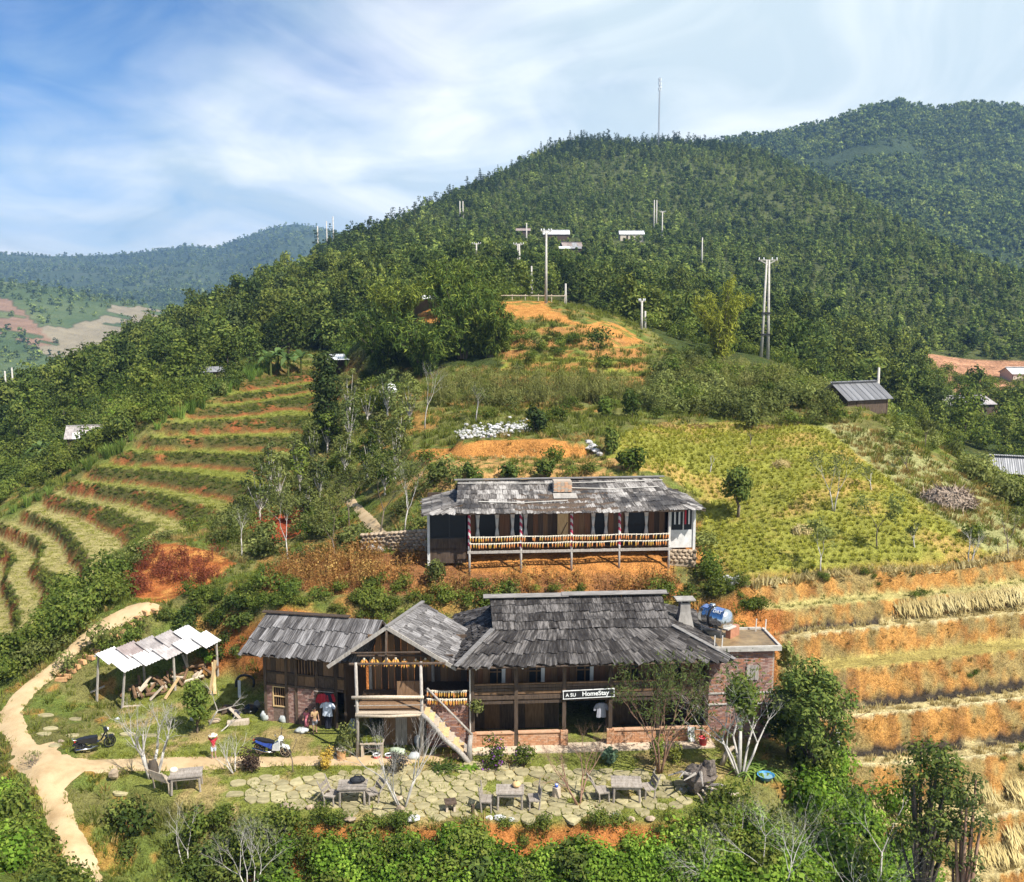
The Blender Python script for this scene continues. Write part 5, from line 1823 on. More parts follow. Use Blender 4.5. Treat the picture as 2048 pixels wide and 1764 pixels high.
# steel water tank lying on a stand
TA = R(-52)
tk = empty('water_tank', B(0.75, 1.75, 4.37), FA + TA, label='horizontal stainless steel water tank with blue lettering on the flat roof', cat='water tank')
STEEL = plain('stainless_steel', (0.66, 0.68, 0.70), 0.22, 1.0)
AX = Matrix.Rotation(R(90), 3, 'Y')
prof = [(0.02, -.86), (0.22, -.84), (.38, -.78), (.475, -.68), (.50, -.62)]
for z in (-.45, -.15, .15, .45):
    prof += [(.50, z - .05), (.515, z), (.50, z + .05)]
prof += [(.50, .62), (.475, .68), (.38, .78), (.22, .84), (.02, .86)]
MB().lathe(prof, (0, 0, .80), 26, AX).build('tank_body', STEEL, tk, True)
MB().lathe([(.505, -.14), (.522, -.13), (.522, -.02), (.505, -.01)], (0, 0, .80), 26, AX).build('band', BLACKM, tk)
MB().lathe([(.15, 0), (.15, .10), (.12, .12), (.01, .12)], (-.2, 0, 1.29), 14).build('lid', STEEL, tk, True)
BLUEP = plain('blue_print', (0.12, 0.18, 0.36), 0.5)
bl = MB()
for x0, x1 in ((.10, .56), (-.56, -.26)):
    for k in range(5):
        a0, a1 = R(56 + k * 7), R(56 + (k + 1) * 7)
        r_ = .5185
        q = [(-math.cos(a) * r_, math.sin(a) * r_ + .80) for a in (a0, a1)]
        bl.add([(x0, q[0][0], q[0][1]), (x1, q[0][0], q[0][1]), (x1, q[1][0], q[1][1]), (x0, q[1][0], q[1][1])], [(0, 1, 2, 3)])
bl.build('blue_panel', BLUEP, tk)
def words_mesh(curve):
    o = bpy.data.objects.new('words', curve)
    COL.objects.link(o)
    me = bpy.data.meshes.new_from_object(o.evaluated_get(bpy.context.evaluated_depsgraph_get()))
    bpy.data.objects.remove(o)
    me.materials.clear()
    me.materials.append(WHITEP)
    return me


ltr = bpy.data.curves.new('lettering', 'FONT')
ltr.body = 'DAT'
ltr.size = 0.24
ltr.align_x = 'CENTER'
ltr.extrude = .002
lo = bpy.data.objects.new('lettering', words_mesh(ltr))
COL.objects.link(lo)
lo.parent = tk
lo.location = (.34, -.40, 1.16)
lo.rotation_euler = (R(48), 0, 0)
st = MB()
for x in (-.55, .55):
    for y in (-.33, .33): st.bar((x, y, 0), (x, y * 0.9, .46), 0.045)
    st.bar((x, -.36, .40), (x, .36, .40), .05)
for y in (-.33, .33): st.bar((-.6, y, .30), (.6, y, .30), .04)
st.build('stand', POLEW, tk)

ch = empty('chimney', F(10.15, 2.6, 4.35), FA, label='tapered concrete chimney with flat cap beside the farmhouse ridge', cat='chimney')
cm = MB()
cm.hexa([(-.42, -.36, -.3), (.42, -.36, -.3), (.42, .36, -.3), (-.42, .36, -.3)], [(-.40, -.34, .25), (.40, -.34, .25), (.40, .34, .25), (-.40, .34, .25)])
cm.hexa([(-.40, -.34, .25), (.40, -.34, .25), (.40, .34, .25), (-.40, .34, .25)], [(-.25, -.22, 1.0), (.25, -.22, 1.0), (.25, .22, 1.0), (-.25, .22, 1.0)])
cm.hexa([(-.25, -.22, 1.0), (.25, -.22, 1.0), (.25, .22, 1.0), (-.25, .22, 1.0)], [(-.23, -.21, 1.42), (.23, -.21, 1.42), (.23, .21, 1.42), (-.23, .21, 1.42)])
cm.build('stack', CONC_D, ch)
for x in (-.18, .18): MB().box((x, 0, 1.49), (.07, .34, .14)).build('leg', CONC_D, ch)
MB().box((0, 0, 1.59), (.92, .66, .06)).build('cap', CONC_D, ch)

# signboard
sg = empty('signboard', F(4.10, -.16, 2.46), FA, label='black signboard lettered A SU HomeStay hanging above the farmhouse doorway', cat='sign')
MB().box((1.1, 0, 0), (2.28, .04, .36)).build('board', BLACKM, sg)
fr = MB()
for z in (-.185, .185): fr.box((1.1, -.012, z), (2.34, .05, .028))
for x in (-.045, 2.245): fr.box((x, -.012, 0), (.028, .05, .342))
fr.build('frame', WHITEP, sg)
for txt, x, s, b in (('A SU', .06, .22, .004), ('HomeStay', .80, .29, .007)):
    t = bpy.data.curves.new('lettering', 'FONT')
    t.body = txt
    t.size = s
    t.extrude = .003
    t.offset = b
    o = bpy.data.objects.new('lettering', words_mesh(t))
    COL.objects.link(o)
    o.parent = sg
    o.location = (x, -.026, -.085)
    o.rotation_euler = (R(90), 0, R(0))
sg.rotation_euler = (0, R(-1.6), FA)

# ------------------------------------------------------------------ porch wing with the gable to the yard
A_ = Vector((-5.50, 41.55, 5.72))
B_ = at(846, 1210, 45.0)
C_ = atz(909, 1337, 3.92)
L_c = atz(660, 1332, 3.88)
B_.z = 5.72
e1 = B_ - A_
wing = empty('porch_wing', (-5.4, 42.0, 0), 0, label='open gabled porch wing with hanging maize between the annexe and the farmhouse', cat='porch')
wroof = empty('roof', (0, 0, 0), 0, wing)
C2 = C_ + e1 * 1.0
L2 = L_c + e1 * 1.0
deck(wroof, [(C_, C2, B_, A_), (L2, L_c, A_, B_)], WOOD_D)
shingle_slope(wroof, C2, C_, A_, B_, 8, 0.30, B_ANX, over=1.5)
shingle_slope(wroof, L_c, L2, B_, A_, 5, 0.34, B_ANX)
for a, b in ((A_, C_), (A_, L_c)):
    d = (b - a).normalized()
    build_w(MB().bar(a + Vector((0, -.05, .04)), b + d * .12 + Vector((0, -.05, .04)), 0.07, 0.16), 'barge_board', WOOD_G, wroof)
build_w(MB().bar(A_ + Vector((0, -.1, .1)), B_ + Vector((0, .1, .1)), 0.16, 0.06), 'ridge_board', RCAP, wroof)
wp = {}
for nm, x, y in (('a', -6.8, 40.95), ('b', -3.98, 41.05), ('c', -6.6, 43.8), ('d', -3.7, 43.8)):
    zt = 4.35 if nm in 'ab' else 4.4
    build_w(MB().tube([(x, y, 0), (x + .02, y, 2), (x, y + .03, zt)], [.085, .075, .065], 7), 'post', WOOD_G, wing, True)
build_w(MB().tube([(-7.1, 41.0, 4.28), (-2.9, 41.05, 4.30)], .06, 6), 'tie_beam', WOOD_D, wing)
build_w(MB().tube([(-6.9, 41.9, 4.32), (-2.6, 41.9, 4.34)], .05, 6), 'hanging_pole', WOOD_D, wing)
build_w(MB().tube([(-7.0, 41.0, 4.78), (-4.0, 41.05, 4.80)], .045, 6), 'collar_beam', WOOD_D, wing)
build_w(MB().bar((-5.5, 41.1, 4.3), (-5.5, 41.5, 5.6), .09), 'king_post', WOOD_D, wing)
build_w(MB().tube([(-7.0, 40.88, 2.80), (-5.5, 40.86, 2.83), (-3.85, 40.95, 2.79)], [.075, .085, .07], 7), 'rail_pole', WOOD_L, wing, True)
build_w(MB().tube([(-6.9, 40.92, 2.40), (-3.9, 40.98, 2.42)], .02, 5), 'rail_wire', WOOD_G, wing)
build_w(MB().tube([(-6.85, 40.84, 1.98), (-5.4, 40.82, 1.96), (-3.95, 40.9, 2.0)], [.07, .06, .07], 7), 'floor_pole', WOOD_L, wing, True)
for k in range(9):
    y = 41.0 + k * .30
    build_w(MB().box((-5.35, y, 2.06), (3.0, .27, .05)), 'floor_board', WOOD_L if k < 1 else WOOD_B, wing)
planks(wing, (-6.7, 43.9, 0), (-2.1, 43.9, 0), 0.0, 4.6, 0.3, 0.04, [WOOD_D, WOOD_B])
planks(wing, (-5.8, 42.2, 0), (-3.95, 42.2, 0), 0.0, 1.98, 0.26, 0.04, [WOOD_B, WOOD_G])
planks(wing, (-5.2, 42.4, 0), (-4.0, 42.4, 0), 2.1, 2.95, 0.4, 0.05, [WOOD_B])
# ground floor brick wall by the stair, balcony rail above it
wall_w(wing, (-3.85, 42.1, 0), (-1.95, 42.0, 0), 0, 2.2, .10, MORTAR, 'wall')
brick_courses(wing, (-3.85, 42.03, 0), (-1.95, 41.93, 0), 0, 2.2, BRICKM + [BRICK2], .09)
build_w(MB().bar((-3.9, 41.95, 2.28), (-1.9, 41.85, 2.28), .12, .14), 'floor_beam', WOOD_D, wing)
build_w(MB().bar((-3.9, 41.86, 2.72), (-1.9, 41.76, 2.76), .05), 'hand_rail', WOOD_B, wing)
build_w(MB().hexa([(-3.9, 42.0, 2.3), (-1.9, 41.95, 2.3), (-1.9, 43.8, 2.3), (-3.9, 43.8, 2.3)], [(-3.9, 42.0, 2.36), (-1.9, 41.95, 2.36), (-1.9, 43.8, 2.36), (-3.9, 43.8, 2.36)]), 'upper_floor', WOOD_D, wing)
# log stair
stair = empty('log_stair', (-2.2, 40.6, 0), 0, label='steep wooden stair with split log treads climbing to the porch', cat='stair')
S0, S1 = Vector((-1.98, 40.45, .15)), Vector((-3.92, 40.75, 2.12))
for off, m_ in ((0.0, WOOD_G), (0.95, WOOD_G)):
    o = Vector((.05, off, 0))
    pts_ = [lerp(S0, S1, t) + o + Vector((0, 0, -.10 + .07 * math.sin(t * 9 + off))) for t in np.linspace(-.05, 1.04, 8)]
    build_w(MB().tube(pts_, [.13, .12, .115, .11, .105, .10, .095, .09], 7), 'stringer', m_, stair, True)
for k in range(9):
    c = lerp(S0, S1, (k + .35) / 9)
    build_w(MB().box(c + Vector((0, .48, .02)), (.30, .92, .055)), 'tread', WOOD_Y if k % 3 else WOOD_L, stair)
rp = [lerp(S0, S1, t) + Vector((.18, .98, .72)) for t in (-.02, .3, .6, 1.02)]
build_w(MB().tube(rp, [.06, .055, .05, .05], 6), 'hand_rail', WOOD_G, stair, True)
build_w(MB().tube([(-1.84, 40.55, -.05), (-1.86, 40.6, .7), (-1.80, 40.7, 1.15)], [.13, .115, .09], 8), 'newel_post', WOOD_G, stair, True)

# ------------------------------------------------------------------ the annexe on the left
AE0, AE1 = atz(477, 1309, 3.58), atz(683, 1326, 3.50)
AR0, AR1 = atz(534, 1228, 5.0), atz(765, 1243, 5.0)
ad = (AE1 - AE0).normalized()
W0, W1 = atz(534, 1440, 0), atz(690, 1457, 0)
anx = empty('wooden_annexe', (W0 + W1) / 2, 0, label='left annexe with pale grey board roof, dark lattice walls and clothes by its door', cat='house')
aroof = empty('roof', (0, 0, 0), 0, anx)
AE1b = AE1 + ad * 1.2
AR1b = AR1
ab = (AR0 - AE0)
back0, back1 = AR0 + Vector((-ab.x, ab.y, ab.z * -1)), AR1 + Vector((.4, ab.y, -ab.z))
deck(aroof, [(AE0, AE1b, AR1b, AR0), (back1, back0, AR0, AR1)], WOOD_D)
shingle_slope(aroof, AE0, AE1b, AR1b, AR0, 3, 0.235, B_ANX, over=1.25, wj=.25)
shingle_slope(aroof, back1, back0, AR0, AR1, 3, 0.4, B_ANX)
build_w(MB().bar(AR0 + Vector((-.2, .05, .12)), lerp(AR0, AR1, .72) + Vector((0, .05, .12)), .32, .05), 'ridge_board', WOOD_D, aroof)
wd_ = (W1 - W0).normalized()
wn_ = Vector((-wd_.y, wd_.x, 0))
WL = (W1 - W0).length
Wp = lambda s, y, z: W0 + wd_ * s + wn_ * y + Vector((0, 0, z))
STONEW = surf('mud_stone_wall', (0.13, 0.085, 0.065), (0.27, 0.19, 0.15), 14, bump=0.9, detail=8)
for s0, s1 in ((0.0, .36), (1.12, 1.55), (1.65, 2.62)):
    wall_w(anx, Wp(s0, .05, 0), Wp(s1, .05, 0), -.1, 1.78, .12, STONEW, 'wall')
    brick_courses(anx, Wp(s0, -.015, -.05), Wp(s1, -.015, -.05), -.05, 1.78, BRICKM, .05, bl=.20, bh=.085)
wall_w(anx, Wp(.36, .05, 0), Wp(1.12, .05, 0), -.1, .75, .12, STONEW, 'wall')
for s in (0.0, 1.10, 1.60, 2.66, 3.62): build_w(MB().bar(Wp(s, -.02, -.1), Wp(s, -.02, 3.5), .13), 'post', WOOD_D, anx)
for z in (1.84, 2.45, 3.45): build_w(MB().bar(Wp(-.05, -.03, z), Wp(WL, -.03, z), .08, .10), 'wall_beam', WOOD_D, anx)
planks(anx, Wp(.05, .03, 0), Wp(WL, .03, 0), 1.88, 2.42, .5, .04, [WOOD_B, WOOD_D])
planks(anx, Wp(.05, .03, 0), Wp(1.55, .03, 0), 2.5, 3.45, .24, .04, [WOOD_B, WOOD_D])
for k in range(6):
    build_w(MB().bar(Wp(1.75 + .15 * k, 0, 2.5), Wp(1.75 + .15 * k, 0, 3.4), .05), 'baluster', WOOD_B, anx)
planks(anx, Wp(1.65, .25, 0), Wp(2.6, .25, 0), 2.5, 3.45, .4, .03, [WOOD_D])
planks(anx, Wp(2.72, .03, 0), Wp(WL, .03, 0), 2.5, 3.45, .28, .04, [WOOD_B, WOOD_D])
wf = MB()
for s in (.40, 1.08): wf.bar(Wp(s, -.03, .75), Wp(s, -.03, 1.78), .06)
for z in (.78, 1.28, 1.75): wf.bar(Wp(.38, -.03, z), Wp(1.1, -.03, z), .05)
wfo = build_w(wf, 'window', WOOD_Y, anx)
for s in (.52, .64, .76, .88, .98): build_w(MB().bar(Wp(s, 0.0, .78), Wp(s, 0.0, 1.75), .035), 'bar', WOOD_B, wfo)
wall_w(anx, Wp(.36, 1.2, 0), Wp(2.6, 1.2, 0), 0, 3.4, .05, WOOD_D, 'inner_wall')
wall_w(anx, Wp(0, .1, 0), Wp(0, 2.6, 0), -.1, 3.9, .1, WOOD_D, 'side_wall')
wall_w(anx, Wp(WL, .1, 0), Wp(WL, 2.6, 0), -.1, 3.9, .1, WOOD_D, 'side_wall')
wall_w(anx, Wp(0, 2.6, 0), Wp(WL, 2.6, 0), -.1, 3.6, .1, WOOD_D, 'back_wall')
dr = wall_w(anx, Wp(2.74, .10, 0), Wp(3.56, .10, 0), 0, 1.80, .05, WOOD_D, 'door')
for s in (2.76, 3.54): build_w(MB().bar(Wp(s, .02, 0), Wp(s, .02, 1.8), .08), 'door_frame', WOOD_B, anx)
# ------------------------------------------------------------------ the upper house on stilts
UO = Vector((-2.33, 52.35, 5.3))
UA = R(4.2)
upr = empty('stilt_house', UO, UA, label='long wooden stilt house above the farmhouse with maize strung along its veranda', cat='house')
ux, uy = Vector((math.cos(UA), math.sin(UA), 0)), Vector((-math.sin(UA), math.cos(UA), 0))


def U(x, y, z): return Vector((UO.x, UO.y, 0)) + ux * x + uy * y + Vector((0, 0, z))


uroof = empty('roof', (0, 0, 0), 0, upr)
FZ, UEZ, URZ = 6.36, 8.58, 9.80
UYE, UYR = -.65, 2.35
XA, XB = -.55, 11.15
q_f = (U(-.75, UYE, UEZ), U(11.75, UYE, UEZ), U(XB - .2, UYR, URZ + .05), U(XA, UYR, URZ))
q_b = (U(11.75, 2 * UYR - UYE, UEZ), U(-.75, 2 * UYR - UYE, UEZ), U(XA, UYR, URZ), U(XB - .2, UYR, URZ + .05))
q_l = (U(-2.6, 4.0, 8.45), U(-2.6, -.35, 8.45), U(-.35, -.1, 8.98), U(-.35, 4.4, 9.0))
q_lf = (U(-2.6, -.35, 8.45), U(-.75, UYE - .02, UEZ - .03), U(-.5, .2, 8.95), U(-.6, .2, 8.95))
q_r = (U(13.0, -.35, 8.50), U(13.0, 4.0, 8.5), U(11.3, 4.4, 9.05), U(11.3, .1, 8.95))
q_rf = (U(11.75, UYE, UEZ), U(13.0, -.35, 8.5), U(11.4, .6, 9.0), U(11.3, .6, 9.0))
deck(uroof, [q_f, q_b, q_l, q_r], WOOD_D)
shingle_slope(uroof, *q_f, 7, 0.33, B_UP, over=1.5, wj=.35, sag=.10, roll=.02)
shingle_slope(uroof, *q_b, 4, 0.6, B_UP)
shingle_slope(uroof, *q_l, 4, 0.36, B_UP)
shingle_slope(uroof, *q_lf, 2, 0.3, B_UP)
shingle_slope(uroof, *q_r, 4, 0.36, B_UP)
shingle_slope(uroof, *q_rf, 2, 0.3, B_UP)
build_w(MB().bar(U(XA - .2, UYR, URZ + .12), U(XB + .1, UYR, URZ + .16), .26, .05), 'ridge_board', RCAP, uroof)
for t, s0, s1 in ((.86, .0, 1.0), (.66, .52, .95), (.28, .1, .5)):
    a, b = lerp(q_f[0], q_f[3], t), lerp(q_f[1], q_f[2], t)
    build_w(MB().tube([lerp(a, b, s0) + Vector((0, 0, .17)), lerp(a, b, (s0 + s1) / 2) + Vector((0, 0, .07)), lerp(a, b, s1) + Vector((0, 0, .16))], .025, 5), 'roof_pole', POLEW, uroof)
# brick flue stub and tin patch on the roof
fc = lerp(lerp(q_f[0], q_f[1], .495), lerp(q_f[3], q_f[2], .495), .66)
fl0 = empty('flue_stub', fc, UA, uroof)
fl0.matrix_basis = WM(uroof).inverted() @ Matrix.Translation(fc) @ Matrix.Rotation(UA, 4, 'Z')
MB().box((0, .1, .28), (1.0, .7, .62)).build('mortar_core', MORTAR, fl0)
mb = MB()
for r in range(7):
    for c in range(5):
        mb.mi = rb_.randrange(2)
        mb.box((-.42 + c * .205 + (r % 2) * .03, -.262, .03 + r * .078), (.19, .06, .066))
mb.build('brick_courses', [BRICK3, MORTAR], fl0, kind='stuff')
MB().box((.1, -.55, -.18), (1.3, .5, .03), Matrix.Rotation(R(-22), 3, 'X').inverted()).build('tin_flashing', CONC_D, fl0)
UPX = (0.0, 2.83, 5.62, 8.28, 11.06)
STRIPE = None


def striped(name, c1, c2):
    m, nt = mat_new(name)
    t = N(nt, 'ShaderNodeTexCoord')
    w = N(nt, 'ShaderNodeTexWave', i_Scale=1.6, i_Distortion=0.6)
    w.bands_direction = 'DIAGONAL'
    nt.links.new(t.outputs['Object'], w.inputs['Vector'])
    col = ramp(nt, w.outputs[1], [(0.45, c1), (0.55, c2)])
    b = N(nt, 'ShaderNodeBsdfDiffuse')
    nt.links.new(col, b.inputs[0])
    return finish(m, nt, b.outputs[0])


RIBBON = striped('ribbon_wound_post', (0.60, 0.57, 0.54), (0.42, 0.06, 0.10))
for i, x in enumerate(UPX):
    z0 = gz(U(x, 0, 0).x, U(x, 0, 0).y) - .15
    build_w(MB().tube([U(x, 0, z0), U(x, .01, FZ), U(x, 0, 8.75)], [.07, .065, .06], 7), 'post', POLEW, upr, True)
    build_w(MB().tube([U(x, 0, FZ + .15), U(x, 0, 8.6)], .074, 8), 'post_ribbon', RIBBON if i < 4 else POLEW, upr)
build_w(MB().bar(U(-.1, 0, FZ - .06), U(11.2, 0, FZ - .06), .10, .14), 'floor_beam', WOOD_G, upr)
for k in range(5):
    build_w(MB().box((0, 0, 0), (11.2, .25, .04), Matrix.Rotation(UA, 3, 'Z')), 'floor_board', WOOD_B, upr).location = WM(upr).inverted() @ U(5.55, .18 + .27 * k, FZ + .03)
    upr.children[-1].rotation_euler = (0, 0, 0)
for o in upr.children:
    if o.name.startswith('floor_board'):
        for v in o.data.vertices: v.co = Matrix.Rotation(-UA, 3, 'Z') @ v.co
build_w(MB().bar(U(-.2, 0, 8.62), U(11.3, 0, 8.62), .09), 'eaves_beam', WOOD_D, upr)
# back wall of the veranda: planks, windows with curtains, a yellow door
UWY = 1.35
UW_ = [(0.35, 1.75, 2), (2.3, 3.35, 2), (6.85, 7.9, 2), (8.75, 10.2, 2)]
ed_ = [0.0] + [e for w in UW_ for e in w[:2]] + [11.1]
DOORX = (5.0, 5.6)
segs = []
for i in range(0, len(ed_), 2):
    a, b = ed_[i], ed_[i + 1]
    if a < DOORX[0] < b:
        segs += [(a, DOORX[0]), (DOORX[1], b)]
    else:
        segs.append((a, b))
for a, b in segs: planks(upr, U(a, UWY, 0), U(b, UWY, 0), FZ, 8.75, .30, .04, [WOOD_B, WOOD_R, WOOD_D])
for a, b, n_ in UW_:
    planks(upr, U(a, UWY, 0), U(b, UWY, 0), FZ, 6.75, .35, .04, [WOOD_B])
    f = MB()
    for x in (a + .03, b - .03): f.bar(U(x, UWY - .03, 6.75), U(x, UWY - .03, 8.6), .06, .06)
    for z in (6.78, 8.58): f.bar(U(a, UWY - .03, z), U(b, UWY - .03, z), .06, .06)
    w = build_w(f, 'window', WOOD_D, upr)
    build_w(MB().hexa([U(a, UWY + .02, 6.75), U(b, UWY + .02, 6.75), U(b, UWY + .04, 6.75), U(a, UWY + .04, 6.75)], [U(a, UWY + .02, 8.6), U(b, UWY + .02, 8.6), U(b, UWY + .04, 8.6), U(a, UWY + .04, 8.6)]), 'pane', GLASS, w)
    for x, sgn in ((a + .16, 1), (b - .16, -1)):
        c = MB()
        zs_ = (6.85, 7.35, 7.9, 8.55)
        ws_ = (.13, .06, .10, .17)
        for (z0, w0), (z1, w1) in zip(zip(zs_[:-1], ws_[:-1]), zip(zs_[1:], ws_[1:])):
            c.hexa([U(x - w0, UWY - .12, z0), U(x + w0, UWY - .10, z0), U(x + w0, UWY - .06, z0), U(x - w0, UWY - .06, z0)], [U(x - w1, UWY - .12, z1), U(x + w1, UWY - .10, z1), U(x + w1, UWY - .06, z1), U(x - w1, UWY - .06, z1)])
        build_w(c, 'curtain', CURTAIN, w, True)
d = wall_w(upr, U(DOORX[0], UWY, 0), U(DOORX[1], UWY, 0), FZ + .05, 8.35, .05, WOOD_Y, 'door')
build_w(MB().bar(U(5.05, UWY - .05, 6.6), U(5.55, UWY - .05, 7.6), .04), 'brace', WOOD_B, d)
wall_w(upr, U(-2.3, 4.4, 0), U(12.6, 4.4, 0), 5.6, 8.8, .1, WOOD_D, 'back_wall')
wall_w(upr, U(.0, UWY, 0), U(.0, 4.4, 0), FZ, 8.8, .08, WOOD_D, 'side_wall')
wall_w(upr, U(11.1, UWY, 0), U(11.1, 4.4, 0), FZ, 8.8, .08, WOOD_D, 'side_wall')
build_w(MB().hexa([U(-2.2, .8, FZ - .12), U(12.5, .8, FZ - .12), U(12.5, 4.4, FZ - .12), U(-2.2, 4.4, FZ - .12)], [U(-2.2, .8, FZ), U(12.5, .8, FZ), U(12.5, 4.4, FZ), U(-2.2, 4.4, FZ)]), 'floor', WOOD_D, upr)
# end rooms with glass fronts
wall_w(upr, U(-2.2, .85, 0), U(-.15, .85, 0), 5.5, 6.9, .10, WOOD_D, 'end_wall')
wall_w(upr, U(11.25, .65, 0), U(12.6, .65, 0), 6.2, 7.15, .10, PLASTER, 'end_wall')
wall_w(upr, U(12.6, .65, 0), U(12.6, 4.3, 0), 6.2, 8.5, .10, PLASTER, 'end_wall')
wall_w(upr, U(-2.2, .85, 0), U(-2.2, 4.3, 0), 5.5, 8.5, .10, PLASTER, 'end_wall')
for a, b, y, z0 in ((-2.2, -.15, .83, 6.9), (11.25, 12.55, .63, 7.15)):
    f = MB()
    for x in (a + .04, (a + b) / 2 + .1, b - .04): f.bar(U(x, y, z0), U(x, y, 8.45), .06)
    for z in (z0 + .03, 8.42): f.bar(U(a, y, z), U(b, y, z), .06)
    w = build_w(f, 'window', PLASTER if a > 0 else BLACKM, upr)
    build_w(MB().hexa([U(a, y + .03, z0), U(b, y + .03, z0), U(b, y + .05, z0), U(a, y + .05, z0)], [U(a, y + .03, 8.45), U(b, y + .03, 8.45), U(b, y + .05, 8.45), U(a, y + .05, 8.45)]), 'pane', GLASS, w)
for x, z in ((-2.22, 5.4), (12.62, 5.7)): build_w(MB().bar(U(x, .8 if x < 0 else .6, z), U(x, .8 if x < 0 else .6, 8.5), .14), 'corner_post', PLASTER, upr)
for x, c in ((11.5, CURTAIN), (11.75, CURTAIN), (12.1, REDC), (12.3, CURTAIN)):
    build_w(MB().bar(U(x, .55, 7.55), U(x, .55, 8.35), .09, .03), 'hanging_cloth', c, upr)
# stone footing under the right room
STONE1 = surf('field_stone', (0.26, 0.19, 0.13), (0.46, 0.36, 0.25), 5, rnd=0.25, bump=0.6)
STONE_W = surf('white_limestone', (0.36, 0.345, 0.33), (0.60, 0.58, 0.56), 4, rnd=0.25, bump=0.6)


def stone_meshes(mat, n=5, seed=0):
    out = []
    r = random.Random(seed)
    for i in range(n):
        mb = MB()
        mb.ball((0, 0, 0), (.5, .5, .5), 6, 4, .22, r)
        out.append(mb.mesh('stone', [mat]))
    return out


ST1, STW = stone_meshes(STONE1), stone_meshes(STONE_W, 5, 3)


def lay(parent, me, c, s, rz, name='stone', tilt=0.15):
    M = Matrix.Translation(c) @ Matrix.Rotation(rz, 4, 'Z') @ Matrix.Rotation(rb_.uniform(-tilt, tilt), 4, 'X') @ Matrix.Diagonal((*s, 1))
    return put(name, me, M, parent)


def stone_wall(name, a, b, h0, h1, th, label, cat, sz=.30, **kw):
    """dry stone wall: each stone an object"""
    a, b = Vector(a), Vector(b)
    e = empty(name, (a + b) / 2, 0, label=label, cat=cat, **kw)
    d = b - a
    L_ = Vector((d.x, d.y, 0)).length
    ang = math.atan2(d.y, d.x)
    core = MB()
    s_ = Vector((-d.y, d.x, 0)).normalized() * th * .4
    core.hexa([a - s_ + Vector((0, 0, -.2)), b - s_ + Vector((0, 0, -.2)), b + s_ + Vector((0, 0, -.2)), a + s_ + Vector((0, 0, -.2))], [a - s_ + Vector((0, 0, h0 * .92)), b - s_ + Vector((0, 0, h1 * .92)), b + s_ + Vector((0, 0, h1 * .92)), a + s_ + Vector((0, 0, h0 * .92))])
    build_w(core, 'rubble_core', STONE1, e)
    n_ = int(L_ / sz)
    for i in range(n_):
        t = (i + .5) / n_
        hh = h0 + (h1 - h0) * t
        rows = max(1, int(hh / (sz * .62)))
        for r in range(rows):
            tt = t + ((r % 2) * .5 - .25) / n_
            c = lerp(a, b, tt) + Vector((0, 0, (r + .5) * hh / rows)) - Vector((-d.y, d.x, 0)).normalized() * th * .42
            lay(e, rb_.choice(ST1), c, (sz * rb_.uniform(.85, 1.25), th * .7, hh / rows * rb_.uniform(1.0, 1.25)), ang + rb_.uniform(-.15, .15))
    return e


stone_wall('stone_wall', (U(11.2, .45, 5.45)), U(12.7, .4, 5.35), .75, .8, .3, 'short rough stone footing under the right end of the stilt house', 'wall', .28)
swa, swb = at(728, 1104, 56.6), at(856, 1094, 54.6)
swa.z, swb.z = gz(swa.x, swa.y), gz(swb.x, swb.y)
stone_wall('stone_wall', swa, swb, 1.0, 1.25, .5, 'long dry stone wall of brown rocks at the left end of the stilt house', 'wall', .30)

# strings of maize along the veranda rails
cob = MB().lathe([(.006, .02), (.026, -.02), (.034, -.08), (.030, -.18), (.008, -.25)], n=6).mesh('cob', [MAIZE_C])
cob_y = MB().lathe([(.006, .02), (.026, -.02), (.034, -.08), (.030, -.18), (.008, -.25)], n=6).mesh('cob', [MAIZE_Y])
husk = MB().lathe([(.030, .075), (.038, .04), (.030, -.03), (.012, -.05)], n=5).mesh('husk', [HUSK])


def maize_string(a, b, label, cobs, n_, group, rail=.03, dens=1.0, sag=.03, r=None):
    a, b = Vector(a), Vector(b)
    e = empty('maize_string', (a + b) / 2, 0, label=label, cat='maize string', group=group)
    build_w(MB().tube([a, lerp(a, b, .5) - Vector((0, 0, sag)), b], rail, 6), 'pole', BAMB, e)
    L_ = (b - a).length
    for i in range(n_):
        if rb_.random() > dens: continue
        t = (i + .5) / n_ + rb_.uniform(-.2, .2) / n_
        c = lerp(a, b, t) + Vector((0, -.03, -.03 - sag * math.sin(math.pi * t)))
        M = Matrix.Translation(c) @ Matrix.Rotation(rb_.uniform(-.12, .12), 4, 'Y') @ Matrix.Diagonal((1.15, 1.15, rb_.uniform(.8, 1.1), 1))
        put('cob', rb_.choice(cobs), M, e)
        put('husk', husk, M, e)


ORD = ('first', 'second', 'third', 'fourth')
for row, z in (('upper', 7.17), ('lower', 6.80)):
    for i in range(4):
        maize_string(U(UPX[i], -.08, z + (.03 if i == 3 else 0)), U(UPX[i + 1], -.08, z + .02), f'{row} string of orange maize cobs in the {ORD[i]} veranda bay from the left', [cob, cob, cob_y], 20, 'maize strung on the veranda', dens=.95 if row == 'upper' else .82)
# ------------------------------------------------------------------ trees, shrubs and bamboo that can be told apart
rt = np.random.default_rng(77)


def ppm(p):
    """pixels of the photograph per metre at a place"""
    d = p[1] * CP - (p[2] - CAMZ) * SP
    return FPX / d


def spot(px, py, z=None, D=None):
    if D is not None:
        p = at(px, py, D)
        return Vector((p.x, p.y, gz(p.x, p.y)))
    if z is not None: return atz(px, py, z)
    h = hit(px, py)
    return h if h is not None else atz(px, py, 0)


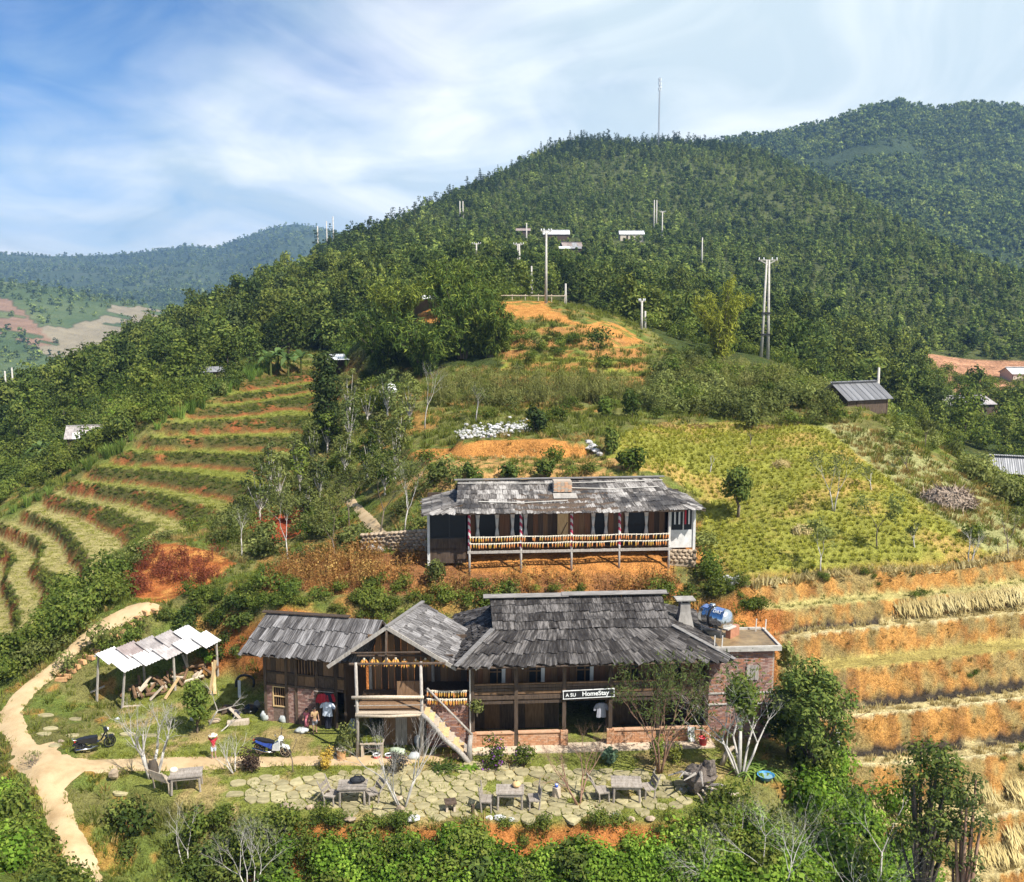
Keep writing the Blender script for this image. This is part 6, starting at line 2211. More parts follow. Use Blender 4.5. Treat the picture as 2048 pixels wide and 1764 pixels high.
def grow(mb, p, d, L, r, lev, maxlev, rnd, ang=.55, up=.25, kids=(2, 3), tips=None, ratio=.70, sides=5):
    n_ = 3
    pts_, rad = [p.copy()], [r]
    for i in range(n_):
        d = (d + Vector((rnd.gauss(0, .13), rnd.gauss(0, .13), rnd.gauss(0, .08) + up * .12))).normalized()
        p = p + d * (L / n_)
        pts_.append(p.copy())
        rad.append(r * (1 - .45 * (i + 1) / n_))
        if lev < maxlev and i >= 1 and rnd.random() < .65:
            side = d.orthogonal().normalized()
            side.rotate(Quaternion(d, rnd.uniform(0, 6.28)))
            cdir = (d * math.cos(ang * 1.2) + side * math.sin(ang * 1.2)).normalized()
            grow(mb, p, cdir, L * ratio * rnd.uniform(.6, .95), rad[-1] * .6, lev + 1, maxlev, rnd, ang, up, kids, tips, ratio, max(3, sides - 1))
    mb.tube(pts_, rad, sides, cap=lev == 0)
    if lev < maxlev:
        k = rnd.randint(*kids)
        a0 = rnd.uniform(0, 6.28)
        for j in range(k):
            side = d.orthogonal().normalized()
            side.rotate(Quaternion(d, a0 + j * 6.28 / k + rnd.uniform(-.4, .4)))
            a = ang * rnd.uniform(.6, 1.2)
            grow(mb, p, (d * math.cos(a) + side * math.sin(a)).normalized(), L * ratio * rnd.uniform(.8, 1.15), rad[-1] * .75, lev + 1, maxlev, rnd, ang, up, kids, tips, ratio, max(3, sides - 1))
    elif tips is not None:
        tips.append((p.copy(), d.copy()))


def bare_tree(name, base, h, label, bark, seed, stems=1, levels=4, ang=.5, r=None, splay=.25, leaf=None, nleaf=0, lsize=.06, lean=(0, 0), cat='tree', group=None, up=.25, aspect=.4, trunk_l=None, droop=None):
    rnd = random.Random(seed)
    e = empty(name, base, 0, label=label, cat=cat, group=group)
    r = r or h * .018
    tips = []
    tot = sum(.70 ** i for i in range(levels + 1))
    L0 = trunk_l or h / tot * 1.05
    tk_, br = MB(), MB()
    for s in range(stems):
        a = rnd.uniform(0, 6.28)
        q = splay * rnd.uniform(.5, 1) if stems > 1 else 0
        d = Vector((math.cos(a) * q + lean[0], math.sin(a) * q + lean[1], 1)).normalized()
        p0 = Vector((math.cos(a) * r * 1.2, math.sin(a) * r * 1.2, -.15)) if stems > 1 else Vector((0, 0, -.15))
        pts_, rad = [p0], [r * 1.15]
        p = p0
        n_ = 3
        for i in range(n_):
            d = (d + Vector((rnd.gauss(0, .07), rnd.gauss(0, .07), .03))).normalized()
            p = p + d * (L0 / n_)
            pts_.append(p.copy())
            rad.append(r * (1 - .3 * (i + 1) / n_))
        tk_.tube(pts_, rad, 6)
        k = rnd.randint(2, 3)
        a0 = rnd.uniform(0, 6.28)
        for j in range(k):
            side = d.orthogonal().normalized()
            side.rotate(Quaternion(d, a0 + j * 6.28 / k))
            grow(br, p, (d * math.cos(ang) + side * math.sin(ang)).normalized(), L0 * .72 * rnd.uniform(.85, 1.15), rad[-1] * .8, 1, levels, rnd, ang, up, (2, 3), tips)
    tk_.build('trunk', bark, e, True)
    br.build('branches', bark, e)
    if leaf is not None and nleaf:
        rg_ = np.random.default_rng(seed)
        T = np.array([tuple(t[0]) for t in tips])
        k = rg_.integers(0, len(T), nleaf)
        pos = T[k] + rg_.normal(size=(nleaf, 3)) * h * .035 - np.array([0, 0, h * .02])
        s = lsize * (0.6 + .8 * rg_.random(nleaf))
        v, f = leaf_quads(pos, unit(rg_.normal(size=(nleaf, 3)) + [0, 0, .5]), s, s * aspect, rg_, droop)
        link('crown', mesh_np('crown', v, f), leaf, e)
    return e


def leafy_tree(name, base, h, r, label, leaf, bark, seed, n=1500, lsize=.12, low=.35, k=10, stems=1, aspect=.5, lean=0.0, cat='tree', group=None, shell=.45, droop=None, lobe=.42, flat=.8, tr=None):
    rg_ = np.random.default_rng(seed)
    rnd = random.Random(seed)
    e = empty(name, base, 0, label=label, cat=cat, group=group)
    lobes = []
    for j in range(k):
        a = j * 2.4 + rg_.normal() * .3
        t = (j + .5) / k
        z = h * (low + (1 - low) * (.12 + .76 * t))
        prof = math.sin(math.pi * (.18 + .74 * t)) ** .7
        q = r * (1 - lobe) * math.sqrt(rg_.random() * .8 + .2) * prof
        s = r * lobe * (.75 + .5 * rg_.random())
        lobes.append(((q * math.cos(a) + lean * t * h, q * math.sin(a), z), (s, s, s * flat)))
    v, f = lobed(lobes, n, lsize, rg_, shell=shell, aspect=aspect, droop=droop)
    tk_, tr = MB(), tr or max(.03, h * .02)
    fork = Vector((lean * h * .15, 0, h * low * .75))
    for s in range(stems):
        o = Vector((rnd.uniform(-1, 1), rnd.uniform(-1, 1), 0)) * (tr * 1.5 if stems > 1 else 0)
        tk_.tube([o + Vector((0, 0, -.2)), o * 1.6 + fork * .5, o * 2.2 + fork], [tr * 1.2, tr, tr * .8], 6)
    for c, s_ in lobes:
        c = Vector(c)
        m = fork.lerp(c, .5) + Vector((rnd.uniform(-.1, .1), rnd.uniform(-.1, .1), -.08 * h * .2))
        tk_.tube([fork - Vector((0, 0, .05)), m, c], [tr * .6, tr * .4, tr * .15], 4, False)
    tk_.build('trunk', bark, e, True)
    link('crown', mesh_np('crown', v, f), leaf, e)
    return e


def px_tree(fn, name, px, py, top, label, *a, z=None, D=None, **kw):
    b = spot(px, py, z, D)
    h = at(px, top, b.y).z - b.z
    return fn(name, b, h, *([label] if fn is bare_tree else []), *a, **kw)


def bush_at(px, py, top, wpx, label, leaf, seed, n=500, lsize=.07, name='bush', cat='bush', z=None, D=None, flowers=None, group=None, aspect=.55, nfl=60):
    b = spot(px, py, z, D)
    m = ppm(b)
    h, r = (py - top) / m / .95, wpx / 2 / m
    rg_ = np.random.default_rng(seed)
    e = empty(name, b, 0, label=label, cat=cat, group=group)
    lobes = []
    for j in range(8):
        a = rg_.random() * 6.28
        q = r * .55 * math.sqrt(rg_.random())
        s = r * (.38 + .22 * rg_.random())
        lobes.append(((q * math.cos(a), q * math.sin(a), h * (.28 + .45 * rg_.random())), (s, s, h * .30)))
    v, f = lobed(lobes, n, lsize, rg_, aspect=aspect)
    v[:, 2] = np.maximum(v[:, 2], .04 * rg_.random(len(v)))
    link('foliage', mesh_np('foliage', v, f), leaf, e)
    st = MB()
    for j in range(5):
        a = j * 1.26
        st.tube([(0, 0, -.1), (r * .3 * math.cos(a), r * .3 * math.sin(a), h * .5)], [.02, .008], 4)
    st.build('stem', M_BARK, e)
    if flowers:
        v, f = lobed([(c, tuple(x * 1.06 for x in s)) for c, s in lobes], nfl, .05, rg_, shell=.98, aspect=.9)
        link('flowers', mesh_np('flowers', v, f), flowers, e)
    return e


LANDMARKS = [(176, 885, 'the thatched hut'), (680, 675, 'the white tin hut'), (846, 605, 'the open hut'), (590, 660, 'the banana plants'), (655, 770, 'the cypress'), (1528, 600, 'the tallest twin pole'), (1720, 785, 'the plank shed'), (1440, 620, 'the yellow bamboo'), (1092, 530, 'the tall single pole'), (1283, 630, 'the short pale pole'),
             (1142, 515, 'the dark village house'), (1110, 468, 'the left village house'), (1262, 473, 'the right village house'), (425, 785, 'the grey tin corner'), (20, 760, 'the white pole pair'), (1950, 740, 'the orange valley floor'), (2035, 940, 'the grey house by the ridge'), (655, 460, 'the skyline poles'), (783, 778, 'the white tank'),
             (575, 1050, 'the birch like tree'), (540, 1050, 'the red hollow'), (720, 1020, 'the little earth path'), (800, 1060, 'the dry stone wall'), (850, 800, 'the bare topped tree'), (1915, 810, 'the wide grey valley roof'), (953, 500, 'the wide armed pole'), (300, 720, 'the left wood bend'), (1650, 640, 'the gap below the hill'), (1317, 200, 'the radio mast'), (1216, 262, 'the umbrella shaped pine'), (923, 415, 'the thin pole pair')]
USED = {}


def once(lab, p):
    for a, b, k in ((' higher up', ' lower down', 2), (' farther back', ' nearer', 1)):
        if lab in USED: lab += a if p[k] > USED[lab][k] else b
    USED[lab] = p
    return lab


def where(p, h=3):
    x, y = proj(p[0], p[1], p[2] + h)
    d, lx, ly, nm = min(((lx - x) ** 2 + (ly - y) ** 2, lx, ly, nm) for lx, ly, nm in LANDMARKS)
    dx, dy = x - lx, y - ly
    side = ('right of ' if dx > 0 else 'left of ') if abs(dx) > abs(dy) else ('below ' if dy > 0 else 'above ')
    if abs(abs(dx) - abs(dy)) < .4 * max(abs(dx), abs(dy)): side = ('below ' if dy > 0 else 'above ') + 'and ' + ('right of ' if dx > 0 else 'left of ')
    d = d ** .5
    return ('close ' if d < 45 else '' if d < 85 else 'rather ' if d < 130 else 'well ' if d < 190 else 'far ') + side + nm


# --- trees round the yard
bare_tree('bare_tree', spot(306, 1556, 0), 3.4, 'leafless pale tree with a forked stump trunk beside the bench on the lawn', M_BARKG, 4, stems=4, levels=4, ang=.42, r=.085, splay=.42, up=.5, leaf=M_OLIVE, nleaf=160, lsize=.05)
MB().ball((0, 0, .35), (.24, .22, .45), 8, 6, .18, random.Random(2)).build('stump_bole', M_BARKD, bpy.context.scene.objects['bare_tree'], True)
px_tree(bare_tree, 'sapling', 586, 1545, 1440, 'thin leafless sapling standing at the front wheel of the blue motorbike', M_BARK, 9, z=0, levels=3, r=.03, ang=.5)
px_tree(bare_tree, 'bare_shrub', 470, 1545, 1465, 'pale twiggy shrub over the tail of the blue motorbike', M_BARKG, 12, z=0, stems=4, levels=3, r=.03, splay=.6, cat='shrub')
px_tree(bare_tree, 'bare_tree', 806, 1616, 1432, 'leafless many stemmed tree between the bag table and the stump stool', M_BARKG, 15, z=0, stems=4, levels=4, r=.045, splay=.55, ang=.36, up=.4)
px_tree(bare_tree, 'bare_tree', 1158, 1608, 1462, 'leafless reddish tree in front of the doorway by the blue cup', M_BARKR, 19, z=0, stems=4, levels=4, r=.04, splay=.55, ang=.38, up=.4)
b = spot(1318, 1545, 0)
e = bare_tree('willow_tree', b, 4.9, 'tall willowy tree with reddish stems and grey green leaves before the farmhouse', M_BARKR, 23, stems=4, levels=4, ang=.30, r=.055, splay=.30, up=.7, leaf=M_WILLOW, nleaf=2300, lsize=.10, aspect=.22, lean=(-.12, 0), droop=.5)
b = spot(1482, 1552, 0)
bare_tree('white_barked_tree', b, 4.6, 'white barked tree with spreading bare limbs in front of the brick annexe', M_BARKG, 29, stems=5, levels=4, ang=.46, r=.06, splay=.55, up=.35, leaf=M_WILLOW, nleaf=700, lsize=.10, aspect=.35, droop=.3)
leafy_tree('leafy_tree', spot(1478, 1548, 0), 4.3, 1.0, 'small round crowned tree rising through the white barked tree', M_BUSH, M_BARKG, 31, n=1500, lsize=.10, low=.60, k=7)
leafy_tree('dark_tree', spot(1622, 1560, -.5), 5.4, 2.0, 'big dark leafy tree at the right end of the brick annexe', M_TREE, M_BARKD, 33, n=6000, lsize=.10, low=.18, k=20, stems=3, lobe=.34)
leafy_tree('dark_tree', spot(1575, 1500, 0), 3.2, 1.5, 'low dark bushy tree against the foot of the brick annexe', M_TREE, M_BARKD, 34, n=2200, lsize=.12, low=.12, k=9)
leafy_tree('slender_tree', spot(1572, 1420, D=45.2), 3.4, .8, 'slim olive tree beside the flat roof of the brick annexe', M_OLIVE, M_BARK, 35, n=1100, lsize=.10, low=.2, k=8)
px_tree(bare_tree, 'bare_tree', 1648, 1545, 1325, 'leafless reddish tree in front of the orange terraces', M_BARKR, 37, z=-.7, stems=2, levels=5, ang=.42, r=.07, splay=.25, lean=(.28, 0), up=.45)
leafy_tree('leafy_tree', spot(1838, 1790, D=34.5), at(1838, 1462, 34.5).z - spot(1838, 1790, D=34.5).z, 1.75, 'dark crowned tree with several bare stems in front of the lowest terraces', M_TREE, M_BARKD, 41, n=3400, lsize=.095, low=.50, k=16, stems=4, lean=.03, lobe=.34)
leafy_tree('leafy_tree', spot(1925, 1800, D=34.0), at(1925, 1510, 34.0).z - spot(1925, 1800, D=34.0).z, 1.2, 'thin leaved tree just right of the dark crowned tree on the terraces', M_WILLOW, M_BARKR, 43, n=1100, lsize=.09, low=.48, k=9, stems=3)
px_tree(bare_tree, 'thin_tree', 1768, 1690, 1470, 'thin straight tree with few leaves left of the dark crowned tree', M_BARKG, 45, D=37.5, levels=3, r=.05, ang=.6, leaf=M_WILLOW, nleaf=420, lsize=.09, trunk_l=2.6)
for i, (x, y, t, dd) in enumerate(((1560, 1740, 1590, 34.0), (1720, 1790, 1655, 33.5), (1500, 1700, 1600, 35.2), (1420, 1745, 1650, 33.8))):
    px_tree(bare_tree, 'twiggy_shrub', x, y, t, ('pale twiggy shrub among the creepers below the blue basin', 'thin white stemmed shrub at the lower right slope', 'twiggy shrub just under the driftwood roots', 'small twiggy shrub in the bright creepers below the yard')[i], M_BARKG, 50 + i, D=dd, stems=3, levels=4, r=.03, splay=.5, cat='shrub', leaf=M_OLIVE, nleaf=300, lsize=.06)
px_tree(bare_tree, 'sapling', 62, 1775, 1670, 'dark thin sapling in the bushes left of the lower footpath', M_BARKD, 61, D=33, levels=3, r=.03, leaf=M_BUSH, nleaf=150, lsize=.05)
px_tree(bare_tree, 'sapling', 370, 1690, 1610, 'grey dead sapling on the slope under the lawn bench', M_BARKG, 62, D=35.5, stems=2, levels=3, r=.03)
px_tree(bare_tree, 'twiggy_shrub', 500, 1760, 1640, 'grey twiggy shrub on the slope above the bright creepers', M_BARKG, 63, D=33.5, stems=4, levels=4, r=.028, splay=.4, cat='shrub', leaf=M_OLIVE, nleaf=420, lsize=.06)
px_tree(bare_tree, 'twiggy_shrub', 70, 1560, 1500, 'wispy shrub at the fork of the footpath', M_BARK, 64, D=40, stems=4, levels=3, r=.02, splay=.8, cat='shrub', leaf=M_OLIVE, nleaf=150, lsize=.045)
leafy_tree('leafy_shrub', spot(395, 1465, 0), 2.6, .95, 'glossy green shrub tree in front of the tin roofed lean-to', M_BUSH, M_BARK, 66, n=1500, lsize=.10, low=.2, k=8)
leafy_tree('lime_tree', spot(408, 1275, D=50.6), 1.9, .7, 'small lime green tree behind the tin roofed lean-to', M_BRIGHT, M_BARK, 67, n=700, lsize=.10, low=.25, k=6)
# shrubs of the yard
bush_at(992, 1534, 1472, 74, 'purple flowered bush by the brick dado, left of a pair', M_BUSH, 70, 900, .06, z=0, flowers=M_PURPLE, nfl=90)
bush_at(1047, 1534, 1482, 62, 'green bush with a few purple flowers, right of a pair by the dado', M_BUSH, 71, 800, .06, z=0, flowers=M_PURPLE, nfl=28)
bush_at(652, 1537, 1492, 44, 'yellow leaved round shrub beside the yard path', M_YELLOWB, 72, 520, .05, z=0)
bush_at(503, 1538, 1492, 70, 'dark wine coloured bush behind the blue motorbike', leafmat('leaf_wine', (.05, .035, .03), (.10, .065, .05), (.15, .10, .07)), 73, 700, .055, z=0)
bush_at(796, 1545, 1497, 50, 'dusky purple bush on the yard path under the porch', leafmat('leaf_dusky', (.05, .05, .045), (.10, .09, .08), (.16, .15, .13)), 74, 620, .055, z=0)
bush_at(1216, 1528, 1495, 40, 'small cabbage like plant before the doorway step', leafmat('leaf_cabbage', (.06, .11, .06), (.12, .20, .11), (.2, .28, .17)), 75, 160, .11, z=0, aspect=.8, cat='plant', name='leafy_plant')
bush_at(1310, 1532, 1470, 46, 'green bush at the foot of the willowy tree', M_BUSH, 76, 640, .06, z=0)
bush_at(1350, 1525, 1485, 40, 'yellowish weed clump between the willowy tree and the driftwood', M_GRASS, 77, 360, .06, z=0)
bush_at(700, 1515, 1440, 56, 'tall feathery plant at the porch corner post', M_OLIVE, 78, 700, .06, z=0, cat='plant', name='feathery_plant')
bush_at(748, 1470, 1438, 70, 'feathery greens growing behind the vegetable stand', M_OLIVE, 79, 600, .06, z=0, cat='plant', name='feathery_plant')
bush_at(958, 1410, 1375, 40, 'climbing plant on the post at the stair foot', M_OLIVE, 80, 260, .07, D=41.6, cat='plant', name='climbing_plant')
for o in [bpy.context.scene.objects['climbing_plant']]: o.location = (-1.55, 41.6, 1.7)
# strap leaved clumps
for i, (x, y, w, n_, lab) in enumerate(((884, 1540, 74, 60, 'dark strap leaved clump beside the stair foot'), (1515, 1545, 110, 90, 'strap leaved clump in shade behind the blue basin'), (938, 1538, 50, 40, 'bright green tuft right of the strap leaved clump'))):
    b = spot(x, y, 0)
    e = empty('strap_leaf_plant', b, 0, label=lab, cat='plant')
    rg_ = np.random.default_rng(90 + i)
    r = w / 2 / ppm(b)
    v, f = join([strip_leaf((rg_.normal() * r * .25, rg_.normal() * r * .25, 0), (math.cos(a), math.sin(a), 1.1), r * 1.15 * (.7 + .5 * rg_.random()), .035, .75, rg_, 4) for a in rg_.random(n_) * 6.28])
    v[:, 2] = np.maximum(v[:, 2], .02)
    link('leaves', mesh_np('leaves', v, f), (M_TREE, M_CANE, M_BRIGHT)[i], e)
# --- young trees on the slopes round the upper house
SAP = [(578, 1140, 975, 'white trunked birch like tree above the red weed mound', M_BARKG), (483, 1112, 1010, 'thin pale sapling beside the red earth hollow', M_BARKG), (672, 1125, 985, 'slim feathery sapling halfway up the slope left of the stilt house', M_BARK),
       (760, 1085, 900, 'tall thin sapling in front of the dry stone wall', M_BARK), (808, 1078, 915, 'bare thin sapling leaning on the stone wall', M_BARKG), (850, 858, 722, 'bare topped tree beside the white tank', M_BARKG),
       (700, 1060, 930, 'feathery sapling at the top of the little earth path', M_BARK), (952, 845, 770, 'thin sapling on the maize plot', M_BARKG)]
for i, (x, y, t, lab, bk) in enumerate(SAP):
    px_tree(bare_tree, 'sapling_tree', x, y, t, lab, bk, 110 + i, levels=4, r=.05, ang=.42, trunk_l=None, leaf=None if i == 5 else M_OLIVE, nleaf=900 if i in (0, 2, 3, 6) else 260, lsize=.10, up=.5, aspect=.4)
FT = [(1475, 1034, 928, 40, 1300, 'round crowned tree casting shade in the crop field'), (1640, 1150, 1040, 30, 300, 'spindly tree at the lower edge of the crop field'), (1755, 1098, 985, 36, 300, 'thin leafed tree left of the straw heap'),
      (1668, 1022, 900, 30, 240, 'tall thin tree in the upper crop field'), (1500, 890, 860, 14, 60, 'tiny stick tree high in the crop field'), (1742, 980, 930, 26, 80, 'small wispy tree on the field boundary'), (1818, 945, 890, 26, 160, 'young tree on the pale field edge'),
      (1830, 1095, 1045, 26, 70, 'bare little tree below the straw heap'), (2018, 1122, 1020, 40, 90, 'bare tree at the far right corner of the field'), (1940, 1130, 1060, 22, 50, 'bare stick tree near the field hay line'), (1850, 895, 835, 30, 260, 'dark stemmed tree on the ridge right of the plank shed'), (1420, 945, 905, 16, 60, 'tiny bare tree near the stilt house ridge')]
for i, (x, y, t, w, n_, lab) in enumerate(FT):
    if i == 0:
        b = spot(x, y)
        leafy_tree('field_tree', b, (y - t) / ppm(b), 40 / ppm(b), lab, M_TREE, M_BARK, 130, n=1500, lsize=.12, low=.30, k=9, stems=3)
    else:
        px_tree(bare_tree, 'field_tree', x, y, t, lab, M_BARKG if i % 2 else M_BARK, 130 + i, levels=4 if n_ > 100 else 3, stems=1 + (i % 3 == 0), r=.045, ang=.42, up=.5, leaf=M_OLIVE if n_ > 60 else None, nleaf=n_ * 2, lsize=.10)
ORCH = [(874, 962, 922, 46, 'first'), (944, 962, 928, 44, 'second'), (1020, 960, 922, 44, 'third'), (1090, 958, 918, 48, 'fourth')]
for i, (x, y, t, w, o_) in enumerate(ORCH):
    bush_at(x, y, t, w, f'{o_} small dark bush from the left in the row behind the stilt house', M_TREE, 150 + i, 420, .13, group='bushes behind the stilt house')
for i, (x, y, t, w, lab) in enumerate(((1226, 908, 852, 42, 'dark conical bush at the right end of the cut bank'), (1264, 838, 776, 44, 'dark round bush on the bare strip above the cut bank'), (1210, 836, 790, 40, 'blue green bush left of the dark round bush on the bare strip'), (1072, 868, 812, 44, 'dark bush growing out of the white rubble heap'),
                                       (1262, 945, 892, 64, 'green bush at the right end of the stilt house roof'), (886, 1110, 1062, 70, 'green bush under the left corner of the stilt house'), (1418, 1160, 1100, 70, 'leafy bush under the right corner of the stilt house'), (870, 1170, 1110, 60, 'green bush among the rusty weeds'),
                                       (1190, 700, 652, 72, 'dark round bush on the knoll terrace'), (1500, 860, 815, 40, 'scrubby bush at the top edge of the crop field'))):
    bush_at(x, y, t, w, lab, (M_TREE, M_TREE, M_BUSH, M_DARK, M_BUSH, M_BUSH, M_BUSH, M_OLIVE, M_TREE, M_OLIVE)[i], 160 + i, 520, .15 if y < 1000 else .10)
# feathery scrub trees in the gully left of the upper house
GUL = [(560, 1010), (600, 985), (640, 1000), (625, 930), (690, 950), (735, 960), (700, 890), (760, 900), (800, 905), (735, 850), (775, 835), (820, 850), (590, 935), (655, 905), (540, 985), (700, 830), (790, 960), (770, 990), (520, 1040), (615, 1045)]
for i, (x, y) in enumerate(GUL):
    b = spot(x, y)
    s = rt.uniform(.8, 1.25)
    leafy_tree('scrub_tree', b, 3.8 * s, 1.25 * s, once(('dull' if i % 4 == 0 else 'green' if i % 4 == 1 else 'olive' if i % 4 == 2 else 'greyish') + ' feathery scrub tree ' + where(b), b), (M_OLIVE, M_BUSH, M_WILLOW, M_OLIVE)[i % 4], M_BARKG, 200 + i, n=560, lsize=.13, low=.22, k=9, lobe=.34, group='scrub trees in the gully')
# dark column and the big bamboos
def plume(name, base, h, r, label, mat, seed, culms=26, n=5200, lsize=.34, asp=.17, cat='bamboo', group=None):
    rg_ = np.random.default_rng(seed)
    e = empty(name, base, 0, label=label, cat=cat, group=group)
    lobes = []
    cm_ = MB()
    for c in range(culms):
        a = c * 2.4 + rg_.normal() * .2
        out = r * (.25 + .75 * math.sqrt(rg_.random()))
        hh = h * (.62 + .38 * rg_.random()) * (1 - .25 * (out / r) ** 2)
        P0 = np.array([math.cos(a) * r * .15, math.sin(a) * r * .15, 0])
        pts_ = []
        for j in range(6):
            t = j / 5
            p = P0 + np.array([math.cos(a) * out * t ** 1.8, math.sin(a) * out * t ** 1.8, hh * (t - .13 * t ** 4)])
            pts_.append(tuple(p))
            if j >= 1:
                s = r * (.15 + .09 * rg_.random())
                lobes.append((tuple(p + rg_.normal(size=3) * .12), (s, s, s * 1.35)))
        cm_.tube(pts_, [.06, .055, .05, .04, .03, .015], 4, False)
    cm_.build('culms', M_BARKD, e)
    v, f = lobed(lobes, n, lsize, rg_, shell=.35, up=.5, aspect=asp, droop=.45)
    link('foliage', mesh_np('foliage', v, f), mat, e)
    return e


leafy_tree('cypress_tree', spot(655, 862, D=84), 9.0, 1.5, 'dark narrow cypress like tree at the right end of the terraces', M_DARK, M_BARKD, 300, n=3600, lsize=.17, low=.02, k=16, lobe=.62)
for i, (x, y, D, h, r, lab) in enumerate(((770, 745, 107, 8.8, 3.6, 'left dark bamboo clump on the knoll'), (850, 748, 104, 8.0, 3.4, 'middle low bamboo clump on the knoll front'), (925, 745, 107, 11.5, 3.3, 'tallest bamboo clump on the knoll'), (980, 740, 106, 6.2, 2.3, 'rightmost low bamboo clump beside the knoll lawn'),
                                          (800, 680, 118, 8.2, 3.2, 'bamboo clump behind the left dark one'), (895, 670, 120, 8.5, 2.8, 'bamboo clump just right of the thatched hut'))):
    plume('bamboo_clump', spot(x, y, D=D), h, r, lab, M_BAMBOO, 310 + i, n=5600)
plume('yellow_bamboo', spot(1440, 735, D=108), 12.0, 2.6, 'tall yellow green bamboo clump on the right of the knoll', M_BAMBOO_Y, 330, culms=18, n=3800)
plume('yellow_bamboo', spot(1443, 620, D=155), 10.5, 1.2, 'thin spire of yellow bamboo above the tall clump', M_BAMBOO_Y, 331, culms=7, n=900)
# bananas
def banana(base, h, label, seed, group):
    rg_ = np.random.default_rng(seed)
    e = empty('banana_plant', base, 0, label=label, cat='banana plant', group=group)
    MB().tube([(0, 0, -.2), (.05, 0, h * .5)], [.14, .09], 6).build('stem', M_OLIVE, e)
    for j in range(9):
        a = j * 2.4 + rg_.normal() * .3
        v, f = strip_leaf((0, 0, h * .48), (math.cos(a) * .6, math.sin(a) * .6, 1.0 - .08 * j), h * .66, h * .085, .45 + .05 * j, rg_, 5)
        link('leaf', mesh_np('leaf', v, f), M_BANANA, e)
    return e


BAN = [(555, 690, 122), (575, 700, 120), (600, 680, 124), (540, 705, 120), (585, 640, 150), (612, 625, 155), (690, 620, 150), (660, 630, 150), (720, 612, 155), (640, 650, 145), (1225, 480, 385), (1290, 478, 385), (1150, 490, 380), (1400, 595, 190), (1380, 620, 180), (1360, 640, 165), (1345, 625, 170), (100, 905, 112), (80, 890, 115), (1795, 830, 115), (1860, 850, 110)]
for i, (x, y, D) in enumerate(BAN):
    g = 'bananas above the terraces' if i < 10 else 'bananas in the hill village' if i < 13 else 'bananas behind the knoll' if i < 17 else 'bananas by the thatched hut' if i < 19 else 'bananas behind the right ridge'
    banana(spot(x, y, D=D), 4.4 if i < 17 else 3.4, once('pale leaved banana plant ' + where(spot(x, y, D=D)), spot(x, y, D=D)), 400 + i, g)

# --- the woods: each tree near enough to tell apart
protos = []
for i in range(6): protos.append(('broad', crown_round(rt, 7.5, 3.1, 780, .27, .10, .6, 9), M_TREE))
for i in range(3): protos.append(('pale', crown_round(rt, 6.5, 2.8, 700, .25, .08, .6, 8), M_BUSH))
for i in range(2): protos.append(('dark', crown_round(rt, 8.5, 2.6, 760, .27, .06, .55, 9), M_DARK))
pm = []
for kd, (v, f), mat in protos:
    me = mesh_np('crown', v, f)
    me.materials.append(mat)
    pm.append((kd, me))
tkm = MB().tube([(0, 0, -.4), (.08, 0, 1.6), (.05, .05, 4.2)], [.20, .15, .07], 6).mesh('trunk', [M_BARKD], True)


def wood_tree(p, k, s, label, group):
    kd, me = pm[k]
    e = empty('woodland_tree', p, rt.random() * 6.28, label=label, cat='tree', group=group)
    e.scale = (s, s, s * rt.uniform(.85, 1.2))
    link('crown', me, None, e)
    link('trunk', tkm, None, e)


regions = [
    ([(0, 960), (0, 640), (120, 620), (330, 640), (520, 700), (500, 735), (330, 810), (260, 830), (180, 850), (100, 900)], 108, 190, 90, 'woodland left of the terraces', 'leafy tree in the dark wood left of the terraces'),
    ([(520, 740), (300, 620), (420, 560), (600, 520), (760, 560), (760, 640), (640, 700)], 118, 230, 60, 'woodland above the terraces', 'leafy tree on the wooded slope above the terraces'),
    ([(930, 600), (920, 500), (1300, 500), (1500, 560), (1500, 700), (1330, 680), (1200, 620)], 132, 240, 60, 'woodland behind the knoll', 'leafy tree in the wood behind the knoll'),
    ([(1500, 740), (1500, 640), (1850, 700), (1900, 760), (2000, 790), (2048, 830), (2048, 1000), (1960, 950), (1850, 860), (1740, 780), (1640, 790)], 96, 240, 75, 'woodland on the right flank', 'leafy tree in the wood behind the plank shed'),
]
taken = []
for poly, d0, d1, cnt, grp, lab in regions:
    mk = region(poly, d0, d1) & (~va) & (~CLEAR)
    cand = sow(mk, 0.30, rt)
    rt.shuffle(cand)
    got = []
    for p in cand:
        if len(got) >= cnt: break
        q = proj(p[0], p[1], p[2] + 3)
        if not (-60 < q[0] < 2110): continue
        if any((p[0] - t[0]) ** 2 + (p[1] - t[1]) ** 2 < 3.2 ** 2 for t in taken): continue
        taken.append(p)
        got.append(p)
        k = int(rt.integers(0, len(pm)))
        s = rt.uniform(.5, 1.05)
        wood_tree(Vector(p), k, s, once(('small ' if s < .65 else 'large ' if s > .92 else 'broad ' if s > .78 else 'middling ') + {'broad': 'green tree ', 'pale': 'pale green tree ', 'dark': 'dark tall tree '}[pm[k][0]] + where(p), p), grp)
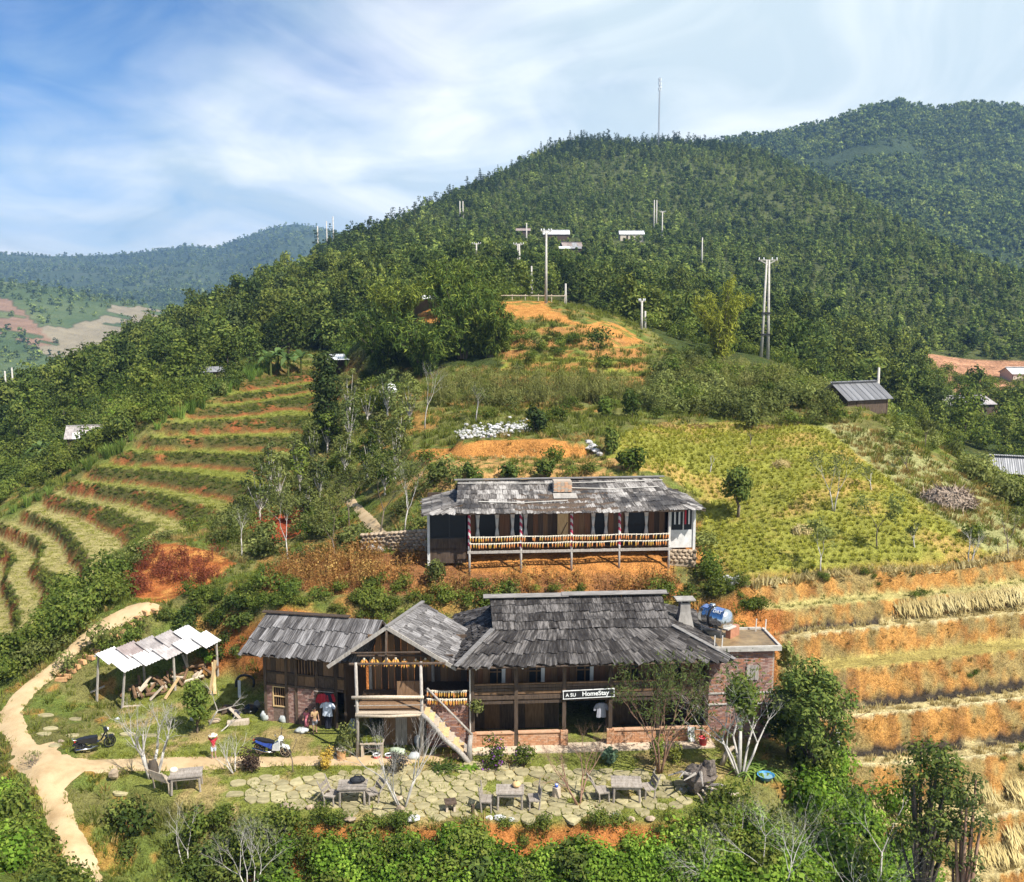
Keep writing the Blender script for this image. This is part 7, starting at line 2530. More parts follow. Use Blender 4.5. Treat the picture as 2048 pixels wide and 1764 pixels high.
# pines against the sky
pine_me = []
for i in range(4):
    v, f = crown_pine(rt, 11.0, 2.3, 330, .42, .32) if i < 2 else crown_cone(rt, 11.0, 2.0, 330, .42, .16)
    me = mesh_np('crown', v, f)
    me.materials.append(M_PINE)
    pine_me.append(me)
ptk = MB().tube([(0, 0, -.5), (0, 0, 10.2)], [.22, .05], 5).mesh('trunk', [M_BARKD])
SKY = [(900, 398), (935, 378), (960, 368), (985, 352), (1010, 340), (1035, 326), (1060, 314), (1082, 306), (1100, 300), (1120, 292), (1140, 286), (1165, 280), (1190, 277), (1216, 285), (1245, 276), (1262, 272), (1285, 271), (1300, 272), (1345, 274), (1362, 274), (1385, 276), (1402, 282), (1420, 284), (1445, 288), (1460, 290), (1480, 294), (1502, 300),
       (1525, 310), (1545, 318), (860, 420), (830, 434), (800, 445), (770, 455), (740, 465), (700, 476), (670, 484), (640, 495), (615, 505), (590, 515), (1700, 388), (1780, 432), (1860, 470), (1940, 505)]
for i, (x, y) in enumerate(SKY):
    b = hit(x, y + 6, 150, 990)
    if b is None: continue
    e = empty('pine_tree', b, rt.random() * 6.28, label='lone umbrella shaped pine on the skyline left of the mast' if i == 13 else once('dark skyline pine ' + where(b, 9), b), cat='tree', group=None if i == 13 else 'pines along the hill skyline')
    s = rt.uniform(.55, 1.0) * (1.35 if i == 13 else 1) * min(1, b.y / 480)
    e.scale = (s, s, s)
    link('crown', pine_me[0 if i == 13 else int(rt.integers(0, 4))], None, e)
    link('trunk', ptk, None, e)
# ------------------------------------------------------------------ poles, mast, far huts
def power_pole(px, py, top, D, label, arms=1, double=False, aw=1.0):
    b = spot(px, py, D=D)
    p = at(px, py, D)
    zt = at(px, top, D).z
    h = zt - b.z
    e = empty('power_pole', b, 0, label=label, cat='power pole')
    k = max(1.0, D / 130)
    xs = (-.42, .42) if double else (0,)
    for x in xs:
        MB().tube([(x, 0, -.6), (x * .35, 0, h)], [.20 * k ** .5, .11 * k ** .5], 8).build('post', CONC, e, True)
    if double:
        for z in (.24, .46): MB().box((0, 0, h * z), (1.1, .5, .22)).build('clamp', BLACKM, e)
    if arms:
        a = MB()
        for s in (-1, 1): a.bar((0, 0, h * .955), (s * aw, 0, h * 1.0), .10 * k ** .5)
        a.bar((-1.15 * aw, 0, h * 1.0), (1.15 * aw, 0, h * 1.0), .10 * k ** .5)
        ar = a.build('cross_arm', CONC, e)
        for x in (-1.05, -.5, .5, 1.05): MB().lathe([(.03, 0), (.09, .05), (.05, .12), (.09, .17), (.03, .26)], (x * aw, 0, h + .04), 8).build('insulator', WHITEP, ar)
    return e


power_pole(1529, 712, 520, 119, 'tallest twin concrete power pole on the right of the knoll', 1, True)
power_pole(1092, 606, 462, 127, 'tall single power pole at the end of the orange knoll', 1, False, .6)
power_pole(1037, 545, 488, 215, 'twin power pole standing in the trees left of the tall single one', 1, True)
power_pole(953, 525, 487, 250, 'power pole with a wide cross arm above the bamboo', 1)
power_pole(931, 520, 499, 290, 'short power pole top just left of the wide armed one', 1)
power_pole(1053, 495, 446, 340, 'thick pale pole between the village roofs', 0)
power_pole(1063, 580, 532, 160, 'bare post just left of the tall single power pole', 0)
power_pole(1283, 655, 602, 125, 'short pale pole on the right shoulder of the knoll', 1, False, .35)
power_pole(1290, 655, 622, 128, 'low post beside the short pale pole', 0)
power_pole(920, 445, 402, 450, 'thin pole high on the hill, left of a pair', 0)
power_pole(926, 440, 402, 450, 'thin pole high on the hill, right of a pair', 0)
power_pole(1308, 440, 400, 450, 'thin pole above the right village roof, left of a pair', 0)
power_pole(1313, 436, 400, 450, 'thin pole above the right village roof, right of a pair', 0)
power_pole(1324, 475, 423, 390, 'thin pole close to the right end of the village', 1)
power_pole(636, 490, 452, 400, 'pole on the left skyline, lowest of three', 0)
power_pole(654, 484, 442, 410, 'pole on the left skyline, middle of three', 0)
power_pole(667, 478, 433, 420, 'pole on the left skyline, highest of three', 0)
power_pole(13, 790, 742, 165, 'white pole in the wood at the far left, left of a pair', 0)
power_pole(27, 785, 735, 165, 'white pole in the wood at the far left, right of a pair', 0)
power_pole(1131, 605, 567, 130, 'short stake at the right end of the orange knoll', 0)
power_pole(1404, 508, 475, 330, 'thin pole among the trees right of the village', 0)
power_pole(1756, 775, 735, 95, 'short pole behind the plank shed', 0)

b = hit(1317, 292, 300, 990) or spot(1317, 285, D=700)
mh = at(1317, 155, b.y).z - b.z
ms = empty('radio_mast', b, 0, label='tall grey lattice radio mast on the hilltop', cat='radio mast')
MGREY = plain('mast_grey', (0.32, 0.33, 0.35), 0.6)
leg_ = [Vector((math.cos(a) * .55, math.sin(a) * .55, 0)) for a in (0.3, 2.4, 4.5)]
for l in leg_: MB().tube([l, l * .8 + Vector((0, 0, mh))], .14, 5).build('leg', MGREY, ms)
lt = MB()
nb = 22
for i in range(nb):
    z0, z1 = mh * i / nb, mh * (i + 1) / nb
    for j in range(3):
        lt.bar(leg_[j] + Vector((0, 0, z0)), leg_[(j + 1) % 3] + Vector((0, 0, z1)), .07)
        lt.bar(leg_[j] * .9 + Vector((0, 0, z1)), leg_[(j + 1) % 3] * .9 + Vector((0, 0, z1)), .07)
lt.build('lattice', MGREY, ms)
for z, r in ((.97, .9), (.91, 1.0), (.83, .9)):
    for a in (0.2, 2.3, 4.4): MB().box((math.cos(a) * r, math.sin(a) * r, mh * z), (.35, .35, 1.9), Matrix.Rotation(a, 3, 'Z')).build('antenna', WHITEP, ms)
MB().lathe([(.02, 0), (.55, .12), (.6, .3), (.02, .32)], (.9, -.3, mh * .86), 12, Matrix.Rotation(R(90), 3, 'X')).build('dish', WHITEP, ms)

TINW = surf('white_tin', (0.52, 0.52, 0.51), (0.76, 0.76, 0.75), 3, rnd=.1, bump=0)
TING = surf('grey_tin', (0.20, 0.20, 0.20), (0.40, 0.39, 0.39), 2.5, stretch=(3, .5, 1), rnd=.15, bump=0)
TINB = surf('brown_tin', (0.20, 0.15, 0.13), (0.34, 0.28, 0.25), 2.5, rnd=.15, bump=0)
CEMW = surf('cement_sheet_pale', (0.50, 0.48, 0.46), (0.74, 0.72, 0.70), 2.0, rnd=.08, bump=0)
CEMG = surf('cement_sheet_stained', (0.24, 0.21, 0.20), (0.46, 0.42, 0.40), 2.2, rnd=.15, bump=0)
PALEW = surf('pale_wall', (0.48, 0.40, 0.32), (0.62, 0.54, 0.44), 3)


def sheet_mesh(name, mat, w=1.0, l=1.0, waves=6, amp=.03):
    """corrugated sheet, unit size, ridges running along y"""
    n_ = waves * 4
    vs, fs = [], []
    for j in (0, 1):
        for i in range(n_ + 1):
            vs.append((i / n_ - .5, j - .5, amp * math.cos(i / 4 * 2 * math.pi)))
    for j in (0, 1):
        for i in range(n_ + 1):
            vs.append((i / n_ - .5, j - .5, amp * math.cos(i / 4 * 2 * math.pi) - .012))
    m_ = n_ + 1
    for i in range(n_):
        fs.append((i, i + 1, m_ + i + 1, m_ + i))
        fs.append((2 * m_ + i + 1, 2 * m_ + i, 3 * m_ + i, 3 * m_ + i + 1))
    for j, o in ((0, 0), (1, m_)):
        for i in range(n_): fs.append((o + i + 1, o + i, 2 * m_ + o + i, 2 * m_ + o + i + 1) if j == 0 else (o + i, o + i + 1, 2 * m_ + o + i + 1, 2 * m_ + o + i))
    me = bpy.data.meshes.new(name)
    me.from_pydata(vs, [], fs)
    me.materials.append(mat)
    return me


SHEETS = {m.name: sheet_mesh('roof_sheet', m) for m in (TINW, TING, TINB, CEMW, CEMG)}


def sheet_roof(parent, e0, e1, r1, r0, cols, rows, mats, overlap=.12, lift=.02):
    """corrugated sheets from eave e0-e1 up to r0-r1"""
    e0, e1, r0, r1 = map(Vector, (e0, e1, r0, r1))
    for j in range(rows):
        for i in range(cols):
            s0, s1, t0, t1 = i / cols, (i + 1 + .06) / cols, j / rows, (j + 1 + overlap) / rows
            q = lambda s, t: lerp(lerp(e0, e1, s), lerp(r0, r1, s), t)
            c = q((s0 + s1) / 2, (t0 + t1) / 2)
            x = q(s1, (t0 + t1) / 2) - q(s0, (t0 + t1) / 2)
            y = q((s0 + s1) / 2, t1) - q((s0 + s1) / 2, t0)
            nz = x.cross(y).normalized()
            if nz.z < 0: nz = -nz
            c += nz * (lift * .6 * j + .006 * (i % 2) + .01 + rb_.uniform(0, .006))
            M = Matrix(((x.x, y.x, nz.x, c.x), (x.y, y.y, nz.y, c.y), (x.z, y.z, nz.z, c.z), (0, 0, 0, 1)))
            put('roof_sheet', SHEETS[rb_.choice(mats).name], M, parent)


def hut(name, px, py, D, w, d, hw, hr, yaw, label, mats, wall, cols=5, cat='hut', gable=True, open_front=False, z=None, rows=1):
    b = spot(px, py, D=D)
    if z is not None: b.z = z
    e = empty(name, b, yaw, label=label, cat=cat)
    bpy.context.view_layer.update()
    T = lambda x, y, zz: WM(e) @ Vector((x, y, zz))
    ov = .35
    if gable:
        sheet_roof(e, T(-w / 2 - ov, -d / 2 - ov, hw - .1), T(w / 2 + ov, -d / 2 - ov, hw - .1), T(w / 2 + ov, 0, hr), T(-w / 2 - ov, 0, hr), cols, rows, mats)
        sheet_roof(e, T(w / 2 + ov, d / 2 + ov, hw - .1), T(-w / 2 - ov, d / 2 + ov, hw - .1), T(-w / 2 - ov, 0, hr), T(w / 2 + ov, 0, hr), cols, rows, mats)
        for x in (-w / 2, w / 2):
            MB().hexa([(x - .03, -d / 2, hw - .1), (x + .03, -d / 2, hw - .1), (x + .03, d / 2, hw - .1), (x - .03, d / 2, hw - .1)], [(x - .03, -.03, hr - .08), (x + .03, -.03, hr - .08), (x + .03, .03, hr - .08), (x - .03, .03, hr - .08)]).build('gable_wall', wall, e)
    else:
        sheet_roof(e, T(-w / 2 - ov, -d / 2 - ov, hw), T(w / 2 + ov, -d / 2 - ov, hw), T(w / 2 + ov, d / 2 + ov, hr), T(-w / 2 - ov, d / 2 + ov, hr), cols, rows, mats)
    for x in (-w / 2, w / 2):
        for y in (-d / 2, d / 2): MB().box((x, y, hw / 2 - .5), (.14, .14, hw + .9)).build('post', WOOD_D, e)
    if not open_front:
        MB().box((0, -d / 2, hw / 2 - .4), (w, .08, hw + .6)).build('front_wall', wall, e)
        MB().box((-w * .2, -d / 2 - .05, hw * .4), (.8, .04, hw * .8)).build('door', WOOD_D, e)
    MB().box((0, d / 2, hw / 2 - .4), (w, .08, hw + .6)).build('back_wall', wall, e)
    for x in (-w / 2, w / 2): MB().box((x, 0, hw / 2 - .4), (.08, d - .1, hw + .6)).build('side_wall', wall, e)
    return e


hut('village_house', 1112, 480, 385, 9.5, 5.0, 2.4, 4.0, 0, 'long white roofed house in the hill village, left of two', [TINW], WOOD_D, 6, 'house')
hut('village_house', 1262, 486, 388, 9.0, 5.0, 2.4, 3.8, 0, 'long white roofed house in the hill village, right of two', [TINW], PALEW, 6, 'house')
hut('village_house', 1142, 516, 330, 6.0, 5.0, 2.2, 3.8, R(8), 'dark wooden house with a gable below the hill village', [TING, TINB], WOOD_D, 4, 'house')
hut('village_house', 1140, 532, 320, 6.5, 3.0, 1.8, 2.6, 0, 'low grey roofed shed in front of the dark village house', [TINW, TING], WOOD_D, 4, 'shed', False)
hut('village_house', 1046, 482, 395, 5.0, 4, 2.2, 3.2, 0, 'small brown roof half hidden left of the village', [TINB], WOOD_D, 3, 'house')
hut('open_hut', 846, 622, 127, 3.3, 2.6, 1.6, 2.0, R(4), 'open sided hut with pale roof between the bamboo clumps', [CEMW, TING], WOOD_L, 4, 'hut', False, True)
hut('tin_hut', 680, 690, 121, 3.0, 2.4, 1.5, 1.95, R(12), 'small hut with white tin roof at the top of the terraces', [TINW], WOOD_D, 3, 'hut', False, True)
hut('plank_shed', 1706, 812, 86, 4.4, 3.4, 0.7, 1.9, R(24), 'dark plank shed with grey corrugated roof on the right ridge', [TING], WOOD_D, 8, 'shed')
hut('thatched_hut', 176, 908, 108, 3.4, 3.0, 1.0, 2.1, R(14), 'low hut with pale patched roof left of the terraces', [CEMG, CEMG, CEMW], WOOD_D, 5, 'hut', rows=2)
hut('tin_hut', 425, 792, 121, 2.6, 2.2, 1.3, 1.7, R(32), 'grey tin roof corner peeping over the cane grass', [TING], WOOD_D, 3, 'hut', False)
hut('valley_house', 2050, 765, 232, 9.0, 6, 2.2, 3.4, 0, 'white roofed house on the orange valley floor', [TINW], PALEW, 5, 'house')
hut('valley_house', 2040, 975, 110, 6.0, 5, 2.2, 3.6, R(-20), 'grey roofed house at the right edge below the ridge', [TING], WOOD_D, 5, 'house')
hut('valley_house', 1915, 825, 165, 9.0, 6, 1.8, 2.8, R(10), 'wide grey roof in the trees behind the right ridge', [TING, CEMG], WOOD_D, 5, 'house')
# white water tank by the cypress
b = spot(783, 788, D=90)
e = empty('white_tank', b, 0, label='round white water tank below the bamboo clumps', cat='water tank')
MB().lathe([(.02, -.6), (.40, -.58), (.5, -.5), (.5, .5), (.40, .58), (.02, .6)], (0, 0, .75), 18, Matrix.Rotation(R(70), 3, 'X')).build('tank_body', WHITEP, e, True)
for x in (-.3, .3): MB().box((x, 0, .12), (.12, .9, .3)).build('cradle', CONC, e)

# the air
hz = MB()
hz.box((0, 1850, 80), (5200, 3860, 400))
hm, hn = mat_new('air')
pv = N(hn, 'ShaderNodeVolumePrincipled')
pv.inputs['Color'].default_value = (0.34, 0.58, 1.0, 1)
pv.inputs['Density'].default_value = 0.00017
pv.inputs['Anisotropy'].default_value = 0.2
ho = N(hn, 'ShaderNodeOutputMaterial')
hn.links.new(pv.outputs[0], ho.inputs['Volume'])
hz.build('haze', hm, kind='stuff')
# ------------------------------------------------------------------ the paved yard
rv = random.Random(12)
PAVE_PX = [(545, 1552), (700, 1545), (935, 1528), (1120, 1535), (1290, 1545), (1395, 1572), (1370, 1618), (1100, 1642), (860, 1640), (640, 1618), (560, 1608), (455, 1598), (440, 1562)]
PV = [atz(x, y, 0) for x, y in PAVE_PX]
PVX = [(p.x, p.y) for p in PV]
pave = empty('stone_paving', (0, 38.5, 0), kind='structure')
FLAG = surf('flagstone', (0.24, 0.205, 0.105), (0.42, 0.36, 0.20), 2.5, rnd=0.2, bump=0.5)
sx, sy = .60, .47
cells = {}
xs_, ys_ = [p[0] for p in PVX], [p[1] for p in PVX]
i0, i1, j0, j1 = int(min(xs_) / sx) - 2, int(max(xs_) / sx) + 2, int(min(ys_) / sy) - 2, int(max(ys_) / sy) + 2
for i in range(i0, i1 + 1):
    for j in range(j0, j1 + 1):
        cells[i, j] = ((i + rv.uniform(-.38, .38) + (j % 2) * .5) * sx, (j + rv.uniform(-.38, .38)) * sy)


def clip(poly, m, n_):
    out = []
    for a, b in zip(poly, poly[1:] + poly[:1]):
        da, db = (a[0] - m[0]) * n_[0] + (a[1] - m[1]) * n_[1], (b[0] - m[0]) * n_[0] + (b[1] - m[1]) * n_[1]
        if da <= 0: out.append(a)
        if (da < 0) != (db < 0):
            t = da / (da - db)
            out.append((a[0] + (b[0] - a[0]) * t, a[1] + (b[1] - a[1]) * t))
    return out


def flag(c, poly, th=.05):
    r = rv.uniform(.90, .965)
    n_ = len(poly)
    pts_ = []
    for k in range(n_):
        a, b = poly[k], poly[(k + 1) % n_]
        for t in (.22, .78): pts_.append(((a[0] * (1 - t) + b[0] * t - c[0]) * r, (a[1] * (1 - t) + b[1] * t - c[1]) * r))
    vs = [(x, y, -.04) for x, y in pts_] + [(x * .97, y * .97, th + rv.uniform(-.004, .004)) for x, y in pts_]
    m_ = len(pts_)
    me = bpy.data.meshes.new('flagstone')
    me.from_pydata(vs, [], [tuple(range(m_, 2 * m_))] + [(k, (k + 1) % m_, m_ + (k + 1) % m_, m_ + k) for k in range(m_)])
    me.materials.append(FLAG)
    o = put('flagstone', me, Matrix.Translation((c[0], c[1], gz(c[0], c[1]) + rv.uniform(-.012, .012))), pave)


nf = 0
for (i, j), c in cells.items():
    if not inpoly(np.array([c[0]]), np.array([c[1]]), PVX)[0] or rv.random() < .05: continue
    poly = [(c[0] - 1, c[1] - 1), (c[0] + 1, c[1] - 1), (c[0] + 1, c[1] + 1), (c[0] - 1, c[1] + 1)]
    for di in range(-2, 3):
        for dj in range(-2, 3):
            q = cells.get((i + di, j + dj))
            if q is None or (di == 0 and dj == 0): continue
            poly = clip(poly, ((c[0] + q[0]) / 2, (c[1] + q[1]) / 2), (q[0] - c[0], q[1] - c[1]))
            if len(poly) < 3: break
        if len(poly) < 3: break
    if len(poly) >= 3 and nf < 298:
        flag(c, poly)
        nf += 1
for k, (x, y) in enumerate(((92, 1440), (100, 1462), (90, 1472), (150, 1440), (145, 1472), (112, 1498), (255, 1470), (300, 1472), (215, 1470), (540, 1560), (240, 1568), (260, 1590))):
    c = atz(x, y, 0)
    flag((c.x, c.y), [(c.x + .5 * math.cos(a) * rv.uniform(.6, 1), c.y + .26 * math.sin(a) * rv.uniform(.7, 1)) for a in [q * 1.05 for q in range(6)]])

# steps beside the path
sp = [hit(x, y) for x, y in ((122, 1362), (150, 1336), (178, 1316), (205, 1296), (230, 1274), (262, 1252), (318, 1224))]
sp = spline(sp, .34)
stp = empty('earth_steps', sp[0], 0, label='flight of rough earth and stone steps along the right edge of the footpath', cat='steps')
STEPM = surf('step_earth', (0.40, 0.19, 0.08), (0.60, 0.38, 0.19), 3, rnd=.15, bump=.6)
for i in range(0, len(sp) - 1):
    p = sp[i]
    d = sp[i + 1] - p
    a = math.atan2(d.y, d.x)
    mb = MB()
    mb.box((0, 0, 0), (.24, .62 + rv.uniform(-.15, .15), .2), taper=.85)
    mb.v = [(v[0] + rv.uniform(-.02, .02), v[1], v[2] + rv.uniform(-.02, .02)) for v in mb.v]
    put('step', mb.mesh('step', [STEPM]), Matrix.Translation(Vector((p.x, p.y, gz(p.x, p.y) + .05))) @ Matrix.Rotation(a + .25, 4, 'Z'), stp)

# --- tables and chairs of rough planks
TABW = surf('grey_table_plank', (0.20, 0.165, 0.13), (0.38, 0.33, 0.28), 5, stretch=(3, .6, 3), rnd=.15)
GR = 'rough wooden chairs in the yard'


def rchair(x, y, rz, label, w=.62, lean=.16, mat=TABW):
    e = empty('chair', (x, y, gz(x, y)), rz, label=label, cat='chair', group=GR)
    for k in (0, 1): MB().box((0, -.12 + k * .22, .44), (w, .21, .05)).build('seat', mat, e)
    for s in (-1, 1):
        MB().tube([(s * w * .45, -.22, -.03), (s * w * .42, -.2, .42)], [.038, .034], 6).build('leg', mat, e)
        MB().tube([(s * w * .45, .16, -.03), (s * w * .46, .20, .44), (s * w * .5, .22 + lean * 1.6, 1.06)], [.04, .036, .025], 6).build('back_post', mat, e)
    for z in (.62, .82): MB().bar((-w * .5, .20 + lean * (z - .44) * 2.6, z), (w * .5, .20 + lean * (z - .44) * 2.6, z), .03, .17).build('back_board', mat, e)
    return e


def rtable(x, y, rz, w, d, label, planks_=4, hgt=.74):
    e = empty('table', (x, y, gz(x, y)), rz, label=label, cat='table', group='rough wooden tables in the yard')
    for k in range(planks_): MB().box((0, -d / 2 + (k + .5) * d / planks_, hgt + rv.uniform(-.004, .004)), (w + rv.uniform(-.04, .04), d / planks_ - .012, .05)).build('tabletop_plank', TABW, e)
    for sx_ in (-1, 1):
        for sy_ in (-1, 1): MB().tube([(sx_ * w * .43, sy_ * d * .42, -.04), (sx_ * w * .41, sy_ * d * .40, hgt - .03)], [.05, .045], 6).build('leg', TABW, e)
    for sy_ in (-1, 1): MB().bar((-w * .4, sy_ * d * .41, hgt - .1), (w * .4, sy_ * d * .41, hgt - .1), .04, .09).build('apron', TABW, e)
    return e


def G(px, py): return atz(px, py, 0)


p = G(706, 1604)
rtable(p.x, p.y, R(4), 1.15, .85, 'plank table with a black bag on it, left of three by the paving edge')
BAG = plain('black_bag_cloth', (0.015, 0.016, 0.02), .7)
bg_ = empty('bag', (p.x + .18, p.y + .12, .765), .3, label='black bag lying on the left plank table', cat='bag')
MB().ball((0, 0, .13), (.34, .18, .15), 10, 6, .1, rv).build('body', BAG, bg_, True)
MB().tube([(-.2, 0, .22), (-.05, 0, .36), (.1, 0, .35), (.22, 0, .22)], .018, 6).build('strap', BAG, bg_)
q = G(664, 1607)
rchair(q.x, q.y, R(72), 'chair at the left side of the table with the black bag')
q = G(744, 1604)
rchair(q.x, q.y, R(-62), 'chair leaning back at the right side of the table with the black bag', lean=.26)
p = G(1020, 1614)
rtable(p.x, p.y, R(-1), 1.12, .80, 'plank table with an orange pumpkin on it, middle of three')
PUMP = surf('pumpkin_skin', (0.62, 0.38, 0.16), (0.76, 0.52, 0.26), 6, bump=.1)
pk = empty('pumpkin', (p.x + .26, p.y + .15, .765), 0, label='pale orange pumpkin sitting on the middle plank table', cat='pumpkin')
pb = MB().ball((0, 0, .125), (.17, .17, .125), 16, 8)
pb.v = [(x * (1 + .05 * math.cos(8 * math.atan2(y, x))), y * (1 + .05 * math.cos(8 * math.atan2(y, x))), z) for x, y, z in pb.v]
pb.build('fruit', PUMP, pk, True)
MB().tube([(0, 0, .24), (.02, 0, .30)], [.022, .014], 5).build('stalk', WOOD_B, pk)
q = G(973, 1618)
rchair(q.x, q.y, R(84), 'upright chair at the left side of the pumpkin table', lean=.03)
q = G(1068, 1616)
rchair(q.x, q.y, R(-84), 'upright chair at the right side of the pumpkin table', lean=.04)
p = G(1252, 1598)
rtable(p.x, p.y, R(-3), 1.22, .92, 'bare plank table with square legs, right of three')
q = G(1204, 1600)
rchair(q.x, q.y, R(100), 'tilted chair between the reddish bare tree and the bare plank table', lean=.22)
q = G(1296, 1593)
rchair(q.x, q.y, R(-78), 'chair with a metal grey back right of the bare plank table', lean=.12)
p = G(374, 1578)
rtable(p.x, p.y, R(12), 1.30, .85, 'weathered table on the lawn edge beside the forked stump tree', 3, .70)
q = G(330, 1578)
rchair(q.x, q.y, R(150), 'pale grey plank bench left of the lawn table', 1.0, .2, WOOD_L)
bk = empty('basket', (q.x + .35, q.y + .12, .70), 0, label='small straw coloured round basket at the lawn table corner', cat='basket')
MB().lathe([(.05, 0), (.15, .02), (.17, .10), (.12, .16), (.02, .17)], n=14).build('body', HUSK, bk, True)
s0 = G(901, 1622)
e = empty('stool', (s0.x, s0.y, 0), .2, label='small plank stool between the bag table and the pumpkin table', cat='stool')
for k in (0, 1): MB().box((0, -.12 + k * .24, .40), (.46, .23, .06)).build('seat', WOOD_D, e)
for x in (-.15, .15): MB().box((x, 0, .18), (.10, .34, .40), taper=.7).build('leg', WOOD_L, e)
s0 = G(945, 1630)
MB().tube([(0, 0, -.1), (.02, 0, .42)], [.075, .07], 7).build('stake', WOOD_D, None, loc=(s0.x, s0.y, 0), label='short dark stake in the ground left of the pumpkin table', cat='stake')
s0 = G(1113, 1594)
e = empty('log_stool', (s0.x, s0.y, 0), 0, label='upright pale log stool right of the pumpkin table', cat='seat')
MB().tube([(0, 0, -.05), (0, 0, .42)], [.19, .17], 9).build('log', WOOD_L, e)
BLUE = plain('blue_plastic', (0.05, 0.12, 0.55), .4)
e = empty('cup', (s0.x, s0.y, .42), 0, label='blue and white cup standing on the log stool', cat='cup')
MB().lathe([(.05, 0), (.075, .13), (.07, .13), (.045, .01)], n=12).build('body', BLUE, e, True)
MB().ball((0, 0, .12), (.055, .055, .03), 8, 4).build('lid', WHITEP, e, True)
s0 = G(683, 1520)
e = empty('log_stool', (s0.x, s0.y, 0), 0, label='orange brown log stool under the porch corner', cat='log')
MB().tube([(0, 0, -.05), (0, 0, .5)], [.2, .19], 10).build('log', surf('orange_log', (.42, .22, .09), (.56, .33, .16), 5), e)
MB().lathe([(.02, .5), (.22, .5), (.22, .54), (.02, .55)], n=10).build('top', WOOD_L, e)
# rocks along the yard's edge
ED = [(800, 1626, .40, .34, 'round grey rock stacked at the foot of the many stemmed tree'), (797, 1612, .42, .14, 'flat round stone lying on top of the round grey rock'), (826, 1640, .60, .18, 'flat pale slab right of the round grey rock'), (572, 1614, .55, .16, 'flat stone at the left end of the yard edge'), (620, 1618, .34, .2, 'small stone left of the bag table'),
      (645, 1622, .45, .2, 'stone beside the leaning plank at the bag table'), (700, 1640, .5, .12, 'half buried stone below the bag table'), (978, 1640, .34, .2, 'pale stone under the left chair of the pumpkin table'), (1000, 1638, .52, .16, 'upturned pale slab in front of the pumpkin table'), (1022, 1642, .3, .16, 'small pale stone in front of the pumpkin table'),
      (1208, 1640, .35, .22, 'rounded stone below the tilted chair'), (1232, 1636, .32, .22, 'white stone just right of the rounded one below the tilted chair'), (1262, 1642, .34, .2, 'rough stone in front of the bare plank table'), (1300, 1640, .4, .18, 'flat stone right of the bare plank table'), (1362, 1582, .16, .15, 'small round white stone near the driftwood stump'),
      (108, 1495, .5, .2, 'dark rock with a pale base on the lawn left of the black motorbike'), (122, 1488, .3, .24, 'dark lump of rock on the lawn'), (228, 1556, .45, .45, 'brown boulder beside the footpath fork')]
for i, (x, y, w, h, lab) in enumerate(ED):
    c = G(x, y)
    z = .28 if i == 1 else 0
    MB().ball((0, 0, h * .4), (w / 2, w * .36, h * .55), 8, 5, .16, rv).build('rock', (STONE1, STONE_W)[i in (2, 8, 9, 11, 14, 7)], None, loc=(c.x, c.y, z), rz=rv.uniform(-.5, .5), label=lab, cat='rock', group='rocks along the yard')
c = G(640, 1612)
MB().bar((-.1, 0, 0), (.42, .3, .5), .14, .05).build('plank', WOOD_D, None, loc=(c.x - .1, c.y, 0), label='dark plank propped up at the left chair of the bag table', cat='plank')

# --- driftwood, stump, basin
c = G(1400, 1585)
e = empty('root_stump', (c.x, c.y, 0), 0, label='huge upturned dark root stump at the right end of the paving', cat='stump')
mb = MB().ball((0, 0, .55), (.62, .5, .65), 9, 7, .28, random.Random(5))
mb.ball((.35, .1, .9), (.4, .35, .45), 8, 6, .3, random.Random(6))
mb.build('bole', surf('rotten_wood', (.05, .04, .035), (.20, .16, .13), 7, bump=1), e)
rm = MB()
rr2 = random.Random(8)
for k in range(11):
    a = k * .57
    p0 = Vector((math.cos(a) * .4, math.sin(a) * .3, .3 + .09 * k % .8))
    d = Vector((math.cos(a), math.sin(a) - .2, rr2.uniform(-.1, .5)))
    rm.tube([p0, p0 + d * .4 + Vector((0, 0, .08)), p0 + d * .75 + Vector((rr2.uniform(-.2, .2), 0, rr2.uniform(-.2, .1)))], [.08, .05, .02], 5)
rm.build('roots', WOOD_G, e)
c = G(1440, 1600)
e = empty('driftwood', (c.x, c.y, 0), 0, label='bleached forked driftwood root lying below the dark stump', cat='driftwood')
mb = MB()
for pts_, rd in (([(-.7, .3, .5), (-.3, .1, .42), (0, 0, .3), (.35, 0, .25), (.75, .05, .22)], [.05, .07, .11, .09, .08]), ([(0, 0, .3), (-.05, -.2, .15), (-.25, -.35, .0)], [.10, .07, .05]), ([(.1, 0, .3), (-.1, .3, .1)], [.07, .04]), ([(-.95, -.1, .35), (-.8, -.2, .2), (-.75, -.3, .0)], [.03, .06, .05]), ([(-.75, -.1, .5), (-.6, -.15, .25), (-.62, -.3, .0)], [.04, .06, .04]), ([(.7, .05, .22), (.72, -.1, .0)], [.1, .07])):
    mb.tube(pts_, rd, 6)
mb.build('root', WOOD_L, e, True)
c = G(1458, 1530)
MB().tube([(-.3, 0, 0), (-.15, .05, .45), (.15, .1, .75), (.35, .1, .78)], [.12, .11, .09, .05], 7).build('driftwood', WOOD_L, None, True, loc=(c.x, c.y, 0), label='thick bent pale branch behind the dark root stump', cat='driftwood')
c = atz(1531, 1564, -.05)
e = empty('basin', (c.x, c.y, gz(c.x, c.y) + .02), 0, label='round blue plastic basin on the bare earth', cat='basin')
MB().lathe([(.24, 0), (.34, .19), (.37, .20), (.345, .18), (.23, .02)], n=18).build('bowl', plain('sky_blue_plastic', (.06, .26, .50), .35), e, True)
MB().lathe([(.01, .11), (.29, .11), (.29, .115), (.01, .115)], n=18).build('water', plain('soapy_water', (.22, .36, .42), .1), e)
c = G(1406, 1492)
e = empty('bucket', (c.x, c.y, .07), 0, label='red bucket standing by the right brick pillar', cat='bucket')
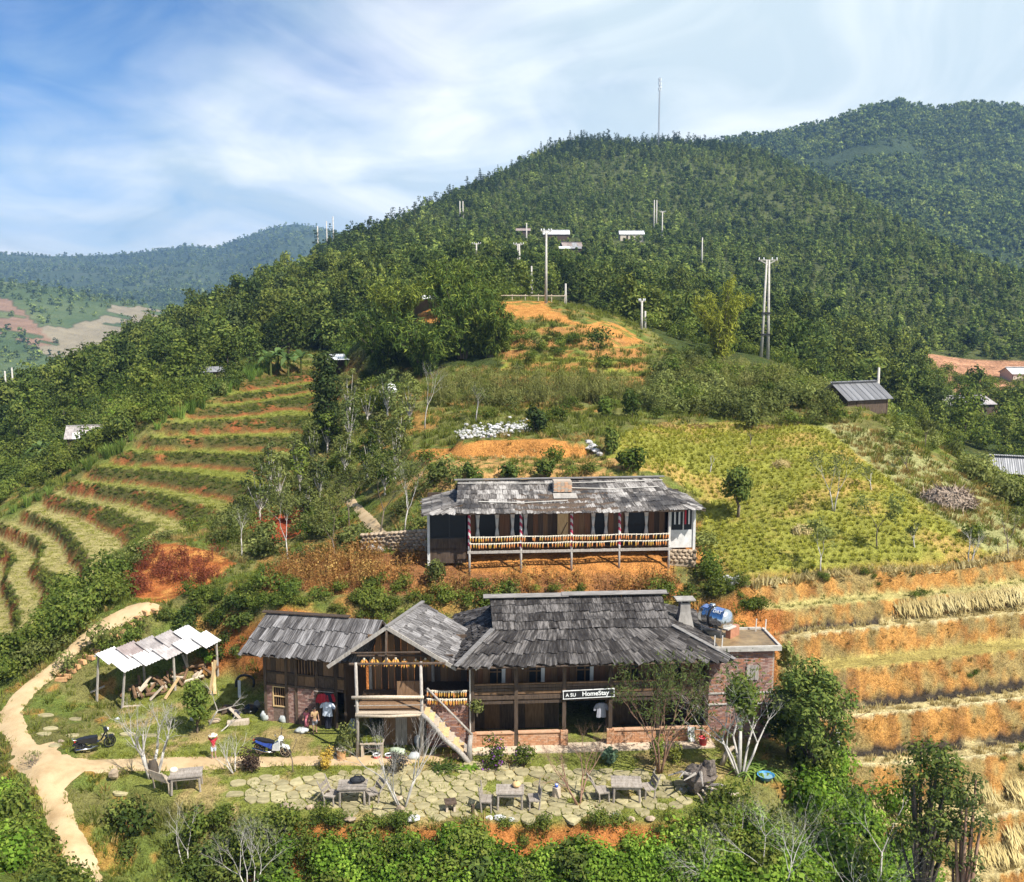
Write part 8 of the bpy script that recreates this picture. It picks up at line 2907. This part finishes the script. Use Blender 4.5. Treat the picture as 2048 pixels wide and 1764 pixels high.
MB().lathe([(.15, 0), (.20, .34), (.21, .35), (.19, .33), (.14, .02)], n=14).build('pail', plain('red_plastic', (.55, .03, .04), .4), e, True)
MB().tube([(-.2, 0, .34), (0, -.02, .20), (.2, 0, .34)], .01, 5).build('handle', WHITEP, e)


def cloth(name, pts_rows, mat, label, cat, parent=None, th=.02, loc=(0, 0, 0), rz=0):
    """hanging cloth: rows of (z, x0, x1, y) with folds"""
    vs, fs = [], []
    m_ = 9
    for s in (0, 1):
        for r, (z, x0, x1, y) in enumerate(pts_rows):
            for k in range(m_):
                t = k / (m_ - 1)
                vs.append((x0 + (x1 - x0) * t, y + .025 * math.sin(t * 14 + r * .4) + s * th, z))
    nr = len(pts_rows)
    o = nr * m_
    for r in range(nr - 1):
        for k in range(m_ - 1):
            a = r * m_ + k
            fs += [(a, a + 1, a + m_ + 1, a + m_), (o + a + 1, o + a, o + a + m_, o + a + m_ + 1)]
    me = bpy.data.meshes.new(name)
    me.from_pydata(vs, [], fs)
    me.polygons.foreach_set('use_smooth', [True] * len(fs))
    me.materials.append(mat)
    return tag(link(name, me, None, parent, loc, (0, 0, rz)), label, cat)


SHIRTB = plain('pale_blue_cloth', (.62, .68, .78), .9)
DARKC = plain('navy_cloth', (.02, .022, .04), .9)
GREYC = plain('grey_cloth', (.34, .34, .38), .9)
c = F(9.9, -.22, 0)
cloth('towel', [(.78, -.16, .16, 0), (.5, -.17, .15, -.03), (.12, -.12, .2, -.05)], CURTAIN, 'white towel hung over the brick dado beside the red bucket', 'towel', loc=c, rz=FA)


def garment(name, loc, rz, mat, label, length=.62, w=.22, sleeves=.30, sm=None, cat='shirt'):
    e = empty(name, loc, rz, label=label, cat=cat)
    cloth('torso', [(0, -w * .45, w * .45, 0), (-.05, -w, w, 0), (-length * .5, -w * .95, w * .95, -.03), (-length, -w * 1.1, w * 1.1, -.02)], mat, None, None, e, .06)
    for s in (-1, 1):
        cloth('sleeve', [(-.05, s * w * .85 - .07, s * w * .85 + .07, .01), (-.05 - sleeves * .6, s * (w + .07) - .07, s * (w + .07) + .07, .0), (-.05 - sleeves, s * (w + .10) - .055, s * (w + .10) + .055, -.01)], sm or mat, None, None, e, .05)
    return e


q = Wp(3.05, -.28, 1.72)
garment('jacket', q, -.2, REDC, 'red and white jacket hanging at the annexe door', .45, .20, .4, REDC, 'jacket')
garment('jacket', Wp(3.30, -.24, 1.78), -.2, DARKC, 'dark jacket with red sleeves hanging between the red jacket and the white shirt', .5, .20, .35, REDC, 'jacket')
garment('shirt', Wp(3.30, -.34, 1.36), -.2, SHIRTB, 'pale blue white shirt hanging lowest at the annexe door', .68, .22, .25)
cloth('trousers', [(0, -.18, .18, 0), (-.5, -.17, .17, 0), (-.95, -.16, .15, 0)], DARKC, 'dark trousers hanging below the pale shirt', 'trousers', loc=Wp(3.28, -.26, 1.0), rz=-.2)
MB().tube([Wp(2.6, -.26, 1.82), Wp(3.6, -.26, 1.84)], .02, 5).build('clothes_pole', WOOD_G, None, label='thin pole carrying the washing at the annexe door', cat='pole')
garment('shirt', F(5.85, .25, 1.85), FA, GREYC, 'grey shirt hanging in the dark farmhouse doorway', .68, .20, .3)
b = hit(1672, 1502) or G(1672, 1502)
e = empty('scarecrow_cloth', b, 0, label='white rag on a crossed stick at the left end of a burnt terrace', cat='rag')
MB().tube([(0, 0, -.2), (.05, 0, 1.1)], .02, 5).build('stick', WOOD_D, e)
MB().tube([(-.45, 0, .40), (.35, 0, .70)], .018, 5).build('cross_stick', WOOD_D, e)
cloth('cloth', [(1.05, -.02, .06, -.03), (.80, -.12, .14, -.05), (.45, -.10, .16, -.05), (.1, 0, .14, -.04)], CURTAIN, None, None, e)

# --- people
SKIN = plain('skin', (0.42, 0.24, 0.16), .6)
HAIR = plain('black_hair', (0.02, 0.016, 0.014), .5)


def skin_mesh(name, verts, edges, radii, mat, parent, root=0, sub=1):
    me = bpy.data.meshes.new(name)
    me.from_pydata(verts, edges, [])
    o = link(name, me, mat, parent)
    o.modifiers.new('skin', 'SKIN').use_smooth_shade = True
    for i, r in enumerate(radii):
        d = me.skin_vertices[0].data[i]
        d.radius = (r, r) if not isinstance(r, tuple) else r
        d.use_root = i == root
    s = o.modifiers.new('smooth', 'SUBSURF')
    s.levels = s.render_levels = sub
    return o


def person(loc, rz, h, arms, label, top, bottom, shoes=None, stride=.02, hairlen=.04, long_skirt=False):
    """arms: for each side (elbow, wrist, fingertip) in body heights; faces -y"""
    e = empty('person', loc, rz, label=label, cat='person')
    S = lambda p: tuple(Vector(p) * h)
    V_ = [(0, 0, .52), (0, .005, .62), (0, 0, .735), (0, .005, .825), (0, -.005, .875), (0, -.01, .93), (0, -.005, .965)]
    E_ = [(i, i + 1) for i in range(6)]
    Rr = [.062, .056, .066, .028, .052, .064, .045]
    for s, (el, wr, ft) in zip((-1, 1), arms):
        n0 = len(V_)
        V_ += [(s * .052, 0, .48), (s * .056, -.012 + s * stride, .28), (s * .058, .012 + s * stride, .05), (s * .064, -.055 + s * stride, .022), (s * .064, -.085 + s * stride, .018)]
        E_ += [(0, n0), (n0, n0 + 1), (n0 + 1, n0 + 2), (n0 + 2, n0 + 3), (n0 + 3, n0 + 4)]
        Rr += [.050, .034, .023, .022, .016]
        n1 = len(V_)
        wv, fv = Vector(wr), Vector(ft)
        palm = wv.lerp(fv, .5)
        V_ += [(s * .10, .005, .795), el, wr, tuple(palm)]
        E_ += [(2, n1), (n1, n1 + 1), (n1 + 1, n1 + 2), (n1 + 2, n1 + 3)]
        Rr += [.033, .025, .017, .019]
        d = (fv - wv)
        side = d.cross(Vector((0, 1, .2))).normalized()
        for k, (o_, l_) in enumerate(((-.016, .85), (-.005, 1.0), (.006, .95), (.016, .78))):
            m1 = palm + side * o_ + d * .30 * l_
            m2 = palm + side * o_ * 1.1 + d * .58 * l_ + Vector((0, -.006, 0))
            V_ += [tuple(m1), tuple(m2)]
            E_ += [(n1 + 3, len(V_) - 2), (len(V_) - 2, len(V_) - 1)]
            Rr += [.0062, .005]
        t1 = palm - d * .2 + side * .026
        V_ += [tuple(t1), tuple(t1 + d * .3 + side * .008)]
        E_ += [(n1 + 3, len(V_) - 2), (len(V_) - 2, len(V_) - 1)]
        Rr += [.007, .0055]
    skin_mesh('body', [S(v) for v in V_], E_, [r * h for r in Rr], SKIN, e)
    # face
    hd = Vector((0, -.008, .925)) * h
    f = MB()
    for s in (-1, 1): f.ball(hd + Vector((s * .022, -.060, .004)) * h, .0065 * h, 6, 4)
    f.build('eyes', HAIR, e)
    MB().ball(hd + Vector((0, -.068, -.012)) * h, Vector((.008, .012, .012)) * h, 6, 4).build('nose', SKIN, e, True)
    MB().ball(hd + Vector((0, -.058, -.032)) * h, Vector((.018, .006, .005)) * h, 6, 4).build('mouth', REDC, e, True)
    for s in (-1, 1): MB().ball(hd + Vector((s * .066, .005, -.004)) * h, Vector((.008, .014, .018)) * h, 6, 4).build('ear', SKIN, e, True)
    hb = MB()
    hb.ball(hd + Vector((0, .012, .018)) * h, Vector((.072, .074, .062)) * h, 10, 6)
    if hairlen > .05: hb.ball(hd + Vector((0, .045, -.03)) * h, Vector((.06, .03, .07)) * h, 8, 5)
    hb.build('hair', HAIR, e, True)
    ts = [(0, 0, .50), (0, .005, .62), (0, 0, .735), (0, .003, .80)]
    te, tr_ = [(0, 1), (1, 2), (2, 3)], [.072, .066, .076, .040]
    for s, (el, wr, ft) in zip((-1, 1), arms):
        n0 = len(ts)
        sh = Vector((s * .10, .005, .795))
        ts += [tuple(sh), tuple(sh.lerp(Vector(el), .75))]
        te += [(2, n0), (n0, n0 + 1)]
        tr_ += [.043, .036]
    skin_mesh('top', [S(v) for v in ts], te, [r * h for r in tr_], top, e)
    if long_skirt:
        MB().lathe([(.10 * h, .22 * h), (.085 * h, .40 * h), (.07 * h, .55 * h), (.02 * h, .56 * h)], n=12).build('skirt', bottom, e, True)
    else:
        bs, be, br_ = [(0, 0, .525)], [], [.070]
        for s in (-1, 1):
            n0 = len(bs)
            bs += [(s * .053, 0, .47), (s * .056, -.008 + s * stride, .30)]
            be += [(0, n0), (n0, n0 + 1)]
            br_ += [.060, .048]
        skin_mesh('shorts', [S(v) for v in bs], be, [r * h for r in br_], bottom, e)
    return e


p = G(428, 1518)
up_ = (((-.19, -.02, .86), (-.085, -.04, .985), (-.04, -.03, 1.03)), ((.19, -.02, .86), (.085, -.04, .985), (.04, -.03, 1.03)))
person((p.x, p.y, gz(p.x, p.y)), R(10), 1.16, up_, 'child in a red top holding a straw hat on the head with both hands', REDC, SHIRTB)
e = empty('hat', (p.x, p.y, gz(p.x, p.y) + 1.10), 0, label='yellow straw hat held on the head of the child in red', cat='hat')
MB().lathe([(.20, .0), (.19, .012), (.095, .025), (.085, .09), (.02, .105)], n=16).build('brim_and_crown', HUSK, e, True)
dn = (((-.135, .01, .655), (-.14, -.05, .54), (-.138, -.07, .47)), ((.135, .01, .655), (.14, -.05, .54), (.138, -.07, .47)))
PINK = plain('pink_cloth', (.55, .16, .20), .9)
TAN = plain('tan_cloth', (.42, .28, .14), .9)
q = G(614, 1462)
person((q.x, q.y, 0), R(-15), 1.12, dn, 'small child in a pink red dress standing at the annexe wall', PINK, PINK, hairlen=.1, long_skirt=True)
q = G(630, 1466)
dn2 = (((-.135, -.02, .66), (-.06, -.12, .70), (-.02, -.14, .71)), ((.135, .01, .655), (.14, -.05, .54), (.138, -.07, .47)))
person((q.x, q.y, 0), R(25), 1.28, dn2, 'child in a tan top and grey shorts beside the child in pink', TAN, GREYC)

# --- motorbikes
CHROME = plain('chrome', (.62, .62, .64), .18, 1.0)
TYRE = plain('tyre_rubber', (.022, .022, .024), .8)


def motorbike(loc, rz, body, accent, label, lean=.0, fairing=True):
    e = empty('motorbike', loc, rz, label=label, cat='motorbike', group='motorbikes parked by the yard path')
    e.rotation_euler = (lean, 0, rz)
    AY = Matrix.Rotation(R(90), 3, 'X')
    for x in (-.60, .64):
        tp = [(.225 + .075 * (.5 + .5 * math.cos(a)) - .02, .045 * math.sin(a)) for a in [k * math.pi / 4 for k in range(9)]]
        w = MB().lathe(tp, (x, 0, .30), 22, AY).build('wheel', TYRE, e, True)
        r_ = MB()
        r_.lathe([(.20, -.03), (.228, -.035), (.228, .035), (.20, .03), (.20, -.03)], (x, 0, .30), 22, AY)
        for k in range(9):
            a = k * 2 * math.pi / 9
            r_.bar((x, 0, .30), (x + .21 * math.cos(a), .0, .30 + .21 * math.sin(a)), .012)
        r_.build('rim', CHROME, w)
        MB().lathe([(.02, -.06), (.055, -.05), (.055, .05), (.02, .06)], (x, 0, .30), 12, AY).build('hub', CHROME, w)
    MB().box((.02, 0, .36), (.34, .24, .24), taper=.85).build('engine', CHROME if not fairing else BLACKM, e)
    fm = MB().tube([(.48, 0, .86), (.28, 0, .48), (-.15, 0, .42), (-.5, 0, .62)], [.035, .04, .04, .03], 6)
    for y in (-.09, .09): fm.tube([(-.60, y, .30), (-.1, y, .38)], .024, 5).tube([(-.60, y, .32), (-.48, y, .62)], .022, 5)
    fm.build('frame', BLACKM, e)
    s = MB()
    sec = [(-.78, .06, .80, .74), (-.55, .12, .80, .70), (-.15, .13, .77, .68), (.12, .09, .74, .66)]
    for (x0, w0, t0, b0), (x1, w1, t1, b1) in zip(sec[:-1], sec[1:]): s.hexa([(x0, -w0, b0), (x0, w0, b0), (x0, w0, t0), (x0, -w0, t0)], [(x1, -w1, b1), (x1, w1, b1), (x1, w1, t1), (x1, -w1, t1)])
    s.build('seat', BLACKM, e)
    for y in (-1, 1):
        MB().hexa([(-.72, y * .09, .66), (-.72, y * .12, .66), (-.70, y * .12, .74), (-.70, y * .09, .74)], [(.05, y * .10, .42), (.05, y * .14, .42), (.10, y * .13, .66), (.10, y * .10, .66)]).build('side_panel', accent, e)
        if fairing:
            MB().hexa([(.08, y * .10, .36), (.08, y * .15, .36), (.14, y * .15, .66), (.14, y * .10, .66)], [(.46, y * .14, .42), (.46, y * .19, .42), (.50, y * .16, .86), (.50, y * .11, .86)]).build('leg_shield', body, e)
    fk = MB()
    for y in (-.07, .07): fk.tube([(.64, y, .30), (.47, y, .88)], .024, 6)
    fk.build('fork', CHROME, e)
    MB().hexa([(.44, -.09, .58), (.86, -.06, .46), (.86, .06, .46), (.44, .09, .58)], [(.48, -.09, .62), (.80, -.06, .60), (.80, .06, .60), (.48, .09, .62)]).build('front_mudguard', body, e)
    MB().hexa([(-.92, -.06, .50), (-.62, -.07, .62), (-.62, .07, .62), (-.92, .06, .50)], [(-.94, -.06, .56), (-.62, -.07, .68), (-.62, .07, .68), (-.94, .06, .56)]).build('rear_mudguard', body if not fairing else BLACKM, e)
    MB().hexa([(.42, -.12, .84), (.58, -.08, .86), (.58, .08, .86), (.42, .12, .84)], [(.40, -.11, 1.0), (.52, -.07, 1.04), (.52, .07, 1.04), (.40, .11, 1.0)]).build('handlebar_cover', body, e)
    MB().ball((.57, 0, .95), (.05, .085, .065), 10, 6).build('headlight', plain('lamp_glass', (.8, .82, .85), .1), e, True)
    MB().tube([(.34, -.33, 1.0), (.42, -.2, 1.02), (.44, 0, .98), (.42, .2, 1.02), (.34, .33, 1.0)], .017, 6).build('handlebar', BLACKM, e)
    for y in (-1, 1):
        m_ = MB().tube([(.42, y * .22, 1.02), (.40, y * .30, 1.22)], .009, 4).build('mirror', BLACKM, e)
        MB().ball((.40, y * .31, 1.25), (.02, .06, .04), 8, 4).build('mirror_glass', CHROME, m_)
    MB().tube([(.1, -.14, .28), (-.3, -.17, .28), (-.85, -.18, .38)], [.025, .04, .045], 8).build('exhaust', CHROME, e, True)
    MB().ball((-.84, 0, .70), (.04, .07, .04), 8, 4).build('tail_light', plain('red_lamp', (.5, .02, .02), .2), e, True)
    MB().tube([(-.78, -.1, .82), (-.92, -.09, .84), (-.92, .09, .84), (-.78, .1, .82)], .014, 5).build('grab_rail', CHROME, e)
    MB().bar((-.05, .12, .30), (-.12, .30, 0), .02).build('side_stand', BLACKM, e)
    return e


p = G(190, 1502)
motorbike((p.x, p.y, 0), R(38), BLACKM, BLACKM, 'black motorbike with white wheel rims seen from behind on the lawn', .12, False)
p = G(545, 1512)
motorbike((p.x, p.y, 0), R(-14), WHITEP, BLUE, 'blue and white motorbike facing the porch beside the yard path', .10, True)

# --- maize hung in the porch, vegetables, sacks
for i in range(9):
    x = -6.5 + i * .45 + rv.uniform(-.09, .09)
    z = 4.22 - rv.uniform(0, .14)
    e = empty('maize_bundle', (x, 41.9, z), rv.uniform(0, 3), label=f'{("first", "second", "third", "fourth", "fifth", "sixth", "seventh", "eighth", "ninth")[i]} golden maize bundle from the left under the porch gable', cat='maize bundle', group='maize bundles under the porch gable')
    for k in range(rv.randint(7, 11)):
        a = k * .8 + rv.uniform(-.3, .3)
        put('cob', (cob_y, cob)[k % 2], Matrix.Translation(Vector((x, 41.9, z - .02))) @ Matrix.Rotation(a, 4, 'Z') @ Matrix.Translation((.08, 0, 0)) @ Matrix.Rotation(-.42 + rv.uniform(-.2, .2), 4, 'Y') @ Matrix.Diagonal((1.15, 1.15, 1.15, 1)), e)
    put('husk_knot', husk, Matrix.Translation((x, 41.9, z)) @ Matrix.Diagonal((1.3, 1.3, 1.0, 1)), e)
for row, z in (('upper', 2.74), ('lower', 2.36)):
    maize_string((-3.8, 41.78, z), (-2.0, 41.70, z + .03), f'{row} string of yellow maize over the brick wall beside the stair', [cob_y, cob_y, cob], 17, 'maize strung over the stair wall')
c = G(745, 1512)
e = empty('vegetable_stand', (c.x, c.y, 0), 0, label='low timber stand heaped with yellow green vegetables under the porch', cat='stand')
for x in (-.42, .42): MB().box((x, 0, .33), (.10, .42, .68)).build('leg', WOOD_L, e)
MB().box((0, 0, .66), (1.02, .5, .05)).build('shelf', WOOD_L, e)
MB().bar((-.4, -.1, .42), (.4, -.1, .42), .08).build('rail', WOOD_D, e)
v, f = lobed([((-.2, 0, .78), (.28, .2, .12)), ((.22, 0, .78), (.26, .2, .1))], 300, .07, rt, aspect=.6)
link('greens', mesh_np('greens', v, f), M_YARDG, e)
for i, (x, lab) in enumerate(((753, 'red and white tub under the vegetable stand'), (777, 'small red pot right of the vegetable stand'))):
    c = G(x, 1517)
    e = empty('tub', (c.x, c.y, 0), 0, label=lab, cat='tub')
    MB().lathe([(.12, 0), (.16, .16), (.14, .16), (.10, .02)], n=12).build('bowl', plain('faded_red_plastic', (.55, .10, .08), .5), e, True)
    MB().lathe([(.163, .16), (.17, .20), (.15, .20), (.14, .16)], n=12).build('rim', WHITEP, e, True)
SACK = surf('white_sack', (.32, .34, .33), (.56, .57, .55), 5, bump=.5)
SACKG = surf('green_white_sheet', (.30, .38, .24), (.52, .58, .44), 3, bump=.5)
for x, y, w, h, lab, m_, s in ((795, 1508, .7, .34, 'pale green sheet bundle under the porch floor', SACKG, 3), (828, 1518, .5, .38, 'white sack in front of the porch middle post', SACK, 4), (838, 1492, .42, .62, 'upright white sack behind the porch middle post', SACK, 5), (530, 1440, .40, .55, 'white and red bundled sack at the left annexe corner', SACK, 6),
                               (566, 1444, .42, .38, 'pale dirty sack under the yellow window', SACK, 7), (604, 1465, .62, .28, 'crumpled white plastic sheet on the grass by the annexe', SACK, 8), (235, 1440, .24, .16, 'crumpled white bag on the lawn', SACK, 9), (705, 1465, .4, .8, 'grey white sacks leaning at the back of the porch', SACK, 10), (174, 1388, .2, .2, 'white bag at the corner of the lean-to', SACK, 11)):
    c = G(x, y)
    MB().ball((0, 0, h * .34), (w * .5, w * .38, h * .5), 9, 7, .26, random.Random(s)).build('sack', m_, None, True, loc=(c.x, c.y, 0), label=lab, cat='sack')

# --- tin roofed lean-to and its clutter
LT = [atz(184, 1309, 2.5), atz(246, 1342, 1.9), atz(446, 1280, 1.95), atz(372, 1256, 2.6)]
lc = sum(LT, Vector()) / 4
lt_ = empty('lean_to', (lc.x, lc.y, 0), 0, label='open lean-to with a patched white corrugated roof beside the footpath', cat='shed')
CEMB = surf('cement_sheet_brown', (.22, .17, .16), (.36, .30, .28), 2, rnd=.1, bump=0)
SHEETS[CEMB.name] = sheet_mesh('roof_sheet', CEMB)
sheet_roof(lt_, LT[0], LT[3], LT[2], LT[1], 5, 2, [CEMW, CEMW, CEMW, CEMG, CEMW, CEMB], .05, .015)
for t, s in ((.04, .08), (.5, .05), (.96, .08), (.04, .92), (.5, .95), (.96, .92)):
    q = lerp(lerp(LT[0], LT[3], t), lerp(LT[1], LT[2], t), s)
    g_ = gz(q.x, q.y)
    build_w(MB().tube([(q.x - (.25 if t < .1 else 0), q.y, g_ - .2), (q.x, q.y, q.z - .03)], [.07, .06], 6), 'post', WOOD_G, lt_)
for s in (.06, .5, .94):
    a, b = lerp(LT[0], LT[1], s), lerp(LT[3], LT[2], s)
    build_w(MB().tube([a - Vector((0, 0, .05)), b - Vector((0, 0, .05))], .05, 6), 'purlin', WOOD_G, lt_)
for i in range(30):
    a = random.Random(i)
    t, s = a.uniform(.1, .95), a.uniform(.15, .9)
    q = lerp(lerp(LT[0], LT[3], t), lerp(LT[1], LT[2], t), s)
    g_ = gz(q.x, q.y)
    an = a.uniform(0, 3.14)
    L_ = a.uniform(.5, 1.1)
    d = Vector((math.cos(an), math.sin(an), a.uniform(-.1, .9))) * L_
    MB().tube([Vector((0, 0, .12)) - d * .3, Vector((0, 0, .15)) + d * .7], [.09, .07], 6).build('log', WOOD_B if i % 3 else WOOD_L, None, loc=(q.x, q.y, g_ + .05 + .08 * (i % 4)), label='short log in the jumble of firewood under the white corrugated roof', cat='log', group='firewood under the lean-to')
for i, (x, y, L_, an, el, lab) in enumerate(((420, 1390, 1.7, 1.2, 1.25, 'pale plank leaning against the bank, left of a crossed pair'), (430, 1390, 1.6, 1.9, 1.2, 'pale plank leaning against the bank, right of a crossed pair'), (300, 1402, .9, .6, .7, 'split plank standing among the firewood'), (330, 1400, 1.2, .9, .8, 'orange board leaning out of the lean-to'), (182, 1395, .7, .5, .3, 'short board lying at the lean-to corner post'),
                                            (455, 1450, 1.0, .15, .05, 'thick pale beam lying in front of the rubbish heap'), (480, 1440, 1.0, 2.4, .3, 'pale board crossing the thick beam'), (245, 1412, .9, .1, .03, 'white pole lying on the orange earth'))):
    c = G(x, y)
    d = Vector((math.cos(an) * math.cos(el), math.sin(an) * math.cos(el), math.sin(el))) * L_
    MB().bar((0, 0, .06), d + Vector((0, 0, .06)), .16 if i != 5 else .3, .05 if i != 5 else .25).build('plank', WOOD_Y if i in (0, 1, 3) else WOOD_L, None, loc=(c.x, c.y, gz(c.x, c.y)), label=lab, cat='plank')
c = G(488, 1400)
e = empty('tyre_hoop', (c.x, c.y + .3, .75), 0, label='big dark hoop standing against the red bank beside the annexe', cat='hoop')
MB().tube([(.46 * math.cos(a), .06 * math.sin(a * 3), .46 * math.sin(a)) for a in [k * math.pi / 8 for k in range(-1, 10)]], .07, 6).build('hoop', BLACKM, e, True)
MB().bar((-.28, -.1, -.7), (-.26, -.1, .2), .14, .04).build('white_board', WHITEP, e)
JUNK = [(500, 1425, .7, .4, BLACKM, 'heap of dark scrap beside the annexe corner'), (455, 1425, .8, .35, WOOD_D, 'pile of dark rotten timber below the hoop'), (472, 1432, .4, .3, DARKC, 'navy tarpaulin bundle in the rubbish heap'), (515, 1415, .3, .4, CONC_D, 'grey pot among the rubbish heap'), (430, 1445, .6, .2, STONE1, 'low rubble at the front of the rubbish heap'), (390, 1440, .5, .2, HUSK, 'heap of dry husks behind the forked tree')]
for i, (x, y, w, h, m_, lab) in enumerate(JUNK):
    c = G(x, y)
    MB().ball((0, 0, h * .4), (w / 2, w * .4, h * .6), 9, 6, .25, random.Random(30 + i)).build('scrap_heap', m_, None, loc=(c.x, c.y, 0), label=lab, cat='scrap')
px_tree(bare_tree, 'dead_branch', 415, 1450, 1345, 'bleached dead branch standing up out of the rubbish heap', M_BARKG, 350, z=0, levels=3, r=.05, lean=(.6, 0), ang=.6, cat='branch')
px_tree(bare_tree, 'dead_branch', 435, 1462, 1400, 'grey dead branch lying over the beam by the rubbish heap', M_BARKG, 351, z=0, levels=3, r=.04, lean=(1.5, 0), ang=.5, cat='branch')

# --- heaps on the fields
def heap(name, px, py, w, h, mat, bl, n, label, cat, seed, D=None, d=None, parts_kind='stuff'):
    b = spot(px, py, D=D)
    rg_ = np.random.default_rng(seed)
    e = empty(name, b, 0, label=label, cat=cat)
    MB().ball((0, 0, 0), (w * .46, (d or w * .5) * .46, h * .85), 12, 6, .1, random.Random(seed)).build('core', mat, e)
    a = unit(rg_.normal(size=(n, 3)))
    a[:, 2] = abs(a[:, 2])
    pos = a * np.array([w * .5, (d or w * .5) * .5, h])
    v, f = leaf_quads(pos, unit(a + rg_.normal(size=(n, 3)) * .5), bl * (.6 + .8 * rg_.random(n)), bl * .10, rg_)
    o = link('stalks', mesh_np('stalks', v, f), mat, e)
    return e


heap('straw_heap', 1893, 1012, 3.6, 1.1, surf('old_straw', (.26, .19, .14), (.46, .36, .27), 6, bump=.8), .55, 700, 'big grey brown heap of dry stalks on the field boundary', 'straw heap', 1, d=2.0)
heap('straw_heap', 1563, 935, 1.3, .45, M_STRAW, .3, 160, 'small straw heap alone in the upper crop field', 'straw heap', 2)
heap('straw_heap', 1605, 1068, 1.2, .5, M_STRAW, .3, 160, 'small straw heap beside the spindly field tree', 'straw heap', 3)
for i, (x, y, w, lab) in enumerate(((1330, 856, 1.8, 'pale straw windrow at the top left of the crop field'), (1400, 856, 2.2, 'second pale straw windrow along the top of the crop field'), (1525, 858, 2.8, 'longest straw windrow along the top of the crop field'))):
    heap('straw_heap', x, y, w, .3, M_DRY, .3, 160, lab, 'straw heap', 10 + i, d=.7)
# rice sheaves spread to dry on the terraces
SH = [(1830, 1226, 2.4), (1890, 1218, 2.0), (1945, 1212, 2.4), (2000, 1204, 2.4), (2046, 1196, 2.2), (1950, 1600, 1.4), (2040, 1588, 1.6), (1985, 1722, 2.2), (1925, 1735, .9), (1770, 1622, 2.0), (2035, 1680, 1.6)]
SHL = ['pale rice straw at the left end of the long row on the upper terrace', 'second pale straw patch in the long row on the upper terrace', 'middle pale straw patch in the long row on the upper terrace', 'fourth pale straw patch in the long row on the upper terrace', 'pale straw patch at the right end of the long row on the upper terrace', 'square straw patch right of the dark crowned tree', 'straw patch right of the square one at the picture edge', 'big straw mat at the lower right corner', 'narrow straw strip beside the big straw mat', 'straw patch behind the thin straight tree', 'straw patch between the big straw mat and the square one']
for i, (x, y, w) in enumerate(SH):
    b = hit(x, y) or spot(x, y, 0)
    rg_ = np.random.default_rng(500 + i)
    n_ = int(150 * w)
    pos = np.stack([rg_.uniform(-w / 2, w / 2, n_), rg_.normal(size=n_) * .30, .18 + .22 * rg_.random(n_)], 1)
    nr = unit(np.stack([rg_.normal(size=n_) * .3, -np.ones(n_) * .6, np.ones(n_)], 1))
    t = np.stack([rg_.normal(size=n_) * .25, np.ones(n_) * .5, np.ones(n_) * .55], 1)
    t = unit(t) * (.35 + .2 * rg_.random((n_, 1)))
    bb = np.array([.035, 0, 0]) * np.ones((n_, 1))
    v = np.stack([pos - t, pos - t * .2 + bb, pos + t, pos - t * .2 - bb], 1).reshape(-1, 3)
    o = link('straw_sheaf', mesh_np('straw_sheaf', v, np.arange(n_ * 4).reshape(n_, 4)), M_STRAW)
    o.location = (b.x, b.y, gz(b.x, b.y - .0) + .02)
    o.rotation_euler = (0, 0, .12)
    tag(o, SHL[i], 'straw', 'rice straw drying on the upper terrace' if i < 5 else 'rice straw drying on the lower terraces')
# hay line at the lower edge of the field
hl = spline([hit(x, y) for x, y in ((1510, 1172), (1600, 1160), (1652, 1150), (1760, 1142), (1860, 1140), (1960, 1128), (2048, 1108))], .25)
hp = np.array([tuple(p) for p in hl])
hp = np.repeat(hp, 3, 0) + rt.normal(size=(len(hp) * 3, 3)) * np.array([.2, .25, 0])
scatter('hay_line', hp, 'straw_tuft', (1.0, 1.8), rt, tilt=.6)
# white limestone rubble and scattered rocks
rb = empty('rubble_heap', hit(985, 868), 0, label='long heap of white limestone rubble above the cut bank', cat='rubble')
for i in range(260):
    t = rt.random()
    x, y = 914 + 140 * t + rt.normal() * 6, 872 - 12 * t + rt.normal() * 6
    if t > .7: y -= abs(rt.normal()) * 6
    h_ = hit(x, y)
    if h_ is None: continue
    s = rt.uniform(.14, .42)
    lay(rb, rb_.choice(STW), h_ + Vector((0, 0, .1 + .25 * rt.random() * math.sin(math.pi * t))), (s, s * .8, s * .6), rt.uniform(0, 6), tilt=.5)
for nm, pts_, lab in (('rock_pile', [(1445, 1170), (1455, 1160), (1462, 1172), (1470, 1165), (1440, 1180), (1475, 1160)], 'pale rocks tumbled below the right end of the stilt house'), ('rock_pile', [(1178, 888), (1185, 896), (1192, 905), (1180, 900), (1200, 912)], 'grey rocks at the right end of the cut bank'), ('rock_pile', [(745, 1102), (765, 1098), (785, 1096), (760, 1104)], 'white boulders and sheets at the foot of the dry stone wall')):
    b = hit(*pts_[0])
    e = empty(nm, b, 0, label=lab, cat='rocks')
    for x, y in pts_:
        h_ = hit(x, y)
        s = rt.uniform(.4, .8)
        lay(e, rb_.choice(STW), h_ + Vector((0, 0, .1)), (s, s * .8, s * .6), rt.uniform(0, 6), tilt=.4)
# posts and fence at the knoll's end
fb_ = spot(1060, 598, D=129)
e = empty('rail_fence', fb_, 0, label='low pale rail fence at the top of the orange knoll', cat='fence')
for i in range(6): MB().bar((-4 + i * 1.7, 0, -.3), (-4 + i * 1.7, 0, .8), .10).build('post', WOOD_L, e)
MB().bar((-4.2, -.06, .66), (4.8, -.06, .6), .12).build('rail', WOOD_L, e)
